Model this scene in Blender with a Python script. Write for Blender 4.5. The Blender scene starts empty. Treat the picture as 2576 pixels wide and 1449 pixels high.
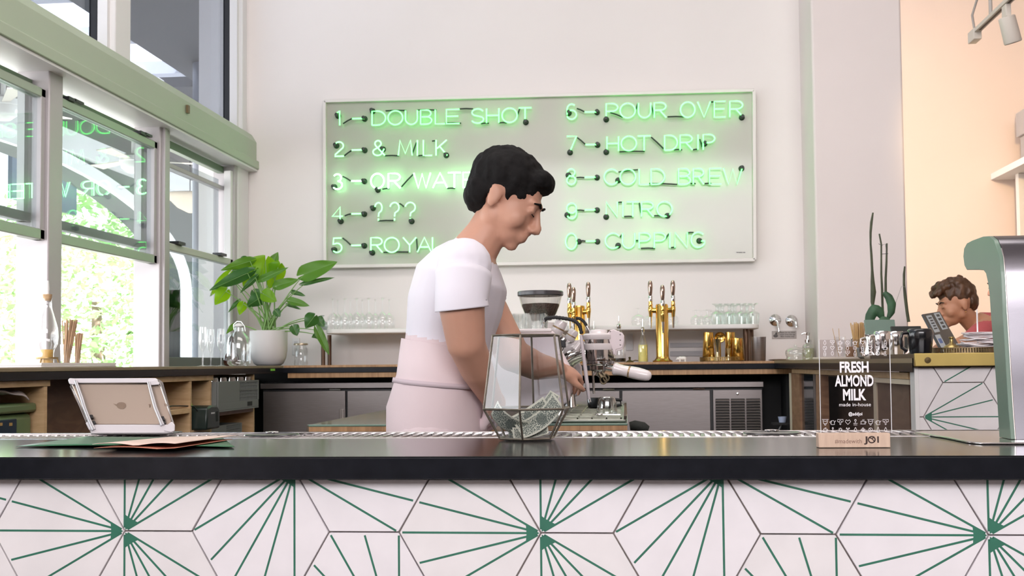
import bpy, math, random
from mathutils import Vector, Matrix
random.seed(7)
SC = bpy.context.scene
COL = SC.collection
# ---------------------------------------------------------------- camera
FPX = 2900.0
HC = 1.03
TH, PI_, RO = math.radians(5.6), math.radians(2.5), 0.0095
CX = 1288.0
CY0 = 915.0 - FPX*math.tan(PI_)
_F = Vector((-math.sin(TH)*math.cos(PI_), math.cos(TH)*math.cos(PI_), math.sin(PI_)))
_R0 = Vector((math.cos(TH), math.sin(TH), 0))
_U0 = _R0.cross(_F)
_R = _R0*math.cos(RO) - _U0*math.sin(RO)
_U = _U0*math.cos(RO) + _R0*math.sin(RO)
CAMP = Vector((0, 0, HC))
cd = bpy.data.cameras.new('camera')
cam = bpy.data.objects.new('camera', cd); COL.objects.link(cam)
cam.matrix_world = Matrix(((_R.x, _U.x, -_F.x, 0), (_R.y, _U.y, -_F.y, 0), (_R.z, _U.z, -_F.z, HC), (0, 0, 0, 1)))
cd.sensor_fit = 'HORIZONTAL'; cd.sensor_width = 36.0
cd.lens = FPX/2576*36.0
cd.shift_y = (CY0-724.5)/2576
cd.clip_start = 0.05; cd.clip_end = 300
cd.dof.use_dof = True; cd.dof.focus_distance = 2.15; cd.dof.aperture_fstop = 20.0
SC.camera = cam
# ---------------------------------------------------------------- world, sun, lights, exposure
w = bpy.data.worlds.new('world'); SC.world = w; w.use_nodes = True
_nt = w.node_tree; _bg = _nt.nodes['Background']
_bg.inputs['Color'].default_value = (0.93, 0.96, 1.0, 1)
_bg.inputs['Strength'].default_value = 5.5
SC.view_settings.view_transform = 'Standard'; SC.view_settings.look = 'None'
SC.view_settings.gamma = 1.0; SC.view_settings.use_curve_mapping = False
SC.view_settings.exposure = 0.08
SC.cycles.use_denoising = True
SC.cycles.max_bounces = 10; SC.cycles.diffuse_bounces = 5; SC.cycles.glossy_bounces = 5
SC.cycles.transparent_max_bounces = 24; SC.cycles.transmission_bounces = 8
SC.cycles.sample_clamp_indirect = 6.0
SC.cycles.caustics_reflective = False; SC.cycles.caustics_refractive = False

_sl = bpy.data.lights.new('sun', 'SUN'); _sl.energy = 34; _sl.angle = math.radians(1.5); _sl.color = (1.0, 0.97, 0.92)
_so = bpy.data.objects.new('sun', _sl); COL.objects.link(_so); _so.rotation_euler = Vector((-0.55, 0.16, -0.80)).to_track_quat('-Z', 'Y').to_euler()

def area_light(name, loc, target, sx, sy, power, color):
    l = bpy.data.lights.new(name, 'AREA'); l.shape = 'RECTANGLE'; l.size = sx; l.size_y = sy
    l.energy = power; l.color = color
    o = bpy.data.objects.new(name, l); COL.objects.link(o); o.location = loc
    o.rotation_euler = (Vector(target)-Vector(loc)).to_track_quat('-Z', 'Y').to_euler()
    return o
# added fill lamps: one high behind the camera, one above the bar
area_light('front_fill_light', (0.3, -3.6, 3.2), (0.2, 2.6, 1.4), 6.0, 1.5, 315, (1.0, 0.96, 0.98))
area_light('overhead_fill_light', (-0.2, 3.6, 4.15), (-0.4, 5.4, 0.6), 3.6, 2.2, 100, (1.0, 0.94, 0.91))
_s = bpy.data.lights.new('warm_track_light', 'SPOT'); _s.energy = 125; _s.color = (1.0, 0.66, 0.32); _s.spot_size = 1.9; _s.spot_blend = 1.0; _s.shadow_soft_size = 0.05
_o = bpy.data.objects.new('warm_track_light', _s); COL.objects.link(_o); _o.location = (1.95, 5.62, 2.5)
_o.rotation_euler = (Vector((2.75, 8.3, 1.75))-Vector((1.95, 5.62, 2.5))).to_track_quat('-Z', 'Y').to_euler()

# ---------------------------------------------------------------- projection helpers (pixel of the photo -> world point on a plane)
def ray(px, py):
    return _F + _R*((px-CX)/FPX) - _U*((py-CY0)/FPX)
def PY(px, py, Y):
    d = ray(px, py); return CAMP + d*(Y/d.y)
def PX(px, py, X):
    d = ray(px, py); return CAMP + d*(X/d.x)
def PZ(px, py, z):
    d = ray(px, py); return CAMP + d*((z-HC)/d.z)
def proj(P):
    v = Vector(P)-CAMP; q = v.dot(_F)
    return (CX+FPX*v.dot(_R)/q, CY0-FPX*v.dot(_U)/q)
def mpp(P):          # metres per pixel at a point
    return (Vector(P)-CAMP).dot(_F)/FPX
# ---------------------------------------------------------------- materials
MATS = {}
def setin(b, n, v):
    if n in b.inputs: b.inputs[n].default_value = v
def mat(name, col, rough=0.5, metal=0.0, var=0.0, scale=8.0, bump=0.0, emit=None, estr=0.0, spec=None, trans=0.0, coat=0.0, stretch=None, sss=0.0, col2=None):
    if name in MATS: return MATS[name]
    m = bpy.data.materials.new(name); m.use_nodes = True; nt = m.node_tree
    b = nt.nodes['Principled BSDF']
    c = (col[0], col[1], col[2], 1)
    b.inputs['Base Color'].default_value = c
    b.inputs['Roughness'].default_value = rough; b.inputs['Metallic'].default_value = metal
    if spec is not None: setin(b, 'Specular IOR Level', spec)
    if trans: setin(b, 'Transmission Weight', trans)
    if coat: setin(b, 'Coat Weight', coat); setin(b, 'Coat Roughness', 0.08)
    if sss: setin(b, 'Subsurface Weight', sss); setin(b, 'Subsurface Radius', (0.02, 0.008, 0.004)); 
    if emit: setin(b, 'Emission Color', (emit[0], emit[1], emit[2], 1)); setin(b, 'Emission Strength', estr)
    if var or bump:
        tc = nt.nodes.new('ShaderNodeTexCoord'); mp = nt.nodes.new('ShaderNodeMapping')
        if stretch: mp.inputs['Scale'].default_value = stretch
        nz = nt.nodes.new('ShaderNodeTexNoise'); nz.inputs['Scale'].default_value = scale; nz.inputs['Detail'].default_value = 5
        nt.links.new(tc.outputs['Object'], mp.inputs['Vector']); nt.links.new(mp.outputs['Vector'], nz.inputs['Vector'])
        if var:
            mx = nt.nodes.new('ShaderNodeMix'); mx.data_type = 'RGBA'
            d = col2 if col2 else tuple(x*(1-var) for x in col)
            u = tuple(min(1, x*(1+var*0.4)) for x in col)
            mx.inputs[6].default_value = (d[0], d[1], d[2], 1); mx.inputs[7].default_value = (u[0], u[1], u[2], 1)
            mr = nt.nodes.new('ShaderNodeMapRange'); mr.inputs[1].default_value = 0.3; mr.inputs[2].default_value = 0.7
            nt.links.new(nz.outputs['Fac'], mr.inputs[0]); nt.links.new(mr.outputs[0], mx.inputs[0])
            nt.links.new(mx.outputs[2], b.inputs['Base Color'])
        if bump:
            bp = nt.nodes.new('ShaderNodeBump'); bp.inputs['Strength'].default_value = bump; bp.inputs['Distance'].default_value = 0.01
            nt.links.new(nz.outputs['Fac'], bp.inputs['Height']); nt.links.new(bp.outputs['Normal'], b.inputs['Normal'])
    MATS[name] = m
    return m
def thin_glass(name, tint=(1, 1, 1), edge=0.5, refl=1.0, rough=0.02, base=0.04, power=0.35):
    """sheet / thin-walled glass: clear with mirror reflections that grow towards grazing angles"""
    if name in MATS: return MATS[name]
    m = bpy.data.materials.new(name); m.use_nodes = True; nt = m.node_tree; nt.nodes.clear()
    out = nt.nodes.new('ShaderNodeOutputMaterial'); mix = nt.nodes.new('ShaderNodeMixShader')
    tr = nt.nodes.new('ShaderNodeBsdfTransparent'); gl = nt.nodes.new('ShaderNodeBsdfGlossy')
    tr.inputs['Color'].default_value = (tint[0], tint[1], tint[2], 1)
    gl.inputs['Color'].default_value = (refl, refl, refl, 1); gl.inputs['Roughness'].default_value = rough
    lw = nt.nodes.new('ShaderNodeLayerWeight'); lw.inputs['Blend'].default_value = power
    mr = nt.nodes.new('ShaderNodeMapRange'); mr.inputs[3].default_value = base; mr.inputs[4].default_value = edge
    nt.links.new(lw.outputs['Facing'], mr.inputs[0]); nt.links.new(mr.outputs[0], mix.inputs[0])
    nt.links.new(tr.outputs[0], mix.inputs[1]); nt.links.new(gl.outputs[0], mix.inputs[2]); nt.links.new(mix.outputs[0], out.inputs[0])
    MATS[name] = m
    return m
def wood(name, c1, c2, rough=0.5, stretch=(1, 1, 12), scale=3.0):
    if name in MATS: return MATS[name]
    m = bpy.data.materials.new(name); m.use_nodes = True; nt = m.node_tree; b = nt.nodes['Principled BSDF']
    tc = nt.nodes.new('ShaderNodeTexCoord'); mp = nt.nodes.new('ShaderNodeMapping'); mp.inputs['Scale'].default_value = stretch
    nz = nt.nodes.new('ShaderNodeTexNoise'); nz.inputs['Scale'].default_value = scale; nz.inputs['Detail'].default_value = 8; nz.inputs['Distortion'].default_value = 1.2
    cr = nt.nodes.new('ShaderNodeValToRGB'); cr.color_ramp.elements[0].position = 0.35; cr.color_ramp.elements[1].position = 0.68
    cr.color_ramp.elements[0].color = (*c1, 1); cr.color_ramp.elements[1].color = (*c2, 1)
    nt.links.new(tc.outputs['Object'], mp.inputs['Vector']); nt.links.new(mp.outputs['Vector'], nz.inputs['Vector'])
    nt.links.new(nz.outputs['Fac'], cr.inputs['Fac']); nt.links.new(cr.outputs['Color'], b.inputs['Base Color'])
    b.inputs['Roughness'].default_value = rough
    MATS[name] = m
    return m
wall_m = mat('white_plaster', (0.83, 0.785, 0.765), 0.6, var=0.03, scale=1.3, bump=0.02)
pier_m = mat('pink_white_plaster', (0.80, 0.73, 0.71), 0.65, var=0.04, scale=1.5)
far_m = mat('cream_plaster', (0.82, 0.69, 0.60), 0.7, var=0.03, scale=1.2)
floor_m = mat('concrete_floor', (0.22, 0.20, 0.19), 0.5, var=0.25, scale=3)
sage_m = mat('sage_beam_steel', (0.42, 0.50, 0.37), 0.45, var=0.04, scale=2)  # sage green base colour of the window beam
alu_m = mat('window_aluminium', (0.50, 0.47, 0.48), 0.35, 0.15, var=0.06, scale=5)
white_al = mat('white_window_frame', (0.80, 0.79, 0.79), 0.4)
rail_m = mat('sage_window_rail', (0.40, 0.47, 0.37), 0.3, 0.3)
dark_m = mat('black_rubber', (0.015, 0.016, 0.02), 0.5)
slab_m = mat('black_stone_worktop', (0.010, 0.011, 0.015), 0.21, var=0.25, scale=30, spec=0.28)
edge_m = mat('olive_laminate_edge', (0.26, 0.20, 0.12), 0.4, var=0.15, scale=9)
edge_w = wood('brown_wood_edge', (0.30, 0.16, 0.07), (0.46, 0.27, 0.13), 0.4, (12, 1, 1), 4)
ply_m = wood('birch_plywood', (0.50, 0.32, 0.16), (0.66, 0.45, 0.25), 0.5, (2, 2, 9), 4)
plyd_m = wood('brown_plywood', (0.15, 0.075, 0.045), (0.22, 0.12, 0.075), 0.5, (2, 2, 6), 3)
steel_m = mat('brushed_steel', (0.30, 0.27, 0.265), 0.36, 0.9, var=0.08, scale=20, stretch=(1, 1, 14))
chrome_m = mat('polished_chrome', (0.80, 0.79, 0.79), 0.08, 1.0)
brass_m = mat('polished_brass', (0.82, 0.52, 0.14), 0.14, 1.0)
black_m = mat('black_plastic', (0.012, 0.012, 0.014), 0.35)
white_m = mat('white_enamel', (0.80, 0.76, 0.76), 0.25, coat=0.3)
glass_m = thin_glass('clear_glass', (0.985, 0.99, 0.99), 0.55, 1.0, 0.02, 0.05, 0.4)
pane_m = thin_glass('window_glass', (0.72, 0.76, 0.77), 0.26, 1.0, 0.0, 0.04, 0.3)
# ---------------------------------------------------------------- mesh builder
WL = {}
def tag(o, label=None, cat=None, group=None, kind=None):
    if label: o['label'] = label
    if cat: o['category'] = cat
    if group: o['group'] = group
    if kind: o['kind'] = kind
    return o
def thing(name, label, cat, loc, group=None, rz=0.0):
    o = bpy.data.objects.new(name, None); COL.objects.link(o); o.empty_display_size = 0.05
    o.location = loc; o.rotation_euler = (0, 0, rz); WL[o.name] = Matrix.Translation(Vector(loc)) @ Matrix.Rotation(rz, 4, 'Z')
    return tag(o, label, cat, group)
class MB:
    def __init__(s): s.v = []; s.f = []; s.mi = []; s.cur = 0
    def _add(s, vs, fs):
        n = len(s.v); s.v += [Vector(a) for a in vs]
        for f in fs: s.f.append(tuple(n+i for i in f)); s.mi.append(s.cur)
        return s
    def box(s, a, b):
        x0, y0, z0 = (min(a[i], b[i]) for i in range(3)); x1, y1, z1 = (max(a[i], b[i]) for i in range(3))
        return s._add([(x0,y0,z0),(x1,y0,z0),(x1,y1,z0),(x0,y1,z0),(x0,y0,z1),(x1,y0,z1),(x1,y1,z1),(x0,y1,z1)],
                      [(0,3,2,1),(4,5,6,7),(0,1,5,4),(1,2,6,5),(2,3,7,6),(3,0,4,7)])
    def hexa(s, p):      # eight corner points: bottom 4, top 4
        return s._add(p, [(0,3,2,1),(4,5,6,7),(0,1,5,4),(1,2,6,5),(2,3,7,6),(3,0,4,7)])
    def beam(s, a, b, w, h, up=(0, 0, 1)):   # box along a->b
        a, b = Vector(a), Vector(b); d = (b-a).normalized(); u = Vector(up)
        r = d.cross(u)
        if r.length < 1e-4: r = d.cross(Vector((1, 0, 0)))
        r.normalize(); u = r.cross(d).normalized(); r = r*(w/2); u = u*(h/2)
        return s.hexa([a-r-u, a+r-u, b+r-u, b-r-u, a-r+u, a+r+u, b+r+u, b-r+u])
    def prism(s, poly, fn, d0, d1):   # 2D polygon -> fn(u,v,d)
        n = len(poly)
        vs = [fn(u, v, d0) for u, v in poly]+[fn(u, v, d1) for u, v in poly]
        fs = [tuple(range(n))[::-1], tuple(range(n, 2*n))]+[(i, (i+1) % n, n+(i+1) % n, n+i) for i in range(n)]
        return s._add(vs, fs)
    def tube(s, pts, r, n=8, closed=False, caps=True):
        pts = [Vector(p) for p in pts]; m = len(pts)
        rr = r if isinstance(r, (list, tuple)) else [r]*m
        vs = []; prev = None
        for i, p in enumerate(pts):
            if closed: d = pts[(i+1) % m]-pts[i-1]
            else: d = pts[min(i+1, m-1)]-pts[max(i-1, 0)]
            if d.length < 1e-9: d = Vector((0, 0, 1))
            d.normalize()
            if prev is None:
                a = Vector((0, 1, 0)) if abs(d.y) < 0.9 else Vector((1, 0, 0))
                u = d.cross(a).normalized()
            else:
                u = (prev-d*prev.dot(d))
                if u.length < 1e-6: u = d.cross(Vector((0.3, 1, 0.2)))
                u.normalize()
            prev = u; w_ = d.cross(u)
            for k in range(n):
                t = 2*math.pi*k/n; vs.append(p+(u*math.cos(t)+w_*math.sin(t))*rr[i])
        fs = []
        for i in range(m if closed else m-1):
            j = (i+1) % m
            for k in range(n):
                k2 = (k+1) % n; fs.append((i*n+k, i*n+k2, j*n+k2, j*n+k))
        if caps and not closed:
            fs.append(tuple(range(n))[::-1]); fs.append(tuple((m-1)*n+k for k in range(n)))
        return s._add(vs, fs)
    def lathe(s, prof, c, n=20, axis=None, arc=None):     # prof [(r,z)...] about vertical axis at c, or along axis vector
        c = Vector(c)
        if axis is None: X, Yv, Zv = Vector((1,0,0)), Vector((0,1,0)), Vector((0,0,1))
        else:
            Zv = Vector(axis).normalized(); a = Vector((0,0,1)) if abs(Zv.z) < 0.9 else Vector((1,0,0))
            X = Zv.cross(a).normalized(); Yv = Zv.cross(X)
        vs = []; m = len(prof)
        for r, z in prof:
            for k in range(n):
                t = 2*math.pi*k/n; vs.append(c+X*(r*math.cos(t))+Yv*(r*math.sin(t))+Zv*z)
        fs = []
        for i in range(m-1):
            for k in range(n):
                k2 = (k+1) % n; fs.append((i*n+k, i*n+k2, (i+1)*n+k2, (i+1)*n+k))
        if prof[0][0] > 1e-5: pass
        if prof[0][0] > 1e-5 and getattr(s, 'capb', True): fs.append(tuple(range(n))[::-1])
        if prof[-1][0] > 1e-5 and getattr(s, 'capt', False): fs.append(tuple((m-1)*n+k for k in range(n)))
        return s._add(vs, fs)
    def ell(s, c, r, n=14, m=9, rot=None):
        c = Vector(c); vs = []; fs = []
        if not isinstance(r, (tuple, list)): r = (r, r, r)
        for i in range(m+1):
            a = math.pi*i/m
            for k in range(n):
                t = 2*math.pi*k/n
                p = Vector((r[0]*math.sin(a)*math.cos(t), r[1]*math.sin(a)*math.sin(t), r[2]*math.cos(a)))
                if rot: p = rot @ p
                vs.append(c+p)
        for i in range(m):
            for k in range(n):
                k2 = (k+1) % n; fs.append((i*n+k, (i+1)*n+k, (i+1)*n+k2, i*n+k2))
        return s._add(vs, fs)
    def grid(s, rows):
        n = len(rows[0]); vs = [p for r in rows for p in r]; fs = []
        for i in range(len(rows)-1):
            for k in range(n-1): fs.append((i*n+k, i*n+k+1, (i+1)*n+k+1, (i+1)*n+k))
        return s._add(vs, fs)
    def xf(s, M):
        s.v = [M @ p for p in s.v]; return s
    def build(s, name, m, parent=None, smooth=False, bev=0.0, local=False, origin=None, solid=0.0, sub=0, seg=2):
        me = bpy.data.meshes.new(name)
        vs = s.v
        if parent is not None:
            W = WL.get(parent.name, Matrix())
            if not local: inv = W.inverted(); vs = [inv @ p for p in vs]
            o = bpy.data.objects.new(name, me); WLw = W
        else:
            if origin is None:
                xs = [p.x for p in vs]; ys = [p.y for p in vs]; zs = [p.z for p in vs]
                origin = Vector(((min(xs)+max(xs))/2, (min(ys)+max(ys))/2, min(zs)))
            origin = Vector(origin)
            vs = [p-origin for p in vs]
            o = bpy.data.objects.new(name, me); o.location = origin; WLw = Matrix.Translation(origin)
        me.from_pydata([tuple(p) for p in vs], [], s.f)
        ms = m if isinstance(m, (list, tuple)) else [m]
        for q in ms: me.materials.append(q)
        if len(ms) > 1: me.polygons.foreach_set('material_index', s.mi)
        me.validate(); 
        if smooth:
            me.polygons.foreach_set('use_smooth', [True]*len(me.polygons))
            try: me.set_sharp_from_angle(angle=math.radians(42))
            except Exception: pass
        me.update()
        COL.objects.link(o); WL[o.name] = WLw
        if parent is not None: o.parent = parent
        if sub:
            md = o.modifiers.new('sub', 'SUBSURF'); md.levels = sub; md.render_levels = sub
        if solid:
            md = o.modifiers.new('solid', 'SOLIDIFY'); md.thickness = solid; md.offset = 0
        if bev:
            md = o.modifiers.new('bevel', 'BEVEL'); md.width = bev; md.segments = seg; md.limit_method = 'ANGLE'; md.angle_limit = math.radians(40)
            if not smooth:
                me.polygons.foreach_set('use_smooth', [True]*len(me.polygons))
                try: me.set_sharp_from_angle(angle=math.radians(30))
                except Exception: pass
        return o
def bx(name, a, b, m, parent=None, bev=0.0, **k): return MB().box(a, b).build(name, m, parent, bev=bev, **k)
def struct(o): o['kind'] = 'structure'; return o
def copy_tree(o, parent=None):
    c = o.copy(); COL.objects.link(c); c.parent = parent
    for ch in list(o.children): copy_tree(ch, c)
    return c
def arcpts(cx, cy, rx, ry, a0, a1, n=14):
    return [(cx+rx*math.cos(math.radians(a0+(a1-a0)*i/n)), cy+ry*math.sin(math.radians(a0+(a1-a0)*i/n))) for i in range(n+1)]
def text_mb(txt, size, bold=0.0, sx=1.0, depth=0.0003, align='CENTER', spacing=1.0):
    """flat lettering as mesh in the local XY plane -> MB (x right, y up)"""
    cu = bpy.data.curves.new('lettering', 'FONT'); cu.body = txt; cu.size = size; cu.align_x = align
    cu.offset = bold; cu.extrude = depth; cu.resolution_u = 3; cu.space_character = spacing
    ob = bpy.data.objects.new('lettering', cu); COL.objects.link(ob)
    dg = bpy.context.evaluated_depsgraph_get(); ev = ob.evaluated_get(dg); me = ev.to_mesh()
    mb = MB(); mb._add([(v.co.x*sx, v.co.y, v.co.z) for v in me.vertices], [tuple(p.vertices) for p in me.polygons])
    ev.to_mesh_clear(); bpy.data.objects.remove(ob); bpy.data.curves.remove(cu)
    return mb
# ================================================================ SETTING
YB = 6.7; XL = -2.25
Xcor = PY(2050, 500, 6.28).x; Xp2 = PY(2278, 500, 6.28).x
struct(bx('floor', (-2.25, -4, -0.1), (7, 9.2, 0), floor_m))
struct(bx('wall_front', (-2.4, -4.2, 0), (7, -4, 4.2), mat('dim_front_wall', (0.16, 0.15, 0.15), 0.8, var=0.2, scale=2)))
struct(bx('ceiling', (-2.4, -4.2, 4.2), (7, 9.2, 4.4), wall_m))
struct(bx('wall_back', (XL-0.3, YB, 0), (Xcor+0.05, YB+0.2, 4.2), wall_m))
struct(bx('wall_pier', (Xcor, 6.28, 0), (Xp2, YB+0.25, 4.2), pier_m, bev=0.012))
struct(bx('wall_far', (Xp2-0.3, 8.3, 0), (7, 8.5, 4.2), far_m))
struct(bx('wall_right', (6.8, -4, 0), (7, 8.5, 4.2), far_m))
# left wall: columns of px -> Y on the wall plane
def WY(px, py=700): return PX(px, py, XL).y
def WZ(px, py): return PX(px, py, XL).z
zb0, zb1, zb2 = WZ(622, 428), WZ(622, 408), WZ(619, 338)
Ym1a, Ym1b = WY(112), WY(147)      # mullion 1
Ym2a, Ym2b = WY(395), WY(420)
Yj = WY(586)
ZS = HC-0.03                       # sill height
struct(bx('wall_left', (XL-0.25, -1.0, 0), (XL, YB, ZS-0.03), wall_m))
m = MB()
prof = [(0.0, zb0), (0.075, zb0), (0.075, zb1), (0.06, zb1+0.005), (0.06, zb2-0.05), (0.03, zb2), (-0.2, zb2), (-0.2, zb0)]
m.prism(prof, lambda u, v, d: Vector((XL+u, d, v)), -1.0, YB)
o = struct(m.build('trim_1', sage_m, bev=0.004))
bx('soffit_strip', (XL-0.19, -1, zb0-0.012), (XL+0.066, YB-0.001, zb0-0.0005), white_al, o)
# small plate and hook on the beam
p = PX(470, 275, XL+0.062); bx('hook', p+Vector((0, -0.012, -0.02)), p+Vector((0.012, 0.012, 0.02)), mat('bronze', (0.18, 0.13, 0.07), 0.4, 0.6), o)
struct(bx('wall_left_upper', (XL-0.25, -1.0, 4.0), (XL, YB, 4.2), wall_m))
struct(bx('wall_left_near', (XL-0.25, -4.0, 0), (XL, 1.1, 4.2), wall_m))
# upper windows
def frame_set(name, n, y0, y1, z0, z1, extra=None):
    w_ = thing(name, None, None, (XL-0.08, (y0+y1)/2, z0)); w_['kind'] = 'structure'
    return w_
Yu = [(1.1, WY(272, 100)), (WY(313, 100), WY(598, 200))]
for i, (a, b) in enumerate(Yu):
    w_ = frame_set('window_%d' % (4+i), 0, a, b, zb2, 4.0)
    bx('pane', (XL-0.085, a, zb2), (XL-0.08, b, 4.0), thin_glass('upper_window_glass', (0.62, 0.65, 0.70), 0.16, 1.0, 0.0, 0.02, 0.3), w_)
    bx('window_frame', (XL-0.088, b, zb2), (XL-0.052, b+0.03, 4.0), dark_m, w_)
    bx('glazing_bar', (XL-0.05, b+0.001, zb2), (XL-0.005, b+0.03, 4.0), white_al, w_)
    bx('window_jamb', (XL-0.085, b+0.03, zb2), (XL+0.02, b+(0.19 if i == 0 else 0.11), 4.0), white_al, w_, bev=0.006)
# mullions of the lower windows
mu = struct(bx('window_mullion', (XL-0.12, Ym1a, ZS), (XL+0.015, Ym1b, zb0), alu_m, bev=0.006)); mu.name = 'trim_2'
bx('track', (XL-0.0, Ym1a+0.02, ZS), (XL+0.03, Ym1a+0.05, zb0), alu_m, mu, bev=0.003)
mu = struct(bx('trim_3', (XL-0.12, Ym2a, ZS), (XL+0.015, Ym2b, zb0), alu_m, bev=0.006))
bx('track', (XL-0.0, Ym2a+0.02, ZS), (XL+0.03, Ym2a+0.05, zb0), alu_m, mu, bev=0.003)
mu = struct(bx('trim_4', (XL-0.12, Yj, ZS), (XL+0.01, Yj+0.05, zb0), alu_m, bev=0.006))
bx('jamb_board', (XL-0.12, Yj+0.051, ZS), (XL+0.012, YB-0.005, zb0), white_al, mu, bev=0.005)
def rail(w_, y0, y1, z0, z1, x, m_=rail_m, dep=0.04, nm='sash_rail'):
    return bx(nm, (x-dep/2, y0, z0), (x+dep/2, y1, z1), m_, w_, bev=0.004)
xin, xout = XL-0.02, XL-0.075
zr0, zr1 = WZ(394, 664), WZ(394, 642)     # raised lower sash, bottom rail
zt0, zt1 = WZ(397, 377), WZ(397, 358)     # its top rail
zo0, zo1 = WZ(390, 626), WZ(390, 606)     # outer sash bottom rail
for i, (a, b) in enumerate([(1.2, Ym1a), (Ym1b, Ym2a)]):
    w_ = frame_set('window_%d' % (1+i), 0, a, b, ZS, zb0)
    rail(w_, a, b, zr0, zr1, xin); rail(w_, a, b, zt0, zt1, xin)
    rail(w_, a, b, zo0, zo1, xout, alu_m)
    rail(w_, a, b, zb0-0.075, zb0-0.045, xout, mat('dark_sage_rail', (0.16, 0.24, 0.15), 0.35, 0.2))
    bx('sash_stile', (xin-0.02, b-0.035, zr0), (xin+0.02, b, zt1), alu_m, w_, bev=0.003)
    bx('sash_stile', (xin-0.02, a, zr0), (xin+0.02, a+0.02, zt1), alu_m, w_, bev=0.003)
    bx('sash_stile', (xout-0.015, b-0.05, zo0), (xout+0.015, b-0.02, zb0-0.05), white_al, w_)
    bx('pane', (xin-0.003, a, zr1), (xin+0.003, b-0.03, zt0), pane_m, w_)
    for yy in (a+(b-a)*0.06, b-(b-a)*0.22):
        lt = MB().box((xin-0.015, yy, zt1), (xin+0.03, yy+0.06, zt1+0.014)).box((xin+0.01, yy+0.05, zt1+0.006), (xin+0.03, yy+0.13, zt1+0.016)).build('sash_latch', black_m, w_)
w_ = frame_set('window_3', 0, Ym2b, Yj, ZS, zb0)
a, b = Ym2b, Yj
zq0, zq1 = WZ(585, 668), WZ(585, 652)
rail(w_, a, b, zq0, zq1, xin, mat('pale_rail', (0.55, 0.57, 0.50), 0.4)); rail(w_, a, b, ZS+0.0, WZ(500, 899), xin, mat('grey_sage_rail', (0.13, 0.15, 0.13), 0.35))
rail(w_, a, b, zb0-0.06, zb0-0.02, xout, mat('dark_sage_rail', (0.16, 0.24, 0.15), 0.35, 0.2))
rail(w_, a, b, zb0-0.16, zb0-0.135, xout, alu_m)
bx('sash_stile', (xin-0.02, b-0.04, ZS), (xin+0.02, b, zb0-0.05), white_al, w_, bev=0.003)
bx('pane', (xin-0.003, a, ZS+0.04), (xin+0.003, b-0.04, zq0), pane_m, w_)
bx('pane', (xout-0.003, a, zq1), (xout+0.003, b-0.04, zb0-0.1), pane_m, w_)
for yy in (a+0.1, b-0.25):
    bx('sash_latch', (xin-0.01, yy, zq1), (xin+0.04, yy+0.09, zq1+0.015), black_m, w_)
# ---------------------------------------------------------------- outside: arcade, arches, trees
struct(bx('outside_pavement', (-40, -10, -0.12), (XL-0.25, 60, -0.02), mat('pale_pavement', (0.62, 0.60, 0.58), 0.8, var=0.08, scale=2)))
arc_m = mat('arcade_grey_paint', (0.035, 0.035, 0.038), 0.7, var=0.06, scale=1)
m = MB()
m.box((-3.69, -4, 3.5), (XL-0.25, 22, 3.65)); m.box((-5.8, -4, 3.5), (-4.45, 22, 3.65)); m.box((-4.45, 9.75, 3.5), (-3.69, 22, 3.65))
o = struct(m.build('roof_arcade', arc_m))
for k in range(9):
    bx('rafter', (-4.45, 1.2+k*1.02, 3.52), (-3.69, 1.32+k*1.02, 3.63), mat('rafter_grey', (0.45, 0.46, 0.5), 0.7), o)
bx('purlin', (-4.08, 0, 3.50), (-4.03, 9.75, 3.56), MATS['rafter_grey'], o)
bx('edge_beam', (-5.82, -4, 3.28), (-5.7, 22, 3.5), mat('pale_beam', (0.72, 0.72, 0.74), 0.7), o)
# arched outer wall
cyA, aA, bA, zA = 10.5, 4.1, 1.12, 2.04
m = MB(); N = 28
for base in (cyA-9.6, cyA, cyA+9.6):
    pts = [(base-aA*math.cos(math.pi*i/N), zA+bA*math.sin(math.pi*i/N)) for i in range(N+1)]
    for i in range(N):
        (ya, za), (yb, zb) = pts[i], pts[i+1]
        m.hexa([(-6.1, ya, za), (-5.8, ya, za), (-5.8, yb, zb), (-6.1, yb, zb), (-6.1, ya, 3.3), (-5.8, ya, 3.3), (-5.8, yb, 3.3), (-6.1, yb, 3.3)])
    m.box((-6.1, base+aA, 0), (-5.8, base+9.6-aA, 3.3))
oa = struct(m.build('wall_arcade', mat('grey_stucco', (0.10, 0.11, 0.11), 0.8, var=0.04, scale=1)))
for base in (cyA-9.6, cyA, cyA+9.6):
    m = MB(); pts = [(base-aA*math.cos(math.pi*i/N), zA+bA*math.sin(math.pi*i/N), base-(aA+0.25)*math.cos(math.pi*i/N), zA+(bA+0.13)*math.sin(math.pi*i/N)) for i in range(N+1)]
    for i in range(N):
        (ya, za, yc_, zc_), (yb, zb, yd_, zd_) = pts[i], pts[i+1]
        m.hexa([(-5.799, ya, za), (-5.74, ya, za), (-5.74, yb, zb), (-5.799, yb, zb), (-5.799, yc_, zc_), (-5.74, yc_, zc_), (-5.74, yd_, zd_), (-5.799, yd_, zd_)])
    m.build('arch_band', mat('white_stucco', (0.75, 0.75, 0.76), 0.8, var=0.04, scale=1), oa)
    m = MB().box((-6.12, base+aA, 0), (-5.74, base+9.6-aA, zA)); m.build('pier', MATS['white_stucco'], oa)
# downpipe by the end bay
p0 = PX(505, 700, -3.4); p1 = PX(538, 700, -3.4)
tag(MB().tube([((-3.4), (p0.y+p1.y)/2-0.1, 0), (-3.4, (p0.y+p1.y)/2-0.1, 3.5)], 0.085, 14).tube([((-3.4), (p0.y+p1.y)/2+0.16, 0), (-3.4, (p0.y+p1.y)/2+0.16, 3.5)], 0.07, 14).build('steel_post', mat('post_grey', (0.17, 0.18, 0.21), 0.4, 0.3), smooth=True), 'dark grey round posts standing outside the end window bay', 'post')
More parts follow.
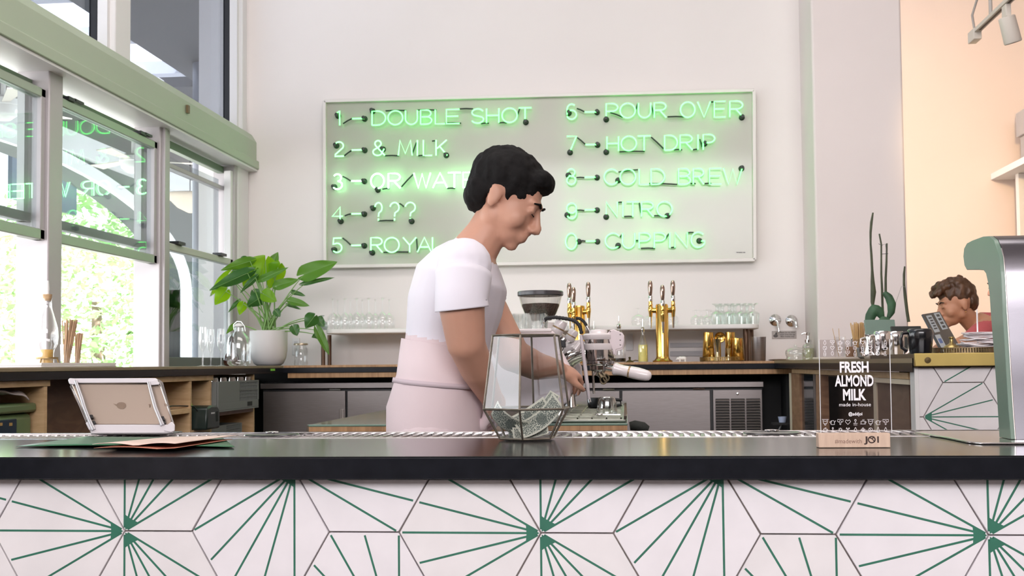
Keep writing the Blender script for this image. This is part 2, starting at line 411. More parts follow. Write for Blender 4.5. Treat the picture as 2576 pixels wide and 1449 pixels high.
# ceiling fans outside
fanw = mat('fan_white', (0.72, 0.72, 0.70), 0.4)
def fan(px, py, rz, label):
    P = PX(px, py, -4.87); t = thing('ceiling_fan', label, 'fan', (P.x, P.y, P.z-0.08), 'ceiling fans under the arcade roof')
    MB().lathe([(0.0, 0), (0.09, 0.0), (0.115, 0.02), (0.12, 0.05), (0.12, 0.08), (0.135, 0.085), (0.135, 0.13), (0.11, 0.15), (0.0, 0.155)], (0, 0, 0), 24).build('motor', fanw, t, smooth=True, local=True)
    MB().tube([(0, 0, 0.14), (0, 0, 3.5-P.z+0.08)], 0.018, 10).build('downrod', fanw, t, local=True, smooth=True)
    MB().lathe([(0.0, -0.03), (0.06, -0.025), (0.085, 0.0)], (0, 0, 0), 20).build('lamp_shade', mat('frosted', (0.85, 0.84, 0.8), 0.5), t, smooth=True, local=True)
    for k in range(3):
        a_ = rz+k*2*math.pi/3; R_ = Matrix.Rotation(a_, 4, 'Z')
        b_ = MB()
        b_.hexa([(0.12, -0.03, 0.09), (0.62, -0.075, 0.085), (0.62, 0.075, 0.105), (0.12, 0.03, 0.10), (0.12, -0.03, 0.098), (0.62, -0.075, 0.093), (0.62, 0.075, 0.113), (0.12, 0.03, 0.108)])
        b_.xf(R_).build('blade', mat('fan_blade', (0.62, 0.58, 0.50), 0.5), t, local=True)
fan(335, 408, 0.5, 'white three-bladed ceiling fan outside the middle window')
fan(8, 268, 1.2, 'white ceiling fan outside, cut by the left picture edge')
# hanging wicker lantern in the end bay
P = PX(478, 500, -5.0); t = thing('hanging_lantern', 'pale wicker bowl lantern hanging outside the end window', 'lantern', (P.x, P.y, P.z))
MB().lathe([(0.02, -0.16), (0.14, -0.10), (0.24, 0.0), (0.27, 0.05)], (0, 0, 0), 20).build('bowl', mat('wicker', (0.62, 0.52, 0.42), 0.8, bump=0.5, scale=40), t, smooth=True, local=True, solid=0.01)
MB().tube([(0, 0, -0.05), (0, 0, 3.5-P.z)], 0.006, 6).build('cord', black_m, t, local=True)
# street trees
def tree(cx, cy, zc, r, hz, n, label, seed, dens=(0.42, 0.62, 0.30)):
    rnd = random.Random(seed)
    t = thing('street_tree', label, 'tree', (cx, cy, 0), 'street trees beyond the arcade')
    MB().tube([(cx, cy, -0.05), (cx+0.1, cy, zc*0.5), (cx, cy+0.1, zc)], [0.16, 0.12, 0.07], 9).build('trunk', mat('bark', (0.18, 0.13, 0.10), 0.9, var=0.3, scale=12), t, smooth=True)
    m = MB()
    for i in range(n):
        while True:
            d = Vector((rnd.uniform(-1, 1), rnd.uniform(-1, 1), rnd.uniform(-1, 1)))
            if 0.25 < d.length < 1: break
        d = Vector((d.x*r, d.y*r, d.z*hz))*(1+0.15*math.sin(d.x*7)*math.cos(d.z*6))
        c = Vector((cx, cy, zc))+d; s_ = rnd.uniform(0.05, 0.11)
        u = Vector((rnd.uniform(-1, 1), rnd.uniform(-1, 1), rnd.uniform(-0.6, 0.6))).normalized(); v_ = u.cross(Vector((rnd.uniform(-1, 1), rnd.uniform(-1, 1), 1))).normalized()
        m._add([c-u*s_, c-v_*s_*0.55+u*0.02, c+u*s_, c+v_*s_*0.55], [(0, 1, 2, 3)])
    o = m.build('foliage', mat('tree_leaves%d' % seed, dens, 0.6, var=0.5, scale=2), t); o['kind'] = 'stuff'
P = PX(235, 700, -8.6); tree(P.x, P.y, 2.1, 1.9, 2.4, 6500, 'bushy green street tree seen through the middle window', 3)
P = PX(480, 700, -9.6); tree(P.x, P.y, 2.2, 1.6, 2.0, 3000, 'green street tree seen through the end window bay', 4)
P = PX(55, 760, -11.5); tree(P.x, P.y, 2.6, 1.0, 1.4, 1500, 'pale distant street tree seen through the leftmost window', 5, (0.4, 0.6, 0.3))
# parked van-high hoarding sign with dark blue face  (text kept as in the photo)
P0 = PX(35, 500, -8.0); P1 = PX(108, 380, -8.0)
t = thing('street_sign', 'dark blue sign board with white capitals outside the left window', 'sign', (-8.0, P0.y, P0.z-1.2))
bx('sign_board', (-8.06, P0.y-0.05, P0.z), (-8.0, P1.y+1.0, P1.z), mat('sign_blue', (0.010, 0.020, 0.040), 0.4), t)
MB().tube([(-8.03, P0.y+1.0, -0.02), (-8.03, P0.y+1.0, P0.z)], 0.04, 8).build('post', arc_m, t)
tm = text_mb('KAT', 0.62, 0.008)
tm.v = [Vector((-7.995, P0.y-0.0+(q.x+0.75)*0.72, P0.z+0.30+q.y)) for q in tm.v]
tm.build('lettering', mat('sign_white', (0.85, 0.87, 0.9), 0.5), t)
# ================================================================ FRONT BAR
S = 0.115; YT = 1.848
zT = PY(1364, 1341, YT).z; xT = PY(1364, 1341, YT).x - 6*S - 0.002
pz = PY(1288, 1148, YT-0.035); ZF = pz.z                # top of the front worktop
ZFb = PY(1288, 1206, YT-0.035).z
YFb = PZ(1288, 1086, ZF).y                                # back edge
tile_m = mat('white_cement_tile', (0.83, 0.80, 0.83), 0.42, var=0.05, scale=14, bump=0.03)
tile_m2 = mat('white_cement_tile_warm', (0.81, 0.78, 0.79), 0.45, var=0.07, scale=10, bump=0.03)
green_m = mat('green_cement_inlay', (0.028, 0.165, 0.105), 0.5, var=0.15, scale=20)
grout_m = mat('grout', (0.42, 0.37, 0.34), 0.9, var=0.2, scale=30)
def hexv(k, r=1.0): return (r*math.cos(math.radians(60*k)), r*math.sin(math.radians(60*k)))
def clip(poly, x0, x1, y0, y1):
    def c(poly, f, inter):
        out = []
        for i in range(len(poly)):
            a, b = poly[i-1], poly[i]
            if f(b):
                if not f(a): out.append(inter(a, b))
                out.append(b)
            elif f(a): out.append(inter(a, b))
        return out
    def ix(v): return lambda a, b: (v, a[1]+(b[1]-a[1])*(v-a[0])/(b[0]-a[0]))
    def iy(v): return lambda a, b: (a[0]+(b[0]-a[0])*(v-a[1])/(b[1]-a[1]), v)
    for f, i_ in ((lambda p: p[0] >= x0, ix(x0)), (lambda p: p[0] <= x1, ix(x1)), (lambda p: p[1] >= y0, iy(y0)), (lambda p: p[1] <= y1, iy(y1))):
        if len(poly) < 3: return []
        poly = c(poly, f, i_)
    return poly
STARS = []
for n in range(-8, 9):
    for k in range(-12, 13):
        STARS.append((6*n+1.5*k, -2.598*k)); STARS.append((2.5+6*n+1.5*k, 0.866-2.598*k))
def tiles(parent, x0, z0, Yp, lims, flip=1, th=0.012):
    """hexagonal cement tiles on the plane Y=Yp facing -Y; every tile is a part, its green rays a sub-part"""
    ux0, ux1 = sorted((flip*(lims[0]-x0)/S, flip*(lims[1]-x0)/S)); vz0, vz1 = sorted((flip*(lims[2]-z0)/S, flip*(lims[3]-z0)/S))
    cnt = 0
    for q in range(-40, 60):
        for r_ in range(-40, 40):
            cx_ = 0.5+1.5*q; cy_ = 0.866*(2*r_+1) + (0.866 if q % 2 else 0)
            if cx_ < ux0-1 or cx_ > ux1+1 or cy_ < vz0-1 or cy_ > vz1+1: continue
            hv = [(cx_+hexv(k, 0.988)[0], cy_+hexv(k, 0.988)[1]) for k in range(6)]
            hp = clip(hv, ux0, ux1, vz0, vz1)
            if len(hp) < 3: continue
            area = abs(sum(hp[i-1][0]*hp[i][1]-hp[i][0]*hp[i-1][1] for i in range(len(hp))))/2
            if area < 0.02: continue
            rnd = random.Random(q*131+r_*17); pr = rnd.uniform(0, 0.0007)
            def W(u, v, d): return Vector((x0+flip*u*S, Yp-pr-d, z0+flip*v*S))
            m = MB().prism(hp, lambda u, v, d: W(u, v, d), -0.010, 0.0)
            t = m.build('tile', tile_m if rnd.random() < 0.6 else tile_m2, parent, bev=0.0008, seg=1)
            cnt += 1
            star = None
            for sx, sy in STARS:
                if abs(math.hypot(sx-cx_, sy-cy_)-1) < 0.02: star = (sx, sy); break
            if not star or (flip < 0 and x0-cx_*S < x0): continue
            a0 = math.degrees(math.atan2(star[1]-cy_, star[0]-cx_)); k0 = round(a0/60) % 6
            V = [(cx_+hexv(k0+j)[0], cy_+hexv(k0+j)[1]) for j in range(6)]
            ends = [V[2], ((V[2][0]+V[3][0])/2, (V[2][1]+V[3][1])/2), V[3], ((V[4][0]+V[3][0])/2, (V[4][1]+V[3][1])/2), V[4]]
            m = MB(); o0 = V[0]; hw = 0.0148
            inn = (cx_-o0[0], cy_-o0[1])
            st = (o0[0]+inn[0]*0.022, o0[1]+inn[1]*0.022)
            def quad(pa, pb, w0, w1):
                dx, dy = pb[0]-pa[0], pb[1]-pa[1]; L = math.hypot(dx, dy); nx, ny = -dy/L, dx/L
                return [(pa[0]+nx*w0, pa[1]+ny*w0), (pb[0]+nx*w1, pb[1]+ny*w1), (pb[0]-nx*w1, pb[1]-ny*w1), (pa[0]-nx*w0, pa[1]-ny*w0)]
            for e in ends:
                dx, dy = e[0]-o0[0], e[1]-o0[1]
                pa = (o0[0]+dx*0.03, o0[1]+dy*0.03); pb = (o0[0]+dx*0.975, o0[1]+dy*0.975)
                pg = quad(pa, pb, hw, hw)
                pg = clip(pg, ux0, ux1, vz0, vz1)
                # keep ray inside the trimmed top edge
                if len(pg) >= 3: m._add([W(u, v, 0.00025) for u, v in pg], [tuple(range(len(pg)))])
            fan_ = [st, (o0[0]+(ends[0][0]-o0[0])*0.14, o0[1]+(ends[0][1]-o0[1])*0.14), (o0[0]+(ends[2][0]-o0[0])*0.10, o0[1]+(ends[2][1]-o0[1])*0.10), (o0[0]+(ends[4][0]-o0[0])*0.14, o0[1]+(ends[4][1]-o0[1])*0.14)]
            fan_ = clip(fan_, ux0, ux1, vz0, vz1)
            if len(fan_) >= 3: m._add([W(u, v, 0.0003) for u, v in fan_], [tuple(range(len(fan_)))])
            if m.f: m.build('green_inlay', green_m, t)
    return cnt
XBL, XBR = -1.75, 1.75
bf = thing('service_bar', 'white front bar clad in hexagonal tiles with green rays', 'bar', (0, YT, 0))
bx('backing', (XBL, YT+0.0095, 0), (XBR, YT+0.05, ZFb-0.002), grout_m, bf)
tiles(bf, xT, zT, YT, (XBL, XBR, 0.0, ZFb-0.004))
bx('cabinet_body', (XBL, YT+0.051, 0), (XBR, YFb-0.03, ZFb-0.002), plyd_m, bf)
# worktop with recessed perforated rail along the back
wt = thing('front_worktop', 'long black worktop on the tiled front bar', 'worktop', (0, YT-0.035, ZFb))
YR = PZ(1288, 1101, ZF).y
bx('slab', (XBL-0.02, YT-0.035, ZFb), (XBR, YR, ZF-0.0015), slab_m, wt, bev=0.0015)
bx('polished_surface', (XBL-0.02, YT-0.0345, ZF-0.0014), (XBR, YR, ZF), mat('polished_black_stone', (0.020, 0.021, 0.022), 0.15, var=0.2, scale=25, spec=0.75), wt)
dr = thing('drip_rail', 'long perforated steel drip rail along the back of the front worktop', 'drip rail', (0, YR, ZF-0.03))
perf = mat('perforated_steel', (0.50, 0.47, 0.46), 0.28, 0.9)
MB().box((XBL, YR+0.001, ZF-0.035), (XBR, YFb, ZF-0.010)).build('tray', perf, dr)
m = MB(); x = XBL+0.02
while x < XBR-0.02:        # slanting slots between pressed bars
    m.hexa([(x, YR+0.012, ZF-0.010), (x+0.011, YR+0.012, ZF-0.010), (x+0.024, YFb-0.016, ZF-0.010), (x+0.013, YFb-0.016, ZF-0.010),
            (x+0.002, YR+0.012, ZF-0.004), (x+0.009, YR+0.012, ZF-0.004), (x+0.022, YFb-0.016, ZF-0.004), (x+0.015, YFb-0.016, ZF-0.004)])
    x += 0.0215
o = m.build('grille_bars', perf, dr); o['kind'] = 'stuff'
MB().box((XBL, YR+0.001, ZF-0.012), (XBR, YR+0.008, ZF+0.001)).box((XBL, YFb-0.008, ZF-0.012), (XBR, YFb, ZF+0.001)).build('rim', chrome_m, dr, bev=0.001)
for px_, lab in ((690, 'steel glass rinser set in the drip rail, left of the tip jar'), (1948, 'steel glass rinser set in the drip rail, left of the almond milk sign')):
    P = PZ(px_, 1094, ZF); t = thing('glass_rinser', lab, 'rinser', (P.x, (YR+YFb)/2, ZF+0.001))
    MB().lathe([(0.0, 0.0), (0.05, 0.0), (0.056, 0.002), (0.058, 0.0)], (0, 0, 0), 32).build('basin', mat('dark_basin', (0.05, 0.05, 0.055), 0.2, 0.8), t, smooth=True, local=True)
    for k in range(5):
        a_ = k*2*math.pi/5+0.3
        MB().beam((0, 0, 0.006), (0.014*math.cos(a_), 0.014*math.sin(a_), 0.005), 0.006, 0.004).build('spray_arm', chrome_m, t, local=True, bev=0.001)
# ================================================================ BACK COUNTERS
ZC = HC+0.002; TT, TD, TA = 0.0137, 0.0255, 0.026
YC = 6.05; XC = -1.83
ct = thing('back_worktop', 'black worktop with brown wood edge along the back wall', 'worktop', (0, YC, ZC-TT-TD))
XR_ = PY(1985, 915, YC).x                      # where the back run meets the right run
bx('slab', (XL+0.001, YC+0.004, ZC-TT-TD), (Xcor-0.002, YB-0.001, ZC-TT), slab_m, ct)
bx('top_layer', (XC, YC+0.004, ZC-TT+0.0005), (Xcor-0.002, YB-0.001, ZC), edge_w, ct, bev=0.002)
bx('apron', (XC+0.02, YC+0.012, ZC-TT-TD-TA-0.003), (XR_+0.05, YC+0.04, ZC-TT-TD-0.002), edge_w, ct, bev=0.002)
cl = thing('window_worktop', 'black worktop with olive edge running along the left windows', 'worktop', (XL+0.2, 4.5, ZC-TT-TD))
bx('slab', (XL+0.001, 1.15, ZC-TT-TD), (XC, YC+0.002, ZC-TT), slab_m, cl)
bx('top_layer', (XL+0.001, 1.15, ZC-TT+0.0005), (XC, YC+0.002, ZC), edge_m, cl, bev=0.002)
bx('green_sticker', PX(681, 933, XC+0.0005), PX(692, 927.5, XC+0.002), mat('lime_sticker', (0.22, 0.62, 0.05), 0.5), cl)
# right run: from the back run towards the camera, ending at the tiled end block
YG = 3.45; pg = PY(2298, 889, YG); pgb = PY(2298, 922, YG); YE = YG+0.013
pE = Vector((pg.x-0.001, YE, 0)); pA = PY(1966, 916, YC-0.12)
cr = thing('right_worktop', 'black worktop with olive edge running forward on the right', 'worktop', (pA.x, 4.8, ZC-0.05))
poly_r = [(pA.x-0.02, YC+0.002), (pE.x, YE), (pE.x, YG+0.602), (pE.x+0.45, YG+0.602), (pA.x+0.72, YC+0.002)]
MB().prism(poly_r, lambda u, v, d: Vector((u, v, d)), ZC-TT-TD+0.002, ZC-TT+0.002).build('slab', slab_m, cr)
MB().prism(poly_r, lambda u, v, d: Vector((u, v, d)), ZC-TT+0.0025, ZC+0.003).build('top_layer', edge_m, cr)
# gold-edged raised end of the bar with its tiles
eb = thing('end_worktop', 'brass-edged worktop end with a screw hole, above white tiles on the right', 'worktop', (pg.x, YG, pgb.z))
bx('brass_edge', (pg.x, YG-0.012, pgb.z), (3.2, YG, pg.z), mat('brushed_gold', (0.48, 0.36, 0.12), 0.38, 0.85, var=0.12, scale=10), eb, bev=0.002)
bx('slab', (pg.x+0.0005, YG+0.0005, pgb.z), (3.2, YG+0.6, pg.z-0.001), slab_m, eb)
bx('slab', (1.45, YG+0.601, pgb.z), (3.2, 5.10, pg.z-0.001), slab_m, eb)
ph = PY(2334, 906, YG-0.0125); MB().lathe([(0.0, 0.0), (0.008, 0.0), (0.009, -0.0015), (0.0, -0.002)], ph, 16, axis=(0, 1, 0)).build('screw', mat('dark_bronze', (0.10, 0.07, 0.03), 0.4, 0.8), eb, smooth=True)
bs = thing('service_bar', 'white tiled bar end with green rays at the right', 'bar', (pg.x+0.2, YG, 0)); YT2 = YG+0.02
tx = PY(2323, 1049, YT2)
x0_ = PY(2313, 1049, YT2).x
bx('backing', (x0_, YT2+0.0095, 0), (3.2, YT2+0.05, pgb.z-0.002), grout_m, bs)
tiles(bs, tx.x, tx.z, YT2, (x0_, 3.2, 0.25, pgb.z-0.003), flip=-1)
bx('edge_trim', (x0_-0.012, YT2-0.004, 0), (x0_-0.0005, YT2+0.05, pgb.z-0.002), mat('white_caulk', (0.75, 0.74, 0.73), 0.6), bs)
bx('end_body', (x0_+0.06, YT2+0.051, 0), (3.2, YT2+0.5, pgb.z-0.002), plyd_m, bs)
# ================================================================ NEON MENU SIGN
YS = YB-0.045
def SP(px, py, dy=0.0): return PY(px, py, YS-dy)
sg = thing('neon_menu_sign', 'large framed green neon coffee menu board on the back wall', 'sign', tuple(SP(1358, 660)))
TL, TRr, BR, BL = SP(818, 256), SP(1896, 229), SP(1898, 654), SP(820, 671)
panel_m = mat('frosted_sign_panel', (0.43, 0.42, 0.36), 0.28, var=0.03, scale=3, coat=0.4)
frame_m = mat('cream_sign_frame', (0.80, 0.76, 0.73), 0.45)
def off(p, d): return Vector((p.x, p.y+d, p.z))
MB().hexa([off(BL, 0.044), off(BR, 0.044), off(BR, 0.0), off(BL, 0.0), off(TL, 0.044), off(TRr, 0.044), off(TRr, 0.0), off(TL, 0.0)]).build('panel', panel_m, sg)
for a, b in ((TL, TRr), (BL, BR), (TL, BL), (TRr, BR)):
    MB().beam(off(a, -0.008), off(b, -0.008), 0.019, 0.034, up=(0, 1, 0)).build('frame_rail', frame_m, sg, bev=0.002)
neon_g = mat('neon_green', (0.3, 0.9, 0.4), 0.3, emit=(0.38, 4.0, 0.52), estr=1.0)
neon_p = mat('neon_pale_green', (0.3, 0.9, 0.4), 0.3, emit=(0.55, 3.0, 0.66), estr=1.0)
neon_w = mat('neon_white_green', (0.6, 0.9, 0.6), 0.3, emit=(3.2, 12.0, 4.2), estr=1.0)
cap_m = mat('electrode_boot', (0.015, 0.03, 0.02), 0.45)
def A(cx, cy, rx, ry, a0, a1, n=10): return arcpts(cx, cy, rx, ry, a0, a1, n)
G = {   # stroke letters, unit box x 0..1, y 0..1 (up)
 'D': [[(0,0),(0,1),(.4,1)]+A(.4,.5,.6,.5,90,-90,12)+[(0,0)]],
 'O': [A(.5,.5,.5,.5,90,-268,24)],
 'U': [[(0,1),(0,.42)]+A(.5,.42,.5,.42,180,360,12)+[(1,.42),(1,1)]],
 'B': [[(0,0),(0,1),(.5,1)]+A(.55,.76,.38,.24,90,-90,8)+[(.1,.52)],[(.1,.52),(.55,.52)]+A(.55,.26,.45,.26,90,-90,8)+[(0,0)]],
 'L': [[(0,1),(0,0),(1,0)]],
 'E': [[(1,1),(0,1),(0,0),(1,0)],[(.05,.52),(.9,.52)]],
 'S': [A(.5,.75,.45,.25,20,180,9)+[(.07,.66),(.2,.56),(.5,.5),(.85,.42)]+A(.5,.26,.48,.26,20,-160,10)],
 'H': [[(0,1),(0,0)],[(0,.52),(1,.52)],[(1,1),(1,0)]],
 'T': [[(0,1),(1,1)],[(.5,1),(.5,0)]],
 '&': [[(1,0),(.3,.62)]+A(.45,.8,.25,.2,200,-60,10)+[(.5,.56),(.2,.42)]+A(.42,.24,.38,.24,150,320,8)+[(.95,.45)]],
 'M': [[(0,0),(.12,1),(.5,.12),(.88,1),(1,0)]],
 'I': [[(.5,1),(.5,0)]],
 'K': [[(0,1),(0,0)],[(.95,1),(.08,.45)],[(.3,.6),(1,0)]],
 'R': [[(0,0),(0,1),(.5,1)]+A(.55,.75,.42,.25,90,-90,9)+[(.05,.5)],[(.45,.5),(1,0)]],
 'W': [[(0,1),(.27,0),(.5,.95),(.73,0),(1,1)]],
 'A': [[(0,0),(.5,1),(1,0)],[(.22,.34),(.78,.34)]],
 'Y': [[(0,1),(.5,.48),(.5,0)],[(1,1),(.5,.48)]],
 'P': [[(0,0),(0,1),(.5,1)]+A(.5,.73,.5,.27,90,-90,10)+[(.05,.46)]],
 'V': [[(0,1),(.5,0),(1,1)]],
 'C': [A(.55,.5,.55,.5,40,320,18)],
 'N': [[(0,0),(0,1),(1,0),(1,1)]],
 'G': [A(.52,.5,.52,.5,45,330,18)+[(1.0,.42),(.6,.42)]],
 '?': [A(.5,.72,.45,.28,170,-40,10)+[(.55,.42),(.5,.22)],[(.5,.12),(.5,0)]],
 '1': [[(0,.82),(.5,1),(.55,0)]],
 '2': [A(.5,.72,.45,.28,170,-30,9)+[(.1,.12),(.05,0),(1,0)]],
 '3': [A(.45,.76,.4,.24,150,-80,9)+A(.45,.27,.5,.27,85,-160,10)],
 '4': [[(.75,0),(.75,1),(0,.3),(1,.3)]],
 '5': [[(.9,1),(.1,1),(.05,.55)]+A(.45,.32,.5,.32,120,-150,11)],
 '6': [A(.5,.62,.48,.38,50,170,7)+[(.02,.4)]+A(.5,.3,.5,.3,180,-160,16)],
 '7': [[(0,1),(1,1),(.35,0)]],
 '8': [A(.5,.77,.42,.23,-90,265,14),A(.5,.27,.5,.27,90,-268,14)],
 '9': [A(.5,.68,.5,.32,-10,350,16)+[(1,.5)]+A(.5,.35,.5,.35,0,-150,9)],
 '0': [A(.5,.5,.5,.5,0,-355,22)],
}
def glyph(ch, x0, x1, y0, y1, slope, mtl, r=0.0043, cap=None):
    """ch drawn between photo columns x0..x1, rows y0 (top)..y1 (bottom) of the board plane"""
    pts3 = []
    first = None
    m = MB()
    for st in G[ch]:
        path = [SP(x0+(x1-x0)*u, y1+(y0-y1)*v+slope*(x1-x0)*(u-.5), 0.045) for u, v in st]
        m.tube(path, r, 8)
    o = m.build('neon_letter', mtl, sg, smooth=True)
    return o
def cap(px, py):
    P = SP(px, py, 0.0)
    MB().lathe([(0.017, 0.0), (0.017, 0.006), (0.0115, 0.010), (0.0115, 0.045), (0.009, 0.052), (0.0, 0.053)], P, 14, axis=(0, -1, 0)).build('electrode_boot', cap_m, sg, smooth=True)
def black(x0, y0, x1, y1):
    a, b = SP(x0, y0, 0.036), SP(x1, y1, 0.036)
    MB().tube([a, (a+b)/2+Vector((0, 0, 0.002)), b], 0.0045, 7).build('blackout_tube', cap_m, sg, smooth=True)
def row(num, nx, ny, dash, letters, ylr, mtl, caps=(), blacks=()):
    glyph(num, nx[0], nx[1], ny[0], ny[1], -0.02, mtl)
    a, b = SP(dash[0], dash[2], 0.045), SP(dash[1], dash[2]-0.5, 0.045)
    MB().tube([a, b], 0.0045, 8).build('neon_dash', mtl, sg, smooth=True)
    cap(dash[1]+2, dash[2]+1)
    X0, X1 = letters[0][1], letters[-1][2]
    for ch, a_, b_ in letters:
        f = ((a_+b_)/2-X0)/max(1, X1-X0)
        t_ = ylr[0]+(ylr[2]-ylr[0])*f; bo = ylr[1]+(ylr[3]-ylr[1])*f
        if ch == 'I': a_, b_ = a_-3, a_+3
        glyph(ch, a_, b_, t_, bo, (ylr[2]-ylr[0])/max(1, X1-X0), mtl)
    for c in caps: cap(*c)
    for c in blacks: black(*c)
row('1', (846, 862), (279, 315), (886, 916, 298.5), [('D',936,970),('O',976,1013),('U',1020,1050),('B',1058,1086),('L',1095,1120),('E',1123,1156),('S',1186,1217),('H',1224,1255),('O',1263,1301),('T',1305,1337)],
    (280, 315, 271, 307), neon_g, [(851, 292), (1323, 308), (938, 280)], [(863, 311, 886, 298), (970, 279, 1022, 278), (1050, 277, 1098, 277), (1156, 274, 1190, 274), (1120, 310, 1160, 310), (1210, 311, 1230, 310), (1255, 309, 1275, 309), (1302, 290, 1308, 272)])
row('2', (841, 865), (357, 393), (885, 916, 377.5), [('&',937,968),('M',1002,1037),('I',1050,1056),('L',1065,1087),('K',1097,1125)],
    (354, 391, 352, 391), neon_p, [(847, 367), (1123, 391), (964, 376)], [(866, 392, 884, 379), (968, 392, 1004, 392), (1037, 388, 1048, 358), (1087, 355, 1097, 355), (1052, 392, 1068, 392)])
row('3', (838, 862), (438, 476), (884, 915, 455.5), [('O',933,966),('R',977,1007),('W',1041,1083),('A',1089,1125),('T',1127,1159),('E',1165,1197),('R',1203,1234)],
    (437, 474, 433, 471), neon_w, [(842, 471), (1238, 470), (951, 478)], [(862, 444, 882, 455), (1010, 470, 1040, 438), (962, 476, 980, 474), (1125, 474, 1145, 474), (1197, 473, 1206, 473)])
row('4', (836, 862), (521, 554), (884, 915, 538), [('?',942,962),('?',980,1005),('?',1018,1046)],
    (510, 555, 509, 554), neon_p, [(858, 557), (939, 524), (1036, 557)], [(867, 543, 884, 538), (952, 556, 990, 555), (1005, 512, 1016, 520)])
row('5', (837, 861), (599, 635), (884, 915, 617.5), [('R',933,962),('O',967,1004),('Y',1014,1047),('A',1050,1085),('L',1088,1110),('T',1149,1176),('E',1185,1211),('A',1217,1247)],
    (598, 635, 596, 633), neon_p, [(842, 629), (937, 636), (1247, 629)], [(862, 599, 882, 616), (965, 635, 1028, 634), (1048, 600, 1050, 632), (1110, 634, 1150, 634), (1176, 634, 1190, 634)])
row('6', (1426, 1450), (262, 300), (1471, 1500, 282), [('P',1525,1554),('O',1560,1598),('U',1606,1637),('R',1646,1676),('O',1712,1748),('V',1755,1787),('E',1797,1825),('R',1836,1869)],
    (261, 297, 254, 294), neon_g, [(1431, 285), (1525, 301), (1866, 296)], [(1451, 273, 1470, 281), (1535, 283, 1567, 295), (1679, 294, 1724, 294), (1600, 275, 1605, 260), (1638, 265, 1645, 288), (1788, 257, 1800, 257)])
row('7', (1426, 1450), (343, 380), (1473, 1501, 364), [('H',1527,1556),('O',1563,1601),('T',1604,1637),('D',1672,1704),('R',1711,1742),('I',1756,1762),('P',1769,1798)],
    (344, 380, 338, 376), neon_g, [(1434, 384), (1525, 383), (1772, 362)], [(1452, 346, 1472, 363), (1558, 382, 1622, 381), (1638, 345, 1670, 375), (1695, 377, 1716, 377), (1743, 377, 1758, 376), (1760, 350, 1766, 370)])
row('8', (1426, 1448), (425, 464), (1471, 1500, 446), [('C',1520,1554),('O',1560,1599),('L',1608,1633),('D',1638,1672),('B',1707,1737),('R',1744,1771),('E',1785,1815),('W',1820,1867)],
    (426, 464, 423, 463), neon_g, [(1430, 441), (1555, 454), (1865, 424)], [(1450, 447, 1470, 447), (1556, 433, 1605, 427), (1633, 462, 1704, 464), (1737, 462, 1750, 462), (1772, 462, 1790, 462)])
row('9', (1426, 1450), (511, 550), (1471, 1500, 528), [('N',1525,1553),('I',1567,1570),('T',1576,1608),('R',1614,1644),('O',1653,1691)],
    (508, 546, 507, 544), neon_g, [(1427, 541), (1525, 546), (1679, 543)], [(1452, 529, 1470, 530), (1553, 510, 1565, 509), (1570, 545, 1592, 545), (1608, 510, 1612, 535), (1645, 543, 1668, 544)])
row('0', (1423, 1451), (587, 627), (1474, 1501, 607), [('C',1523,1558),('U',1566,1597),('P',1608,1636),('P',1646,1674),('I',1685,1688),('N',1698,1729),('G',1739,1773)],
    (587, 625, 584, 622), neon_g, [(1456, 608), (1555, 618), (1759, 606)], [(1460, 606, 1473, 607), (1560, 597, 1567, 588), (1597, 606, 1608, 606), (1612, 625, 1648, 625), (1675, 600, 1683, 588), (1688, 623, 1700, 623), (1729, 586, 1745, 585)])
# maker's mark near the lower right corner
for q in ((1855, 635, 3), (1863, 635, 5), (1872, 635, 3)):
    p = SP(q[0], q[1], 0.001); MB().box(p+Vector((-0.002*q[2], -0.001, -0.003)), p+Vector((0.002*q[2], 0, 0.003))).build('makers_mark', mat('grey_print', (0.25, 0.24, 0.24), 0.6), sg)
# ================================================================ BACK WALL: shelf, glasses, taps, bar ware
def stand(px, Y, z): 
    p = PY(px, 910, Y); return Vector((p.x, Y, z))
ZS1 = HC+0.204; ZS0 = HC+0.178
def bar_obj(name, label, cat, px, Y, z, group=None):
    P = stand(px, Y, z); return thing(name, label, cat, tuple(P), group), P, mpp((P.x, P.y, HC))
a, b = PY(815, 835, 6.35).x, PY(1912, 822, 6.35).x
sh = thing('marble_shelf', 'long white marble shelf with rounded ends standing on the back worktop', 'shelf', ((a+b)/2, 6.5, ZC))
pl = [(a+0.06, 6.69)]+[(a+0.06+0.06*math.cos(math.radians(t)), 6.41+0.06*math.sin(math.radians(t))) for t in range(180, 271, 15)]+[(b-0.06+0.06*math.cos(math.radians(t)), 6.41+0.06*math.sin(math.radians(t))) for t in range(270, 361, 15)]+[(b, 6.69), (a, 6.69)]
pl = [(a, 6.69)]+pl[1:-1]
MB().prism(pl, lambda u, v, d: Vector((u, v, d)), ZS0, ZS1).build('marble_slab', mat('white_marble', (0.82, 0.80, 0.77), 0.25, var=0.06, scale=6), sh, bev=0.006, seg=3)
lm = mat('brown_tube_steel', (0.15, 0.09, 0.06), 0.35, 0.7)
for px_, Y_, r_ in ((813, 6.45, 0.012), (829, 6.60, 0.012), (1878, 6.45, 0.016), (1890, 6.6, 0.016)):
    P = stand(px_, Y_, ZC); MB().tube([P, (P.x, P.y, ZS0)], r_, 12).build('leg', lm, sh, smooth=True)
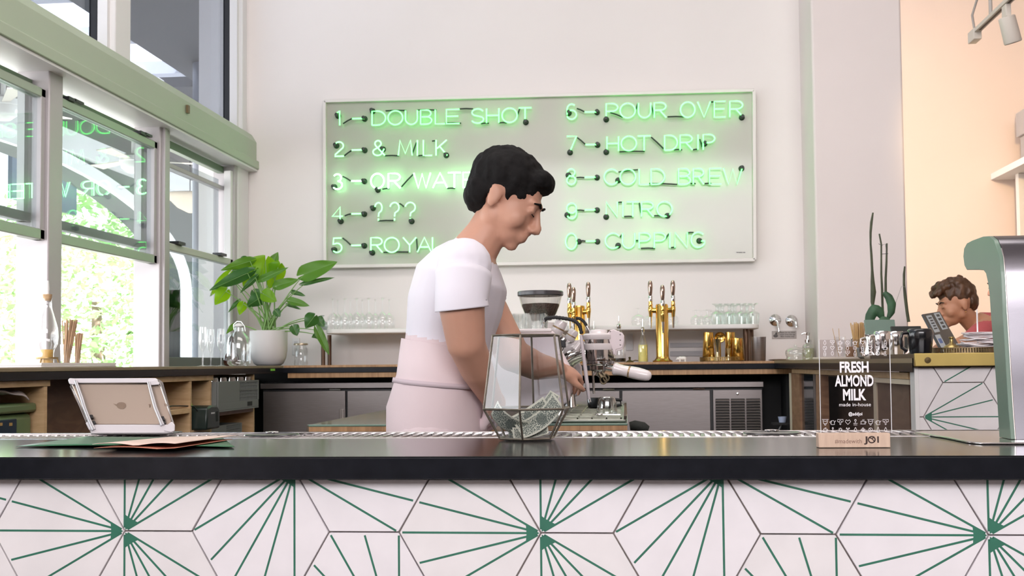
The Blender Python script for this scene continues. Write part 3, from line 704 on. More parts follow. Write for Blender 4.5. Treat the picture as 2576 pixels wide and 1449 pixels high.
# inverted stemware: (radius, height) from the rim upwards
def stem_prof(R, H, bowl, foot, rim=0.85):
    return [(R*rim, 0), (R*0.97, bowl*0.3), (R, bowl*0.55), (R*0.85, bowl*0.8), (R*0.4, bowl*0.97), (0.005, bowl*1.06), (0.0042, H*0.93), (0.012, H-0.004), (foot, H-0.001), (foot, H)]
WINE = stem_prof(0.036, 0.178, 0.092, 0.034, 0.8); GOB = [(0.030, 0), (0.0335, 0.03), (0.034, 0.058), (0.024, 0.068), (0.010, 0.074), (0.007, 0.088), (0.011, 0.102), (0.030, 0.112), (0.031, 0.115)]
SNI = stem_prof(0.030, 0.083, 0.052, 0.024, 0.75); BIGG = stem_prof(0.041, 0.098, 0.062, 0.03, 0.75)
glass_g = thin_glass('greenish_glass', (0.93, 0.965, 0.95), 0.6, 1.0, 0.03, 0.06, 0.45)
protos = {}
def glassware(kind, prof, px, Y, z, label, cat, group, name, m_=glass_m, n=18):
    P = stand(px, Y, z)
    if kind not in protos:
        mb = MB(); mb.capb = False; mb.lathe(prof, (0, 0, 0), n)
        o = mb.build(name, m_, smooth=True, origin=(0, 0, 0)); protos[kind] = o
    else:
        o = protos[kind].copy(); COL.objects.link(o)
    o.location = P; o['label'] = label; o['category'] = cat; o['group'] = group
    return o
lw = 'upturned clear wine glass in the left row on the marble shelf'
ORD = ['first', 'second', 'third', 'fourth', 'fifth', 'sixth', 'seventh', 'eighth', 'ninth', 'tenth', 'eleventh', 'twelfth']
for i, (px_, Y_) in enumerate([(838, 6.42), (868, 6.42), (898, 6.42), (928, 6.42), (963, 6.42), (850, 6.56), (882, 6.56), (912, 6.56), (945, 6.56), (980, 6.56)]):
    glassware('wine', WINE, px_, Y_, ZS1, 'upturned wine glass, %s from the left in the %s row left of the barista' % (ORD[i % 5], 'front' if i < 5 else 'rear'), 'wine glass', 'wine glasses on the left of the shelf', 'wine_glass')
for i, (px_, Y_) in enumerate([(1806, 6.40), (1837, 6.40), (1868, 6.40), (1897, 6.40), (1820, 6.49), (1851, 6.49), (1882, 6.49), (1812, 6.58), (1845, 6.58), (1880, 6.58)]):
    glassware('gob', GOB, px_, Y_, ZS1, 'upturned greenish goblet, %s from the left in the %s row at the shelf end' % ((ORD[i % 4], 'front') if i < 4 else (ORD[(i-4) % 3], 'middle' if i < 7 else 'rear')), 'goblet', 'goblets at the right end of the shelf', 'goblet', glass_g)
for i, (px_, Y_) in enumerate([(1752, 6.42), (1766, 6.52), (1781, 6.42), (1791, 6.54)]):
    glassware('sni', SNI, px_, Y_, ZS1, 'small upturned stem glass, %s from the left beside the goblets' % ORD[i], 'glass', 'small stem glasses on the shelf', 'stem_glass')
for i, (px_, Y_) in enumerate([(1607, 6.42), (1637, 6.53), (1690, 6.46)]):
    glassware('big', BIGG, px_, Y_, ZS1, ['round upturned glass on the shelf left of the brass tap tower', 'round upturned glass half hidden behind the left brass tap', 'round upturned glass on the shelf right of the tower column'][i], 'glass', 'round glasses behind the taps', 'stem_glass')
glassware('dark', stem_prof(0.030, 0.085, 0.055, 0.01, 0.8), 812, 6.5, ZS1, 'small smoky upturned glass at the left end of the shelf', 'glass', 'small glasses', 'smoky_glass', thin_glass('smoky', (0.6, 0.66, 0.64), 0.5, 1.0, 0.03, 0.1, 0.4))
# ---------------------------------------------------------------- tap towers
wood_h = mat('mirror_brown_handle', (0.42, 0.30, 0.24), 0.12, 0.9)
def tower(px, Y, label, rz, sc=1.0):
    P = stand(px, Y, ZC); t = thing('tap_tower', label, 'beer tap', tuple(P), 'brass tap towers', rz)
    def L(mb, nm, m_, par=t): return mb.build(nm, m_, par, smooth=True, local=True)
    L(MB().lathe([(0.0, 0.0), (0.052, 0.0), (0.054, 0.006), (0.042, 0.012), (0.035, 0.022), (0.034, 0.03), (0.034, 0.298), (0.030, 0.308), (0.0, 0.311)], (0, 0, 0), 32), 'column', brass_m)
    L(MB().lathe([(0.0, -0.055), (0.012, -0.055), (0.014, -0.05), (0.014, 0.05), (0.012, 0.055), (0.0, 0.055)], (0, 0, 0.275), 18, axis=(1, 0, 0)), 'cross_arm', brass_m)
    for i, (x, y, dz) in enumerate(((-0.060, 0, 0), (0.060, 0, 0), (0.0, -0.055, -0.028))):
        z = 0.275+dz
        if i == 2: L(MB().tube([(0, -0.03, z), (0, -0.055, z)], 0.011, 12), 'tap_socket', brass_m)
        f = L(MB().lathe([(0.0, -0.035), (0.0085, -0.035), (0.011, -0.01), (0.013, 0.0), (0.013, 0.018), (0.010, 0.022), (0.012, 0.03), (0.010, 0.038), (0.0105, 0.05), (0.0, 0.052)], (x, y, z), 16), 'faucet', brass_m)
        L(MB().lathe([(0.0, -0.095), (0.0045, -0.095), (0.007, -0.055), (0.0085, -0.034), (0.0, -0.034)], (x, y, z), 14), 'spout', chrome_m)
        L(MB().lathe([(0.0, 0.05), (0.011, 0.05), (0.012, 0.06), (0.012, 0.075), (0.008, 0.08), (0.0, 0.08)], (x, y, z), 14), 'ferrule', chrome_m)
        L(MB().lathe([(0.0, 0.079), (0.008, 0.079), (0.0105, 0.095), (0.013, 0.125), (0.0125, 0.145), (0.008, 0.158), (0.0, 0.161)], (x, y, z), 14), 'tap_handle', wood_h)
tower(1667, 6.2, 'brass three-tap tower right of the espresso machine on the back worktop', 0.05)
tower(1458, 6.25, 'brass three-tap tower half hidden behind the espresso machine', -0.5)
# ---------------------------------------------------------------- bottles
def bottle(name, label, px, Y, r, h, neck, m_=glass_m, fill=None, fillh=0.0, spout=True, shoulder=0.5):
    P = stand(px, Y, ZC); t = thing(name, label, 'bottle', tuple(P))
    mb = MB(); mb.capb = False
    mb.lathe([(0.0, 0.0), (r*0.9, 0.0), (r, 0.006), (r, h*shoulder), (r*0.85, h*(shoulder+0.10)), (neck*1.3, h*(shoulder+0.28)), (neck, h*(shoulder+0.36)), (neck, h), (neck*1.2, h)], (0, 0, 0), 20)
    mb.build('glass', m_, t, smooth=True, local=True)
    if fill:
        MB().lathe([(0.0, 0.003), (r*0.93, 0.003), (r*0.95, 0.008), (r*0.95, fillh), (0.0, fillh)], (0, 0, 0), 20).build('liquid', fill, t, smooth=True, local=True)
    if spout:
        MB().lathe([(0.0, h-0.008), (neck*0.9, h-0.008), (neck*1.15, h+0.002), (neck*1.15, h+0.006), (neck*0.8, h+0.009), (neck*1.1, h+0.013), (neck*0.5, h+0.018), (0.004, h+0.022), (0.004, h+0.045), (0.0025, h+0.06), (0.0, h+0.06)], (0, 0, 0), 12).build('pour_spout', chrome_m, t, smooth=True, local=True)
    return t
bottle('juice_bottle', 'slim clear bottle half full of yellow juice beside the tap tower', 1618, 6.2, 0.0265, 0.17, 0.009, fill=mat('yellow_juice', (0.80, 0.72, 0.22), 0.35), fillh=0.092)
bottle('syrup_bottle', 'clear bottle with a little black syrup behind the espresso group', 1558, 6.25, 0.036, 0.19, 0.011, fill=mat('black_syrup', (0.02, 0.015, 0.012), 0.2), fillh=0.022, shoulder=0.62)
bottle('dark_topped_bottle', 'clear bottle whose pour spout shows above the espresso group', 1495, 6.3, 0.03, 0.165, 0.010)
# ---------------------------------------------------------------- small white bear
t, P, s_ = bar_obj('bear_figurine', 'tiny white polar bear figurine on the back worktop', 'figurine', 1716, 6.2, ZC)
m = MB(); wb = mat('white_ceramic', (0.82, 0.79, 0.75), 0.4)
m.ell((0.004, 0, 0.018), (0.020, 0.011, 0.011)); m.ell((-0.010, 0, 0.019), (0.010, 0.010, 0.010)); m.ell((-0.021, 0, 0.016), (0.009, 0.008, 0.008)); m.ell((-0.028, 0, 0.013), (0.005, 0.005, 0.0045))
m.ell((-0.019, 0.005, 0.024), 0.0025, 8, 6).ell((-0.019, -0.005, 0.024), 0.0025, 8, 6)
m.build('body', wb, t, smooth=True, local=True)
for x, y in ((-0.012, 0.006), (-0.012, -0.006), (0.016, 0.006), (0.016, -0.006)):
    MB().tube([(x, y, 0.016), (x+0.001, y, 0.0)], [0.0055, 0.0045], 8).build('leg', wb, t, smooth=True, local=True)
# ---------------------------------------------------------------- brass bar ware on a gallery tray
t, P, s_ = bar_obj('gallery_tray', 'round dark brass gallery tray carrying brass cups', 'tray', 1816, 6.28, ZC)
oldb = mat('aged_brass', (0.34, 0.23, 0.10), 0.35, 0.9, var=0.25, scale=30)
mb = MB(); mb.lathe([(0.0, 0.002), (0.112, 0.002), (0.115, 0.0), (0.118, 0.004), (0.118, 0.0045)], (0, 0, 0), 40).build('base', oldb, t, smooth=True, local=True)
m = MB()
for k in range(72):
    a_ = 2*math.pi*k/72; m.beam((0.117*math.cos(a_), 0.117*math.sin(a_), 0.003), (0.117*math.cos(a_), 0.117*math.sin(a_), 0.021), 0.005, 0.0015, up=(math.cos(a_), math.sin(a_), 0))
o = m.build('gallery_pickets', oldb, t, local=True); o['kind'] = 'stuff'
MB().tube([(0.117*math.cos(2*math.pi*k/40), 0.117*math.sin(2*math.pi*k/40), 0.022) for k in range(40)], 0.0018, 6, closed=True).build('rim', oldb, t, smooth=True, local=True)
def cup(px, Y, r0, r1, h, label, m_=brass_m, group='brass cups on the gallery tray', cat='cup', name='brass_cup', z=None):
    P = stand(px, Y, ZC+0.005 if z is None else z)
    mb = MB(); mb.capb = False
    mb.lathe([(0.0, 0.001), (r0*0.95, 0.0), (r0, 0.003), (r1, h), (r1+0.0012, h), (r1+0.0012, h-0.002), (r1-0.0015, h-0.003), (r0-0.002, 0.006), (0.0, 0.006)], (0, 0, 0), 28)
    o = mb.build(name, m_, smooth=True, origin=(0, 0, 0)); o.location = P
    tag(o, label, cat, group); return o
cup(1783, 6.30, 0.034, 0.026, 0.152, 'tall brass shaker tin upturned at the left of the tray')
cup(1838, 6.33, 0.030, 0.026, 0.152, 'tall brass shaker tin at the back right of the tray')
cup(1857, 6.235, 0.033, 0.027, 0.118, 'shorter upturned brass tin at the right of the tray')
def jigger(px, Y, h1, h2, r, label, m_):
    P = stand(px, Y, ZC+0.005); mb = MB(); mb.capb = False
    mb.lathe([(r*0.95, 0.0), (r*0.35, h1), (r*0.35, h1+0.003), (r, h1+h2), (r*0.93, h1+h2), (r*0.3, h1+0.006)], (0, 0, 0), 20)
    o = mb.build('jigger', m_, smooth=True, origin=(0, 0, 0)); o.location = P; tag(o, label, 'jigger', 'jiggers on the gallery tray')
jigger(1805, 6.2, 0.042, 0.072, 0.021, 'tall pale brass jigger at the centre of the tray', mat('pale_brass', (0.75, 0.66, 0.42), 0.18, 1.0))
jigger(1833, 6.2, 0.026, 0.038, 0.016, 'small pale brass jigger right of the tall one', MATS['pale_brass'])
jigger(1791, 6.215, 0.026, 0.038, 0.015, 'small dark brass jigger left of the tall one', brass_m)
P = stand(1812, 6.37, ZC+0.13); o = MB().lathe([(0.0, 0.0), (0.027, 0.001), (0.03, 0.004), (0.027, 0.007), (0.022, 0.004), (0.0, 0.003)], P, 28, axis=(0, -1, 0)).tube([P, P+Vector((0, 0.002, -0.126))], 0.005, 10).build('brass_strainer', brass_m, smooth=True)
tag(o, 'round brass strainer standing upright behind the jiggers', 'strainer')
cup(1909, 6.25, 0.036, 0.040, 0.128, 'plain steel tumbler right of the brass tray', steel_m, None, 'tumbler', 'steel_tumbler', ZC)
# small dropper dish behind the juice bottle
t, P, s_ = bar_obj('bottle_stopper', 'small dark bottle stopper lying left of the juice bottle', 'stopper', 1584, 6.2, ZC)
MB().lathe([(0.0, 0.0), (0.022, 0.0), (0.018, 0.006), (0.006, 0.012), (0.005, 0.02), (0.008, 0.026), (0.0, 0.03)], (0, 0, 0), 16).build('stopper_body', mat('dark_bronze', (0.1, 0.07, 0.03), 0.4, 0.8), t, smooth=True, local=True)
MB().tube([(0.01, 0, 0.004), (0.03, 0.0, 0.010), (0.045, 0, 0.008)], 0.003, 8).build('loop', MATS['dark_bronze'], t, smooth=True, local=True)
# ---------------------------------------------------------------- wall taps, plaque, outlets, label holder
YW = YB-0.001
for px_, py_, kind in ((1950, 805, 0), (1991, 807, 1)):
    P = PY(px_, py_, YW); t = thing('wall_tap', 'chrome wall tap with a lever hanging down' if kind == 0 else 'chrome wall spout right of the lever tap', 'tap', tuple(P), 'chrome wall taps')
    MB().lathe([(0.0, 0.0), (0.033, 0.0), (0.033, 0.004), (0.026, 0.010), (0.012, 0.016), (0.011, 0.03), (0.0, 0.032)], P, 28, axis=(0, -1, 0)).build('escutcheon', chrome_m, t, smooth=True)
    if kind == 0:
        MB().tube([P+Vector((0, -0.03, 0)), P+Vector((0.008, -0.042, -0.012)), P+Vector((0.014, -0.045, -0.07))], [0.010, 0.007, 0.006], 10).build('lever', chrome_m, t, smooth=True)
    else:
        MB().tube([P+Vector((0, -0.02, 0)), P+Vector((0.008, -0.05, 0.002)), P+Vector((0.016, -0.062, -0.012)), P+Vector((0.018, -0.064, -0.04))], [0.009, 0.009, 0.0095, 0.0095], 12).build('spout', chrome_m, t, smooth=True)
p0, p1 = PY(1942, 852, YW), PY(2003, 832, YW)
t = thing('wall_plaque', 'small grey plaque with three printed lines under the wall taps', 'sign', ((p0.x+p1.x)/2, YW, p0.z))
bx('plate', (p0.x, YW-0.004, p0.z), (p1.x, YW, p1.z), mat('plaque_grey', (0.42, 0.38, 0.36), 0.5), t, bev=0.001)
txm = mat('dark_print', (0.10, 0.09, 0.09), 0.6)
for i, ln in enumerate(('Please do not drink', 'water from this tap', 'filling bottles only')):
    tm = text_mb(ln, 0.0115, 0.0002, 0.95); c = Vector(((p0.x+p1.x)/2+0.018, YW-0.0045, p1.z-0.013-i*0.0115))
    tm.v = [c+Vector((q.x, -q.z, q.y)) for q in tm.v]; tm.build('printed_line', txm, t)
c = Vector((p0.x+0.02, YW-0.0045, (p0.z+p1.z)/2))
MB().ell(c+Vector((0, 0, -0.006)), (0.013, 0.0012, 0.009)).ell(c+Vector((0.004, 0, 0.006)), (0.006, 0.0012, 0.008)).build('printed_emblem', txm, t, smooth=True)
for px0, px1, py0, py1, lab, ww in ((1575, 1592, 840, 882, 'grey wall outlet plate between the bottles', 0), (736, 754, 850, 893, 'white wall outlet plate behind the lidded jar', 1)):
    p0, p1 = PY(px0, py1, YW), PY(px1, py0, YW); t = thing('outlet_plate', lab, 'outlet', ((p0.x+p1.x)/2, YW, p0.z), 'outlet plates')
    bx('plate', (p0.x, YW-0.006, p0.z), (p1.x, YW, p1.z), mat('outlet_grey', (0.62, 0.62, 0.64), 0.4) if not ww else white_al, t, bev=0.002)
    for f in (0.3, 0.7):
        z = p0.z+(p1.z-p0.z)*f; xm = (p0.x+p1.x)/2
        bx('socket', (xm-0.010, YW-0.0075, z-0.010), (xm+0.010, YW-0.0062, z+0.010), MATS['outlet_grey'] if 'outlet_grey' in MATS else white_al, t, bev=0.001)
for i, (y0_, y1_) in enumerate(((862, 874), (883, 896))):
    p0, p1 = PY(1686, y1_, YW), PY(1772, y0_, YW)
    o = bx('wall_strip', (p0.x, YW-0.01, p0.z), (p1.x, YW, p1.z), mat('grey_strip', (0.48, 0.47, 0.49), 0.5), bev=0.001); tag(o, 'flat grey strip on the wall under the shelf, ' + ('upper' if i == 0 else 'lower'), 'wall strip')
# ---------------------------------------------------------------- glass teapot, soap, mat
t, P, s_ = bar_obj('glass_teapot', 'low clear glass teapot with a round handle on the right of the back worktop', 'teapot', 2002, 6.15, ZC)
mb = MB(); mb.capb = False
mb.lathe([(0.0, 0.002), (0.048, 0.002), (0.052, 0.010), (0.047, 0.020), (0.050, 0.026), (0.054, 0.036), (0.052, 0.052), (0.040, 0.064), (0.02, 0.069), (0.0, 0.07)], (0, 0, 0), 28).build('body', glass_g, t, smooth=True, local=True)
MB().tube([(0.046, 0, 0.052), (0.072, 0, 0.052), (0.085, 0, 0.034), (0.078, 0, 0.014), (0.05, 0, 0.008)], 0.004, 8).build('handle', glass_g, t, smooth=True, local=True)
MB().lathe([(0.0, 0.070), (0.006, 0.070), (0.009, 0.076), (0.006, 0.083), (0.0, 0.084)], (0, 0, 0), 12).build('lid_knob', glass_g, t, smooth=True, local=True)
t, P, s_ = bar_obj('soap_dispenser', 'glass pump dispenser with olive soap beside the pier', 'dispenser', 2034, 6.36, ZC)
mb = MB(); mb.capb = False
mb.lathe([(0.0, 0.001), (0.031, 0.001), (0.033, 0.006), (0.033, 0.072), (0.026, 0.086), (0.014, 0.092), (0.014, 0.100)], (0, 0, 0), 22).build('glass', glass_g, t, smooth=True, local=True)
MB().lathe([(0.0, 0.003), (0.031, 0.003), (0.031, 0.066), (0.0, 0.066)], (0, 0, 0), 20).build('soap', mat('olive_soap', (0.42, 0.42, 0.24), 0.3), t, smooth=True, local=True)
MB().lathe([(0.0, 0.098), (0.018, 0.098), (0.018, 0.112), (0.006, 0.116), (0.005, 0.135), (0.010, 0.138), (0.012, 0.150), (0.0, 0.152)], (0, 0, 0), 16).tube([(0, 0, 0.146), (-0.02, 0, 0.148), (-0.034, 0, 0.142)], 0.004, 8).build('pump', chrome_m, t, smooth=True, local=True)
P0, P1 = stand(1932, 6.35, ZC), stand(1985, 6.35, ZC)
o = MB().ell(((P0.x+P1.x)/2, 6.35, ZC+0.005), ((P1.x-P0.x)/2, 0.10, 0.005), 24, 6).build('folded_cloth', mat('brown_cloth', (0.16, 0.09, 0.05), 0.95, bump=0.6, scale=60, var=0.3), smooth=True); tag(o, 'flat brown cloth behind the glass teapot', 'cloth')
# ---------------------------------------------------------------- undercounter fridges
def fridge(px0, px1, label, doors, grille=None):
    Y = 6.12; a = PY(px0, 970, Y).x; b = PY(px1, 970, Y).x; zt = PY((px0+px1)/2, 962, Y).z; zb = PY((px0+px1)/2, 976, Y).z
    t = thing('undercounter_fridge', label, 'fridge', ((a+b)/2, 6.35, 0), 'steel undercounter fridges')
    bx('body', (a+0.004, Y+0.035, 0.08), (b-0.004, YB-0.03, zb-0.004), mat('fridge_dark', (0.03, 0.03, 0.032), 0.4), t)
    bx('top', (a, Y, zb), (b, YB-0.03, zt), steel_m, t, bev=0.002)
    bx('plinth', (a+0.01, Y+0.05, 0.0), (b-0.01, YB-0.05, 0.0795), black_m, t)
    for (d0, d1, hx) in doors:
        x0, x1 = PY(d0, 1000, Y).x, PY(d1, 1000, Y).x
        d = bx('door', (x0+0.003, Y+0.004, 0.10), (x1-0.003, Y+0.033, zb-0.014), steel_m, t, bev=0.002)
        if hx:
            hX = PY(hx, 1040, Y).x; MB().box((hX-0.012, Y-0.012, 0.35), (hX+0.012, Y+0.0035, PY(hx, 1029, Y).z)).build('handle', mat('handle_steel', (0.42, 0.38, 0.36), 0.3, 0.9), d, bev=0.003)
        bx('hinge', (x1-0.09, Y+0.006, zb-0.011), (x1-0.03, Y+0.02, zb-0.004), chrome_m, t)
    if grille:
        x0, x1 = PY(grille[0], 1000, Y).x, PY(grille[1], 1000, Y).x; zt2 = zb-0.014
        g = bx('compressor_panel', (x0+0.003, Y+0.012, 0.10), (x1-0.003, Y+0.033, zt2), steel_m, t, bev=0.001)
        W3 = (x1-x0-0.02)/3
        for k in range(3):
            xa = x0+0.012+k*W3
            bx('vent_recess', (xa+0.003, Y+0.0115, 0.25), (xa+W3-0.005, Y+0.0122, zt2-0.045), black_m, g)
        lou = mat('louvre_steel', (0.26, 0.23, 0.21), 0.35, 0.8)
        z = zt2-0.052
        while z > 0.55:
            for k in range(3):
                xa = x0+0.012+k*W3
                MB().hexa([(xa+0.002, Y+0.002, z-0.005), (xa+W3-0.004, Y+0.002, z-0.005), (xa+W3-0.004, Y+0.011, z+0.002), (xa+0.002, Y+0.011, z+0.002),
                           (xa+0.002, Y+0.002, z-0.003), (xa+W3-0.004, Y+0.002, z-0.003), (xa+W3-0.004, Y+0.011, z+0.004), (xa+0.002, Y+0.011, z+0.004)]).build('louvre', lou, g)
            z -= 0.0145
        P = PY((grille[0]+grille[1])/2, 991, Y); MB().lathe([(0.0, 0.0), (0.007, 0.0), (0.006, -0.004), (0.0, -0.005)], (P.x, Y+0.0115, P.z), 12, axis=(0, 1, 0)).build('lock', chrome_m, g, smooth=True)
fridge(655, 1296, 'steel undercounter fridge in shadow left of the barista', [(660, 869, 860), (872, 1084, None), (1088, 1292, None)])
fridge(1299, 1921, 'steel undercounter fridge with a vent grille right of the espresso machine', [(1302, 1560, None), (1564, 1788, None)], (1793, 1919))
bx_ = thing('gap_backing', 'black backing added around the undercounter fridges to keep the gap dark', 'cabinet', (0, 6.4, 0))  # black panels added so the shaded gap around the fridges stays dark
zz = ZC-TT-TD-0.001
a_, b_ = PY(648, 990, 6.1).x, PY(1988, 990, 6.1).x
bx('back_panel', (XL+0.002, YB-0.025, 0), (b_, YB-0.002, zz), mat('matt_black', (0.008, 0.008, 0.009), 0.7), bx_)
bx('side_panel', (b_-0.02, 6.1, 0), (b_, YB-0.026, zz), MATS['matt_black'], bx_)
bx('filler_panel', (PY(1924, 990, 6.14).x, 6.3, 0), (b_-0.021, 6.32, zz), MATS['matt_black'], bx_)
# ================================================================ WINDOW WORKTOP ITEMS
def wst(px, X=-2.03, z=None):      # stand on the window worktop at column px
    p = PX(px, 912, X); return Vector((X, p.y, ZC if z is None else z))
def thing_at(name, label, cat, P, group=None, rz=0.0): return thing(name, label, cat, tuple(P), group, rz)
a_, b_ = wst(40), wst(236)
t = thing_at('serving_tray', 'long white serving tray on the worktop below the left windows', 'tray', (-2.03, (a_.y+b_.y)/2, ZC))
MB().box((-2.12, a_.y, ZC), (-1.94, b_.y, ZC+0.008)).build('base', white_m, t, bev=0.003)
MB().box((-2.12, a_.y, ZC+0.0081), (-2.112, b_.y, ZC+0.016)).box((-1.948, a_.y, ZC+0.0081), (-1.94, b_.y, ZC+0.016)).box((-2.1119, a_.y, ZC+0.0081), (-1.9481, a_.y+0.008, ZC+0.016)).box((-2.1119, b_.y-0.008, ZC+0.0081), (-1.9481, b_.y, ZC+0.016)).build('rim', white_m, t)
zt_ = ZC+0.0085
P = wst(118, -2.03, zt_); t = thing_at('oil_bottle', 'tall clear bottle with cork spout, amber syrup and a brass collar by the left window', 'bottle', P)
mb = MB(); mb.capb = False
mb.lathe([(0.0, 0.0), (0.022, 0.0), (0.024, 0.004), (0.022, 0.04), (0.026, 0.055), (0.036, 0.075), (0.038, 0.10), (0.036, 0.13), (0.022, 0.18), (0.016, 0.20), (0.014, 0.232), (0.016, 0.236)], (0, 0, 0), 22).build('glass', glass_m, t, smooth=True, local=True)
MB().lathe([(0.0, 0.002), (0.021, 0.002), (0.021, 0.055), (0.0, 0.056)], (0, 0, 0), 20).build('syrup', mat('amber_syrup', (0.72, 0.42, 0.10), 0.25), t, smooth=True, local=True)
MB().lathe([(0.024, 0.022), (0.038, 0.022), (0.039, 0.025), (0.038, 0.028), (0.024, 0.028)], (0, 0, 0), 28).build('collar', oldb, t, smooth=True, local=True)
for k in range(3):
    a0 = k*2.1+0.4; MB().tube([(0.034*math.cos(a0), 0.034*math.sin(a0), 0.023), (0.04*math.cos(a0), 0.04*math.sin(a0), 0.0)], 0.003, 7).build('stand_leg', oldb, t, local=True, smooth=True)
MB().lathe([(0.0, 0.228), (0.013, 0.228), (0.016, 0.25), (0.0, 0.251)], (0, 0, 0), 14).build('cork', mat('cork', (0.55, 0.36, 0.20), 0.85, var=0.3, scale=60), t, smooth=True, local=True)
MB().lathe([(0.0, 0.25), (0.006, 0.25), (0.006, 0.262), (0.0075, 0.268), (0.0045, 0.298), (0.0, 0.299)], (0, 0, 0), 12).build('spout', white_al, t, smooth=True, local=True)
straw_m = mat('kraft_straw', (0.50, 0.32, 0.19), 0.8, var=0.2, scale=30)
def straws(px, X, z, gh, gr, n, L, spread, label, lean=(0, 0), m_=straw_m, P=None):
    P = wst(px, X, z) if P is None else P; t = thing_at('straw_tumbler', label, 'tumbler', P)
    mb = MB(); mb.capb = False
    mb.lathe([(0.0, 0.002), (gr*0.8, 0.0), (gr*0.85, 0.003), (gr, gh), (gr*1.03, gh)], (0, 0, 0), 20).build('glass', glass_m, t, smooth=True, local=True)
    rnd = random.Random(int(px))
    for i in range(n):
        a0 = 2*math.pi*i/n*2.4; r0 = gr*0.62*rnd.uniform(0.1, 1); r1 = gr*spread*rnd.uniform(0.2, 1.0)
        b0 = Vector((r0*math.cos(a0), r0*math.sin(a0), 0.004)); e0 = Vector((r1*math.cos(a0)+lean[0], r1*math.sin(a0)+lean[1], L*rnd.uniform(0.94, 1.02)))
        MB().tube([b0, e0], 0.0026, 6).build('straw', m_, t, local=True, smooth=True)
    return t
straws(166, -2.03, zt_, 0.075, 0.021, 26, 0.165, 1.25, 'clear tumbler crammed with long kraft straws on the white tray', (0.008, 0.012))
straws(193, -2.03, zt_, 0.07, 0.016, 16, 0.118, 1.0, 'narrow tumbler of shorter kraft straws on the white tray', (0.004, 0.008))
FL = [(0.030, 0.0), (0.029, 0.002), (0.004, 0.006), (0.0035, 0.07), (0.010, 0.085), (0.021, 0.115), (0.024, 0.145), (0.021, 0.185), (0.019, 0.205)]
for i, (px_, X_) in enumerate(((510, -1.98), (530, -2.06), (556, -1.99))):
    P = wst(px_, X_); mb = MB(); mb.capb = False; mb.lathe([(r*0.82, z*0.9) for r, z in FL], (0, 0, 0), 20)
    o = mb.build('champagne_flute', glass_m, smooth=True, origin=(0, 0, 0)); o.location = P
    tag(o, 'clear champagne flute, %s from the left below the end window' % ORD[i], 'flute', 'champagne flutes by the end window')
P = wst(582, -2.07); t = thing_at('amber_bottle', 'dark brown bottle half hidden behind the swing-top jar', 'bottle', P)
MB().lathe([(0.0, 0.0), (0.034, 0.0), (0.041, 0.012), (0.042, 0.03), (0.036, 0.055), (0.020, 0.085), (0.013, 0.11), (0.012, 0.155), (0.015, 0.158), (0.0, 0.16)], (0, 0, 0), 22).build('glass', mat('amber_glass', (0.05, 0.015, 0.01), 0.12, spec=0.7), t, smooth=True, local=True)
P = wst(601, -1.95); t = thing_at('swing_top_jar', 'round clear swing-top glass jar left of the potted plant', 'jar', P)
mb = MB(); mb.capb = False
mb.lathe([(0.0, 0.002), (0.045, 0.0), (0.058, 0.012), (0.060, 0.03), (0.060, 0.11), (0.054, 0.14), (0.036, 0.165), (0.022, 0.175), (0.020, 0.195), (0.024, 0.20)], (0, 0, 0), 28).build('glass', thin_glass('thick_glass', (0.93, 0.95, 0.96), 0.7, 1.0, 0.02, 0.09, 0.5), t, smooth=True, local=True)
MB().lathe([(0.0, 0.196), (0.021, 0.196), (0.024, 0.203), (0.018, 0.212), (0.008, 0.216), (0.0, 0.218)], (0, 0, 0), 18).build('stopper', white_al, t, smooth=True, local=True)
MB().tube([(-0.026, 0, 0.185), (-0.028, 0, 0.21), (-0.01, 0, 0.226), (0.012, 0, 0.224), (0.030, 0, 0.20), (0.034, 0, 0.175)], 0.002, 6).build('wire_bail', chrome_m, t, smooth=True, local=True)
MB().tube([(0.0, 0.062, 0.14), (0.004, 0.085, 0.12), (0.004, 0.09, 0.08), (0.0, 0.061, 0.05)], 0.006, 8).build('handle', glass_m, t, smooth=True, local=True)
P = stand(757, 6.5, ZC); t = thing_at('lidded_jar', 'clear storage jar with a brushed metal lid beside the plant pot', 'jar', P)
mb = MB(); mb.capb = False
mb.lathe([(0.0, 0.002), (0.036, 0.0), (0.040, 0.006), (0.040, 0.095), (0.034, 0.105), (0.032, 0.118)], (0, 0, 0), 24).build('glass', glass_m, t, smooth=True, local=True)
MB().lathe([(0.0, 0.128), (0.039, 0.127), (0.041, 0.122), (0.041, 0.117), (0.0, 0.116)], (0, 0, 0), 24).build('lid', mat('lid_metal', (0.55, 0.45, 0.33), 0.3, 0.9), t, smooth=True, local=True)
# ================================================================ LEFT CABINETS (plywood, open fronts) under the window worktop
XF = XC-0.015
def FXp(px, py): return PX(px, py, XF)
zA1 = ZC-TT-TD-0.001; zA0 = PX(60, 974, XF).z
lc = thing('plywood_cabinet', 'open plywood cabinet with green bin at the left edge under the window worktop', 'cabinet', (-2.0, 2.6, 0))
y1 = FXp(119, 960).y
bx('apron', (XF-0.02, 1.3, zA0), (XF, y1+0.02, zA1), ply_m, lc, bev=0.001)
bx('side_panel', (XL+0.03, y1-0.02, 0), (XF-0.0, y1, zA0-0.001), ply_m, lc)
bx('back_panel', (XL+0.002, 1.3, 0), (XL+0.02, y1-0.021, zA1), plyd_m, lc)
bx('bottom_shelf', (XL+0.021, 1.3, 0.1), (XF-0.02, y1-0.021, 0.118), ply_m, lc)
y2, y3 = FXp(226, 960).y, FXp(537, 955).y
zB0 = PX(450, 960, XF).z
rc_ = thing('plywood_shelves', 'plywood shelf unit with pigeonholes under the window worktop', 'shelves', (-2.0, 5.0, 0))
bx('apron', (XF-0.02, y2, zB0), (XF, y3, zA1), ply_m, rc_, bev=0.001)
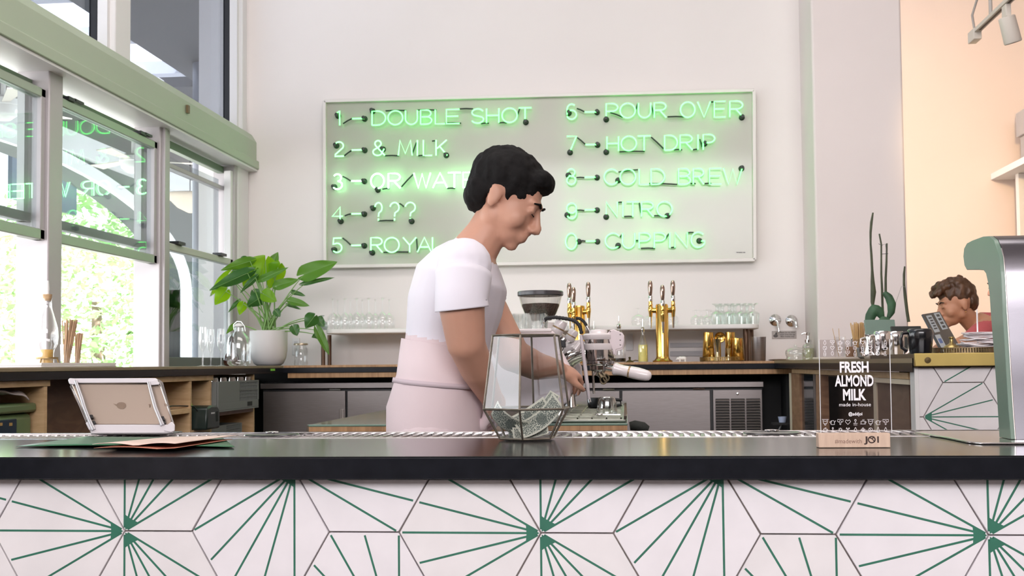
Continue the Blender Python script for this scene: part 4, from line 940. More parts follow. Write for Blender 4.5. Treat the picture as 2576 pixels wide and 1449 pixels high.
yv, yw, yx, yy_ = FXp(482, 1000).y, FXp(532, 1000).y, FXp(640, 1000).y, FXp(226, 960).y
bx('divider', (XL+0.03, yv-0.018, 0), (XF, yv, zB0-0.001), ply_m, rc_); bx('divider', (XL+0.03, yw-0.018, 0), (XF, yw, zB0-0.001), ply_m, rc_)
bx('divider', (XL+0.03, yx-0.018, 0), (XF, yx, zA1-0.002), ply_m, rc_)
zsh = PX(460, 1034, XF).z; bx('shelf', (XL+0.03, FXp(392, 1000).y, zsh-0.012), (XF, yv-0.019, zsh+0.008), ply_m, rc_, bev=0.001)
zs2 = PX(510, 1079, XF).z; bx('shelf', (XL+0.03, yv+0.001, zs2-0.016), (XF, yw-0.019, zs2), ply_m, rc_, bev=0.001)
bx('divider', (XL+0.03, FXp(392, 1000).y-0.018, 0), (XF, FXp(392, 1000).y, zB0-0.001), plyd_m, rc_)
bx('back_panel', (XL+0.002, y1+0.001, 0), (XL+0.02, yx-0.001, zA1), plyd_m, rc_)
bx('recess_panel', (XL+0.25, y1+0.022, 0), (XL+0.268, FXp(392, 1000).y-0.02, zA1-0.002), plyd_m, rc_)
# contents
P = FXp(100, 1012); gp = FXp(0, 1012)
t = thing('storage_bin', 'green plastic bin with a dark label in the left cabinet', 'bin', (XF-0.17, P.y-0.4, 0.118))
gm = mat('green_bin', (0.13, 0.19, 0.08), 0.35, var=0.1, scale=4); zt = PX(60, 1015, XF-0.02).z
bx('body', (XF-0.32, P.y-0.75, 0.1185), (XF-0.03, y1-0.03, zt-0.03), gm, t, bev=0.02)
bx('rim', (XF-0.33, P.y-0.76, zt-0.029), (XF-0.022, y1-0.022, zt), gm, t, bev=0.008)
q0, q1 = PX(-60, 1085, XF-0.028), PX(38, 1053, XF-0.028)
bx('label_holder', (XF-0.0295, q0.y, q0.z-0.1), (XF-0.022, q1.y, q1.z), mat('dark_blue_panel', (0.015, 0.03, 0.05), 0.3), t, bev=0.002)
for px_ in (2, 27):
    q = PX(px_, 1067, XF-0.021); bx('label_mark', (XF-0.0215, q.y-0.008, q.z-0.005), (XF-0.020, q.y+0.008, q.z+0.004), mat('ochre_print', (0.42, 0.25, 0.08), 0.5), t)
# crumpled towels on the bin
def cloth(name, label, c, sx, sy, h, m_, seed, n=16, parent=None):
    rnd = random.Random(seed); ph = [rnd.uniform(0, 6.28) for _ in range(6)]
    rows = []
    for i in range(n+1):
        r = []
        for j in range(n+1):
            u, v = i/n*2-1, j/n*2-1
            e = max(0, 1-(u*u+v*v)*0.55)
            z = h*(e**0.25)*(0.82+0.10*math.sin(5*u+ph[0]+2*v)+0.13*math.sin(7*v+ph[1]-3*u)+0.06*math.sin(11*u+ph[2])*math.cos(9*v+ph[3]))
            r.append(Vector((c[0]+sx*(u+0.12*math.sin(4*v+ph[4])), c[1]+sy*(v+0.1*math.sin(5*u+ph[5])), c[2]+max(0.002, z))))
        rows.append(r)
    o = MB().grid(rows).build(name, m_, parent, smooth=True, sub=1, solid=0.004)
    if label: tag(o, label, 'towel')
    return o
towel_m = mat('white_towel', (0.62, 0.54, 0.52), 0.9, bump=0.3, scale=60)
q = FXp(70, 1010); cloth('bar_towel', 'crumpled white towels heaped on the green bin', (XF-0.11, y1-0.23, zt+0.001), 0.085, 0.165, 0.050, towel_m, 3)
q = FXp(12, 1012); cloth('bar_towel', 'dark cloth lying on the green bin at the left edge', (XF-0.11, y1-0.56, zt+0.002), 0.09, 0.10, 0.035, mat('dark_cloth', (0.02, 0.02, 0.02), 0.9), 9)
MB().grid([[Vector((XF-0.02+0.004*math.sin(v*3), FXp(80, 1000).y+0.02*v, zt-0.001-0.02*u+0.012)) for v in range(5)] for u in range(4)]).build('towel_corner', towel_m, None, smooth=True, solid=0.003) if False else None
bxk = FXp(440, 1000)
o = MB().box((XL+0.08, FXp(402, 1000).y, zsh+0.009), (XF-0.08, FXp(434, 1000).y, PX(440, 972, XF-0.06).z)).build('black_box', black_m, bev=0.006); tag(o, 'black box standing on the pigeonhole shelf behind the tablet stand', 'box')
pts = [Vector((XF-0.06, FXp(436, 1000).y, zsh+0.011)), Vector((XF-0.04, FXp(455, 1000).y, zsh+0.022)), Vector((XF-0.03, FXp(470, 1000).y, zsh+0.020)), Vector((XF+0.006, FXp(484, 1000).y, zsh+0.016)), Vector((XF+0.02, FXp(492, 1000).y, zsh-0.02))]
tag(MB().tube(pts, 0.003, 7).build('power_cable', black_m, smooth=True), 'black cable running across the pigeonhole shelf', 'cable')
# black hand mixer / cordless tool base with lime strap, on the lower shelf
ya, yb = FXp(486, 1000).y, FXp(525, 1000).y; za, zb_ = zs2+0.001, PX(505, 1019, XF).z
t = thing('coffee_machine', 'small black counter machine with a lime strap in the lower pigeonhole', 'appliance', (XF-0.05, (ya+yb)/2, za))
cm = mat('black_green_plastic', (0.012, 0.022, 0.018), 0.3)
m = MB().prism([(0, 0), (1, 0), (0.96, 0.82), (0.80, 0.96), (0.35, 1.0), (0.08, 0.9)], lambda u, v, d: Vector((d, ya+(yb-0.02-ya)*u, za+(zb_-za)*v)), XF-0.16, XF+0.06); m.build('housing', cm, t, bev=0.008)
bx('side_grip', (XF+0.003, yb-0.019, za+0.02), (XF+0.05, yb+0.008, zb_-0.03), mat('black_shell', (0.02, 0.022, 0.022), 0.25), t, bev=0.008)
bx('badge', (XF+0.0605, ya+(yb-ya)*0.28, za+(zb_-za)*0.64), (XF+0.062, ya+(yb-ya)*0.5, za+(zb_-za)*0.70), mat('silver_print', (0.5, 0.5, 0.5), 0.4), t)
bx('slot', (XF+0.0605, ya+(yb-ya)*0.62, za+(zb_-za)*0.3), (XF+0.0615, ya+(yb-ya)*0.74, za+(zb_-za)*0.72), MATS['matt_black'], t)
c0 = Vector((XF-0.03, ya+0.01, zb_-0.01)); MB().tube([c0+Vector((0, 0.055*math.sin(a0)-0.01, 0.05*math.cos(a0)-0.012)) for a0 in [k*0.2 for k in range(0, 9)]], 0.007, 8).build('lime_strap', mat('lime_rubber', (0.30, 0.62, 0.05), 0.5), t, smooth=True)
# dish racks
def rack(name, label, p_lb, p_rt, depth, zdrop=0.0, holes=True, seed=1):
    """grey open dish rack whose long side faces the room; sticks out of the cabinet"""
    y0_, y1_ = p_lb.y, p_rt.y; z0_, z1_ = p_lb.z, p_rt.z; xf = XF+0.03
    t = thing(name, label, 'dish rack', (xf-depth/2, (y0_+y1_)/2, z0_), 'grey dish racks in the cabinet'); gr = mat('rack_grey', (0.165, 0.175, 0.165), 0.5)
    H = z1_-z0_
    bx('floor_panel', (xf-depth, y0_, z0_), (xf, y1_, z0_+0.006), gr, t)
    bx('lower_band', (xf-0.008, y0_, z0_+0.0065), (xf, y1_, z0_+H*0.30), gr, t, bev=0.001)
    bx('corner_panel', (xf-0.008, y0_, z0_+H*0.301), (xf, y0_+(y1_-y0_)*0.50, z1_), gr, t, bev=0.001)
    for f0, f1 in ((0.94, 1.0), (0.655, 0.70)): bx('band', (xf-0.008, y0_+(y1_-y0_)*0.501, z0_+H*f0), (xf, y1_, z0_+H*f1), gr, t)
    bx('corner_post', (xf-0.008, y1_-0.012, z0_+H*0.301), (xf+0.001, y1_+0.001, z1_), gr, t)
    bx('side_panel', (xf-depth, y1_-0.006, z0_+0.007), (xf-0.009, y1_, z1_), gr, t); bx('back_panel', (xf-depth, y0_+0.007, z0_+0.007), (xf-depth+0.006, y1_-0.007, z1_), gr, t)
    bx('side_panel', (xf-depth, y0_, z0_+0.007), (xf-0.009, y0_+0.006, z1_), gr, t)
    m = MB(); n = 13
    for k in range(n):
        y = y0_+(y1_-y0_)*(0.505+0.47*k/n)
        for f0, f1 in ((0.305, 0.65), (0.705, 0.935)): m.box((xf-0.007, y, z0_+H*f0), (xf-0.001, y+0.004, z0_+H*f1))
    for f in (0.42, 0.54, 0.82): m.box((xf-0.0065, y0_+(y1_-y0_)*0.505, z0_+H*f), (xf-0.0015, y1_-0.013, z0_+H*f+0.003))
    o = m.build('lattice', gr, t); o['kind'] = 'stuff'
    if holes: bx('latch_hole', (xf+0.0002, y0_+(y1_-y0_)*0.70, z0_+H*0.10), (xf+0.0015, y0_+(y1_-y0_)*0.82, z0_+H*0.25), MATS['matt_black'], t)
    return t
XR0 = XF+0.03
pl_, pr_ = PX(540, 1031, XR0), PX(651, 957, XR0)
pl_ = Vector((XR0, yw+0.006, PX(600, 1031, XR0).z)); pr_ = Vector((XR0, yx-0.026, PX(600, 958, XR0).z))
rack('dish_rack', 'grey glass rack full of tumblers jutting out under the corner worktop', pl_, pr_, 0.32)
yc = (pl_.y+pr_.y)/2; k = 0
TUM = [(0.026, 0.0), (0.029, 0.003), (0.034, 0.085), (0.0345, 0.085), (0.0335, 0.082), (0.028, 0.01), (0.0, 0.008)]
k = 0
for j in range(5):
    for i in range(3):
        mbx = MB(); mbx.capb = False
        if 'tumr' not in protos:
            o = mbx.lathe([(0.032, 0.0), (0.033, 0.04), (0.027, 0.088), (0.0, 0.09)], (0, 0, 0), 14).build('rack_tumbler', thin_glass('rack_glass', (0.75, 0.78, 0.78), 0.6, 1.0, 0.04, 0.12, 0.5), smooth=True, origin=(0, 0, 0)); protos['tumr'] = o
        else: o = protos['tumr'].copy(); COL.objects.link(o)
        o.location = (XR0-0.05-0.085*i, pl_.y+0.05+j*(pr_.y-pl_.y-0.10)/4, pl_.z+H_ if False else pl_.z+0.035+0.03)
        tag(o, 'upturned tumbler in the grey rack, %s from the left in the %s row' % (ORD[j], ['front', 'middle', 'rear'][i]), 'tumbler', 'tumblers in the grey rack')
bx('rack_support', (XL+0.03, yw+0.001, pl_.z-0.02), (XF, yx-0.019, pl_.z-0.001), plyd_m, rc_)
# tumblers rest on an inner tray level
rk = [o for o in COL.objects if o.name == 'dish_rack'][0]
bx('inner_tray', (XR0-0.31, pl_.y+0.008, pl_.z+0.058), (XR0-0.012, pr_.y-0.008, pl_.z+0.0645), MATS['rack_grey'], rk)
pl2, pr2 = PX(536, 1120, XF+0.04), PX(612, 1066, XF+0.04)
XFo = XF; XF = XF-0.04; pl2 = Vector((0, yw+0.006, pl2.z)); pr2 = Vector((0, yw+0.006+(yx-yw)*0.72, pr2.z))
rack('dish_rack', 'second grey dish rack low in the corner cabinet', Vector((0, pl2.y, pl2.z)), Vector((0, pr2.y, pr2.z)), 0.25, holes=False)
XF = XFo
bx('shelf', (XL+0.03, yw+0.001, pl2.z-0.02), (XF, yx-0.019, pl2.z-0.001), ply_m, rc_)
# ================================================================ RIGHT CABINETS under the right worktop
A0 = Vector((pA.x+0.02, YC-0.03, 0)); B0 = Vector((pE.x+0.012, YE+0.03, 0)); Nn = Vector((-(B0-A0).normalized().y*-1, 0, 0))
dAB = (B0-A0).normalized(); nAB = Vector((dAB.y, -dAB.x, 0))      # points towards the camera / left
if nAB.dot(Vector((-1, -1, 0))) < 0: nAB = -nAB
def FR(px, py, off_=0.0):
    d = ray(px, py); A_ = A0+nAB*off_; t_ = ((A_-CAMP).dot(nAB))/d.dot(nAB); return CAMP+d*t_
def fr_box(mb, px0, px1, z0, z1, dep, off_=0.0):
    a = FR(px0, 950, off_); b = FR(px1, 950, off_); a = Vector((a.x, a.y, 0)); b = Vector((b.x, b.y, 0)); c = b-nAB*dep; d = a-nAB*dep
    return mb.hexa([(a.x, a.y, z0), (b.x, b.y, z0), (c.x, c.y, z0), (d.x, d.y, z0), (a.x, a.y, z1), (b.x, b.y, z1), (c.x, c.y, z1), (d.x, d.y, z1)])
za1 = ZC-TT-TD-0.001; za0 = FR(2150, 947).z
rcb = thing('right_cabinet', 'brown plywood cabinet under the right worktop', 'cabinet', tuple(FR(2150, 1000)[:2])+(0,))
fr_box(MB(), 1992, 2284, za0, za1, 0.02).build('apron', ply_m, rcb, bev=0.001)
fr_box(MB(), 1985, 1990, 0, za0-0.001, 0.30).build('edge_strip', mat('pale_edge', (0.72, 0.62, 0.48), 0.5), rcb)
fr_box(MB(), 1990.5, 2011, 0, za0-0.001, 0.03).build('post', wood('post_brown', (0.26, 0.13, 0.07), (0.36, 0.20, 0.11), 0.5, (2, 2, 9), 4), rcb)
fr_box(MB(), 2012, 2045, 0, za0-0.001, 0.02, -0.01).build('smoked_door', mat('smoked_glass', (0.02, 0.025, 0.03), 0.1), rcb)
fr_box(MB(), 2045.5, 2049, 0, za0-0.001, 0.03).build('door_edge', steel_m, rcb)
fr_box(MB(), 2052, 2066, 0, za0-0.001, 0.03).build('post', MATS['post_brown'], rcb)
fr_box(MB(), 2198, 2286, za0-0.016, za0-0.001, 0.02, 0.0).build('pale_batten', mat('pale_edge', (0.72, 0.62, 0.48), 0.5), rcb)
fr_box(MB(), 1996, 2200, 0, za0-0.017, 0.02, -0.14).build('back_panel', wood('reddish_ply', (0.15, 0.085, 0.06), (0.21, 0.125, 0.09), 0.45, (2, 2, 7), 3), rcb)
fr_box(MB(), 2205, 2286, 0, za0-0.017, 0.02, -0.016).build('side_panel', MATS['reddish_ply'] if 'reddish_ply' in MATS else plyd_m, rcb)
fr_box(MB(), 2196, 2204, 0, za0-0.018, 0.12, -0.012).build('divider', mat('pale_edge', (0.72, 0.62, 0.48), 0.5), rcb)
# small blue and white cup with cables in the dark gap
q = PY(1968, 1050, 5.9); t = thing('cable_tub', 'small blue and white tub with cables in the dark gap', 'tub', (q.x, 5.9, 0))
zq = PY(1968, 1048, 5.9).z
bx('shelf_bracket', (q.x-0.05, 5.86, zq-0.04), (q.x+0.03, 5.95, zq-0.03), MATS['matt_black'], t)
MB().lathe([(0.0, zq-0.029), (0.016, zq-0.029), (0.022, zq), (0.0, zq)], (0, 0, 0), 16).build('tub', mat('blue_white', (0.45, 0.52, 0.70), 0.4), t, local=True, smooth=True)
MB().tube([(0.0, 0, zq-0.03), (-0.02, 0, zq-0.07), (-0.016, 0, zq-0.16), (0.01, 0, zq-0.3), (0.01, 0, 0)], 0.004, 7).build('cable', mat('grey_cable', (0.3, 0.32, 0.33), 0.5), t, local=True, smooth=True)
# ================================================================ ITEMS ON THE RIGHT WORKTOPS
def rst(px, Y, z=None): p = PY(px, 900, Y); return Vector((p.x, Y, (ZC+0.0035) if z is None else z))
zE = pg.z
q0, q1 = rst(2062, 5.28), rst(2186, 5.28)
t = thing('marble_tray', 'low cream tray with jars behind the almond milk sign', 'tray', ((q0.x+q1.x)/2, 5.35, ZC+0.0035))
bx('base', (q0.x, 5.25, ZC+0.0035), (q1.x, 5.48, ZC+0.014), mat('cream_tray', (0.72, 0.66, 0.58), 0.4), t, bev=0.003)
zz_ = ZC+0.0145
P = rst(2114, 5.36, zz_); t = thing_at('stirrer_jar', 'short clear jar holding two wooden stirrers on the cream tray', 'jar', P)
mb = MB(); mb.capb = False; mb.lathe([(0.0, 0.001), (0.024, 0.0), (0.026, 0.003), (0.026, 0.085), (0.0265, 0.092)], (0, 0, 0), 20).build('glass', glass_m, t, smooth=True, local=True)
st_m = mat('stirrer_wood', (0.62, 0.40, 0.18), 0.7)
for x, tz in ((-0.032, 0.13), (-0.004, 0.13)): MB().beam((x*0.2, 0, 0.003), (x, 0, tz), 0.005, 0.0015).build('stirrer', st_m, t, local=True)
straws(2160, 0, 0, 0.08, 0.03, 34, 0.155, 1.15, 'glass full of amber wooden sticks right of the stirrer jar', m_=st_m, P=rst(2160, 5.38, zz_))
P = rst(2138, 4.73+0.02, zz_); t = thing_at('sugar_jar', 'small brown sugar jar with a spoon knob on the cream tray', 'jar', rst(2140, 5.29, zz_))
MB().lathe([(0.0, 0.0), (0.018, 0.0), (0.021, 0.004), (0.021, 0.045), (0.0, 0.046)], (0, 0, 0), 18).build('sugar', mat('brown_sugar', (0.30, 0.17, 0.10), 0.8), t, smooth=True, local=True)
MB().tube([(0.004, 0, 0.046), (0.006, 0, 0.08)], 0.002, 6).ell((0.006, 0, 0.082), 0.005, 10, 6).build('spoon', chrome_m, t, smooth=True, local=True)
mirror = mat('mirror_steel', (0.86, 0.83, 0.82), 0.10, 1.0)
def pitcher(px, Y, r, h, label, m_, z=None, hside=-1, base=False):
    P = rst(px, Y, z); t = thing_at('milk_pitcher', label, 'pitcher', P, 'milk pitchers')
    prof = [(0.0, 0.0), (r*0.94, 0.0), (r, 0.006), (r, h*0.22), (r*0.86, h*0.75), (r*0.82, h*0.9), (r*0.86, h), (r*0.84, h), (r*0.79, h*0.9), (r*0.82, h*0.7), (r*0.94, h*0.1), (0.0, 0.006)]
    prof = [(0.0, 0.0), (r*0.80, 0.0), (r*0.84, 0.006), (r*0.95, h*0.6), (r*0.99, h*0.82), (r*0.93, h*0.95), (r*0.82, h), (r*0.0, h*1.0)] if base else prof
    mb = MB(); mb.lathe(prof, (0, 0, 0), 28).build('body', m_, t, smooth=True, local=True)
    MB().tube([(hside*r*0.88, 0, h*0.85), (hside*r*1.35, 0, h*0.82), (hside*r*1.48, 0, h*0.6), (hside*r*1.40, 0, h*0.25), (hside*r*1.0, 0, h*0.12)], 0.0055, 8).build('handle', m_, t, smooth=True, local=True)
    return t
pitcher(2192, 4.38, 0.026, 0.090, 'small chrome pitcher leftmost behind the almond milk sign', mirror, hside=-1)
pitcher(2220, 4.22, 0.030, 0.098, 'middle chrome pitcher behind the almond milk sign edge', mirror, hside=-1, base=True)
pitcher(2252, 4.36, 0.036, 0.100, 'largest chrome pitcher right of the sign', mirror, hside=1, base=True)
pitcher(2316, 3.70, 0.040, 0.078, 'black pitcher standing on the brass-edged bar end', mat('black_enamel', (0.008, 0.008, 0.010), 0.18, coat=0.5), z=zE, hside=-1, base=True)
# card readers / screens
def slab_at(name, label, cat, c, w_, h_, th, yaw, pitch_, m_, extra=None, group=None):
    t = thing(name, label, cat, tuple(c), group, 0.0)
    R_ = Matrix.Translation(Vector(c)) @ Matrix.Rotation(yaw, 4, 'Z') @ Matrix.Rotation(pitch_, 4, 'X')
    MB().box((-w_/2, -th/2, 0), (w_/2, th/2, h_)).xf(R_).build('case', m_, t, bev=0.003)
    if extra: extra(t, R_)
    return t
P = rst(2222, 4.8); slab_at('menu_stand', 'pale green menu board leaning behind the chrome pitchers', 'board', P, 0.125, 0.165, 0.008, 0.1, -0.25, mat('green_card', (0.15, 0.22, 0.18), 0.5))
P = rst(2290, 4.62); slab_at('tablet', 'dark tablet leaning behind the black pitcher', 'tablet', P, 0.12, 0.135, 0.009, 0.1, -0.35, mat('dark_case', (0.02, 0.022, 0.02), 0.4))
# laptop with stickers, seen from behind
pl4 = [PY(2321, 789, 4.0), PY(2354, 784, 4.05), PY(2411, 868, 3.95), PY(2368, 888, 3.9)]
t = thing('laptop', 'dark laptop seen from behind with pale stickers on its lid', 'laptop', (pl4[2].x, 4.7, zE))
TLq, TRq, BRq, BLq = PY(2321, 790, 4.70), PY(2364, 783, 4.88), PY(2420, 880, 4.82), PY(2372, 887, 4.62)
nq = (TRq-TLq).cross(BLq-TLq).normalized()
if nq.y > 0: nq = -nq
MB().hexa([BLq, BRq, BRq-nq*0.008, BLq-nq*0.008, TLq, TRq, TRq-nq*0.008, TLq-nq*0.008]).build('lid', mat('laptop_dark', (0.035, 0.04, 0.042), 0.4), t, bev=0.002)
sm = mat('pale_sticker', (0.48, 0.54, 0.58), 0.5); smd = mat('sticker_ink', (0.05, 0.055, 0.06), 0.5)
def onlid(u, v, d=0.0): return TLq+(TRq-TLq)*u+(BLq-TLq)*v+nq*d
def sticker(u0, u1, v0, v1, m_=sm, d=0.0008, nm='sticker'):
    return MB().hexa([onlid(u0, v1, 0.0001), onlid(u1, v1, 0.0001), onlid(u1, v1, d), onlid(u0, v1, d), onlid(u0, v0, 0.0001), onlid(u1, v0, 0.0001), onlid(u1, v0, d), onlid(u0, v0, d)]).build(nm, m_, t)
sticker(0.12, 0.42, 0.06, 0.50); sticker(0.60, 0.93, 0.03, 0.47); sticker(0.05, 0.33, 0.56, 0.99)
for k in range(4): sticker(0.68, 0.85, 0.07+k*0.10, 0.13+k*0.10, smd, 0.0014, 'printed_square')
for k in range(5): sticker(0.18+0.03*(k % 2), 0.36, 0.11+k*0.07, 0.145+k*0.07, smd, 0.0014, 'printed_mark')
sticker(0.10, 0.27, 0.66, 0.78, mat('sticker_blue', (0.10, 0.18, 0.42), 0.5), 0.0014, 'printed_mark')
kb = (BLq+BRq)/2; MB().hexa([BLq+Vector((0, 0.0, -0.012)), BRq+Vector((0, 0, -0.012)), BRq+Vector((0.15, 0.14, -0.012)), BLq+Vector((0.15, 0.14, -0.012)), BLq+Vector((0, 0, -0.002)), BRq+Vector((0, 0, -0.002)), BRq+Vector((0.15, 0.14, -0.002)), BLq+Vector((0.15, 0.14, -0.002))]).build('keyboard_base', MATS['laptop_dark'], t, bev=0.002)
# oval brass tray, bell, papers on a spike
P = PY(2430, 885, 3.75); t = thing('oval_tray', 'oval brass gallery tray with paper slips on the bar end', 'tray', (P.x, 3.75, zE))
oldb2 = mat('dull_brass', (0.30, 0.22, 0.12), 0.38, 0.85, var=0.3, scale=40)
ax, ay = 0.115, 0.09
def el(k, n, z, f=1.0): return (ax*f*math.cos(2*math.pi*k/n), ay*f*math.sin(2*math.pi*k/n), z)
MB().tube([el(k, 48, 0.017) for k in range(48)], 0.0016, 6, closed=True).build('rim', oldb2, t, smooth=True, local=True)
MB().prism([el(k, 40, 0, 1)[:2] for k in range(40)], lambda u, v, d: Vector((u, v, d)), 0.0, 0.0025).build('base', oldb2, t, local=True)
m = MB()
for k in range(90):
    p0 = Vector(el(k, 90, 0.002)); p1 = Vector(el(k, 90, 0.016)); m.beam(p0, p1, 0.0042, 0.001, up=(math.cos(2*math.pi*k/90), math.sin(2*math.pi*k/90), 0))
o = m.build('gallery_pickets', oldb2, t, local=True); o['kind'] = 'stuff'
MB().tube([(-ax, 0, 0.015), (-ax-0.015, 0, 0.010), (-ax-0.026, 0.0, 0.004)], 0.0035, 8).build('handle', oldb2, t, smooth=True, local=True)
P = PY(2394, 880, 3.72); P.z = zE+0.003; t = thing_at('service_bell', 'dull brass service bell on the oval tray', 'bell', P)
MB().lathe([(0.0, 0.012), (0.024, 0.008), (0.026, 0.012), (0.022, 0.020), (0.010, 0.026), (0.0055, 0.031), (0.006, 0.036), (0.0045, 0.042), (0.008, 0.045), (0.008, 0.049), (0.0, 0.05)], (0, 0, 0), 22).lathe([(0.0, 0.0), (0.020, 0.0), (0.020, 0.008), (0.0, 0.009)], (0, 0, 0), 20).build('bell_body', mat('bell_brass', (0.40, 0.30, 0.12), 0.32, 0.9), t, smooth=True, local=True)
rnd = random.Random(5); base = PY(2470, 880, 3.76); base.z = zE+0.0185
pm = mat('receipt_paper', (0.78, 0.73, 0.74), 0.8, var=0.05, scale=20); z = base.z
for k in range(12):
    w_, d_ = rnd.uniform(0.10, 0.135), rnd.uniform(0.05, 0.08); a0 = rnd.uniform(-0.35, 0.35); big = 1 if k < 8 else 0.82
    rows = []
    for i in range(5):
        r = []
        for j in range(7):
            u, v = (j/6-0.5)*w_*big, (i/4-0.5)*d_
            lift = max(0, abs(j/6-0.5)-0.32)*0.03*(1 if k % 2 else -0.3) if k < 8 else 0
            r.append(Vector((base.x+(0.004 if k > 7 else 0)+u*math.cos(a0)-v*math.sin(a0), base.y+u*math.sin(a0)+v*math.cos(a0), z+lift+(0.0016 if k < 8 else 0.0004)*math.sin(j*1.3+k))))
        rows.append(r)
    o = MB().grid(rows).build('paper_slip', pm, smooth=True, solid=0.0030)
    tag(o, 'white paper slip, %s from the bottom of the spiked stack' % ORD[k], 'paper', 'paper slips on the oval tray'); z += 0.0042
P = PY(2459, 830, 3.76); o = MB().tube([(P.x, 3.76, zE+0.0185), (P.x, 3.76, PY(2459, 779, 3.76).z)], 0.0024, 8).build('bill_spike', mat('white_spike', (0.85, 0.82, 0.84), 0.3), smooth=True); tag(o, 'thin white bill spike through the paper slips', 'spike')
# ================================================================ ISLAND WITH ESPRESSO MACHINE
ZI = 0.865; YI = PZ(1100, 1067, ZI).y
xi0, xi1 = PZ(783, 1067, ZI).x, PZ(1579, 1067, ZI).x
YI1 = 5.0
isl = thing('island', 'free-standing island with a green glass top behind the front bar', 'island', ((xi0+xi1)/2, 4.0, 0))
bx('glass_top', (xi0, YI, ZI-0.006), (xi1, YI1, ZI), mat('green_glass_top', (0.16, 0.24, 0.19), 0.12, coat=0.6), isl, bev=0.002)
bx('wood_layer', (xi0+0.001, YI+0.001, ZI-0.020), (xi1-0.001, YI1, ZI-0.0062), edge_w, isl, bev=0.001)
bx('glass_edge', (xi0-0.004, YI-0.003, ZI-0.045), (xi0-0.0005, YI+0.02, ZI+0.001), glass_m, isl)
bx('body', (xi0+0.02, YI+0.02, 0), (xi1-0.02, YI1-0.02, ZI-0.0202), mat('dark_cabinet', (0.02, 0.02, 0.024), 0.4), isl)
em = thing('espresso_machine', 'large white and chrome espresso machine with two groups facing right', 'espresso machine', tuple(PY(1400, 1060, 3.9)[:2])+(ZI,))
mach_w = mat('machine_white', (0.80, 0.74, 0.74), 0.22, coat=0.4)
mach_s = mat('machine_side', (0.78, 0.68, 0.70), 0.30, coat=0.3)
YS0 = 3.34
side = [(1050, 953), (1112, 845), (1140, 838), (1390, 831), (1404, 850), (1414, 885), (1437, 925), (1441, 975), (1431, 1012), (1395, 1030), (1240, 1032), (1128, 990), (1052, 968)]
def sideP(Y, d=0.0):
    return [PY(x, y, YS0) for x, y in side]
base_poly = [(q.x, q.z) for q in sideP(YS0)]
MB().prism(base_poly, lambda u, v, d: Vector((u, d, v)), YS0, YS0+0.022).build('side_panel', mach_s, em, bev=0.006, seg=3)
MB().prism(base_poly, lambda u, v, d: Vector((u, d, v)), YS0+0.80, YS0+0.822).build('side_panel', mach_s, em, bev=0.006, seg=3)
inner = [(1075, 950), (1128, 855), (1380, 842), (1398, 885), (1420, 930), (1424, 975), (1410, 1015), (1240, 1020), (1130, 975)]
ip = [(PY(x, y, YS0).x, PY(x, y, YS0).z) for x, y in inner]
smoke = mat('dark_mirror_panel', (0.22, 0.19, 0.19), 0.12, 0.9)
MB().prism(ip, lambda u, v, d: Vector((u, d, v)), YS0+0.0225, YS0+0.7995).build('body', smoke, em)
# cup tray on top
pt0, pt1 = PY(1120, 834, YS0), PY(1388, 830, YS0)
zt7 = pt1.z+0.004
bx('cup_tray', (pt0.x, YS0-0.005, zt7-0.010), (pt1.x, YS0+0.80, zt7), mach_w, em, bev=0.003)
# feet
for (fx, fy) in ((1180, YS0+0.05), (1405, YS0+0.05), (1180, YS0+0.74), (1405, YS0+0.74)):
    q = PY(fx, 1020, YS0); MB().lathe([(0.0, 0.0), (0.022, 0.0), (0.018, 0.02), (0.014, max(0.04, q.z-ZI+0.03)), (0.0, max(0.04, q.z-ZI+0.03))], (q.x, fy, ZI+0.0005), 14).build('foot', chrome_m, em, smooth=True)
# drip tray to the right
zd = ZI+0.012
q0, q1 = PZ(1425, 1050, zd), PZ(1578, 1050, zd)
xd0, xd1 = q0.x, xi1-0.004; yd0, yd1 = YI+0.05, YI+1.10
dt = bx('drip_tray', (xd0-0.06, yd0, ZI+0.0005), (xd1, yd1, zd-0.003), mat('tray_steel', (0.36, 0.37, 0.33), 0.28, 0.9), em, bev=0.003)
m = MB(); tg = mat('tray_grille', (0.30, 0.30, 0.25), 0.3, 0.9)
for k in range(9): m.box((xd0-0.05, yd0+0.02+k*(yd1-yd0-0.05)/8.0, zd-0.0028), (xd1-0.01, yd0+0.035+k*(yd1-yd0-0.05)/8.0, zd+0.001))
for k in range(6): m.box((xd0-0.05+k*(xd1-0.01-xd0+0.044)/5.0, yd0+0.02, zd-0.0027), (xd0-0.046+k*(xd1-0.01-xd0+0.044)/5.0, yd1-0.02, zd+0.0005))
o = m.build('grille', tg, dt); o['kind'] = 'stuff'
bx('rim', (xd1-0.006, yd0, zd-0.002), (xd1+0.002, yd1, zd+0.006), chrome_m, dt)
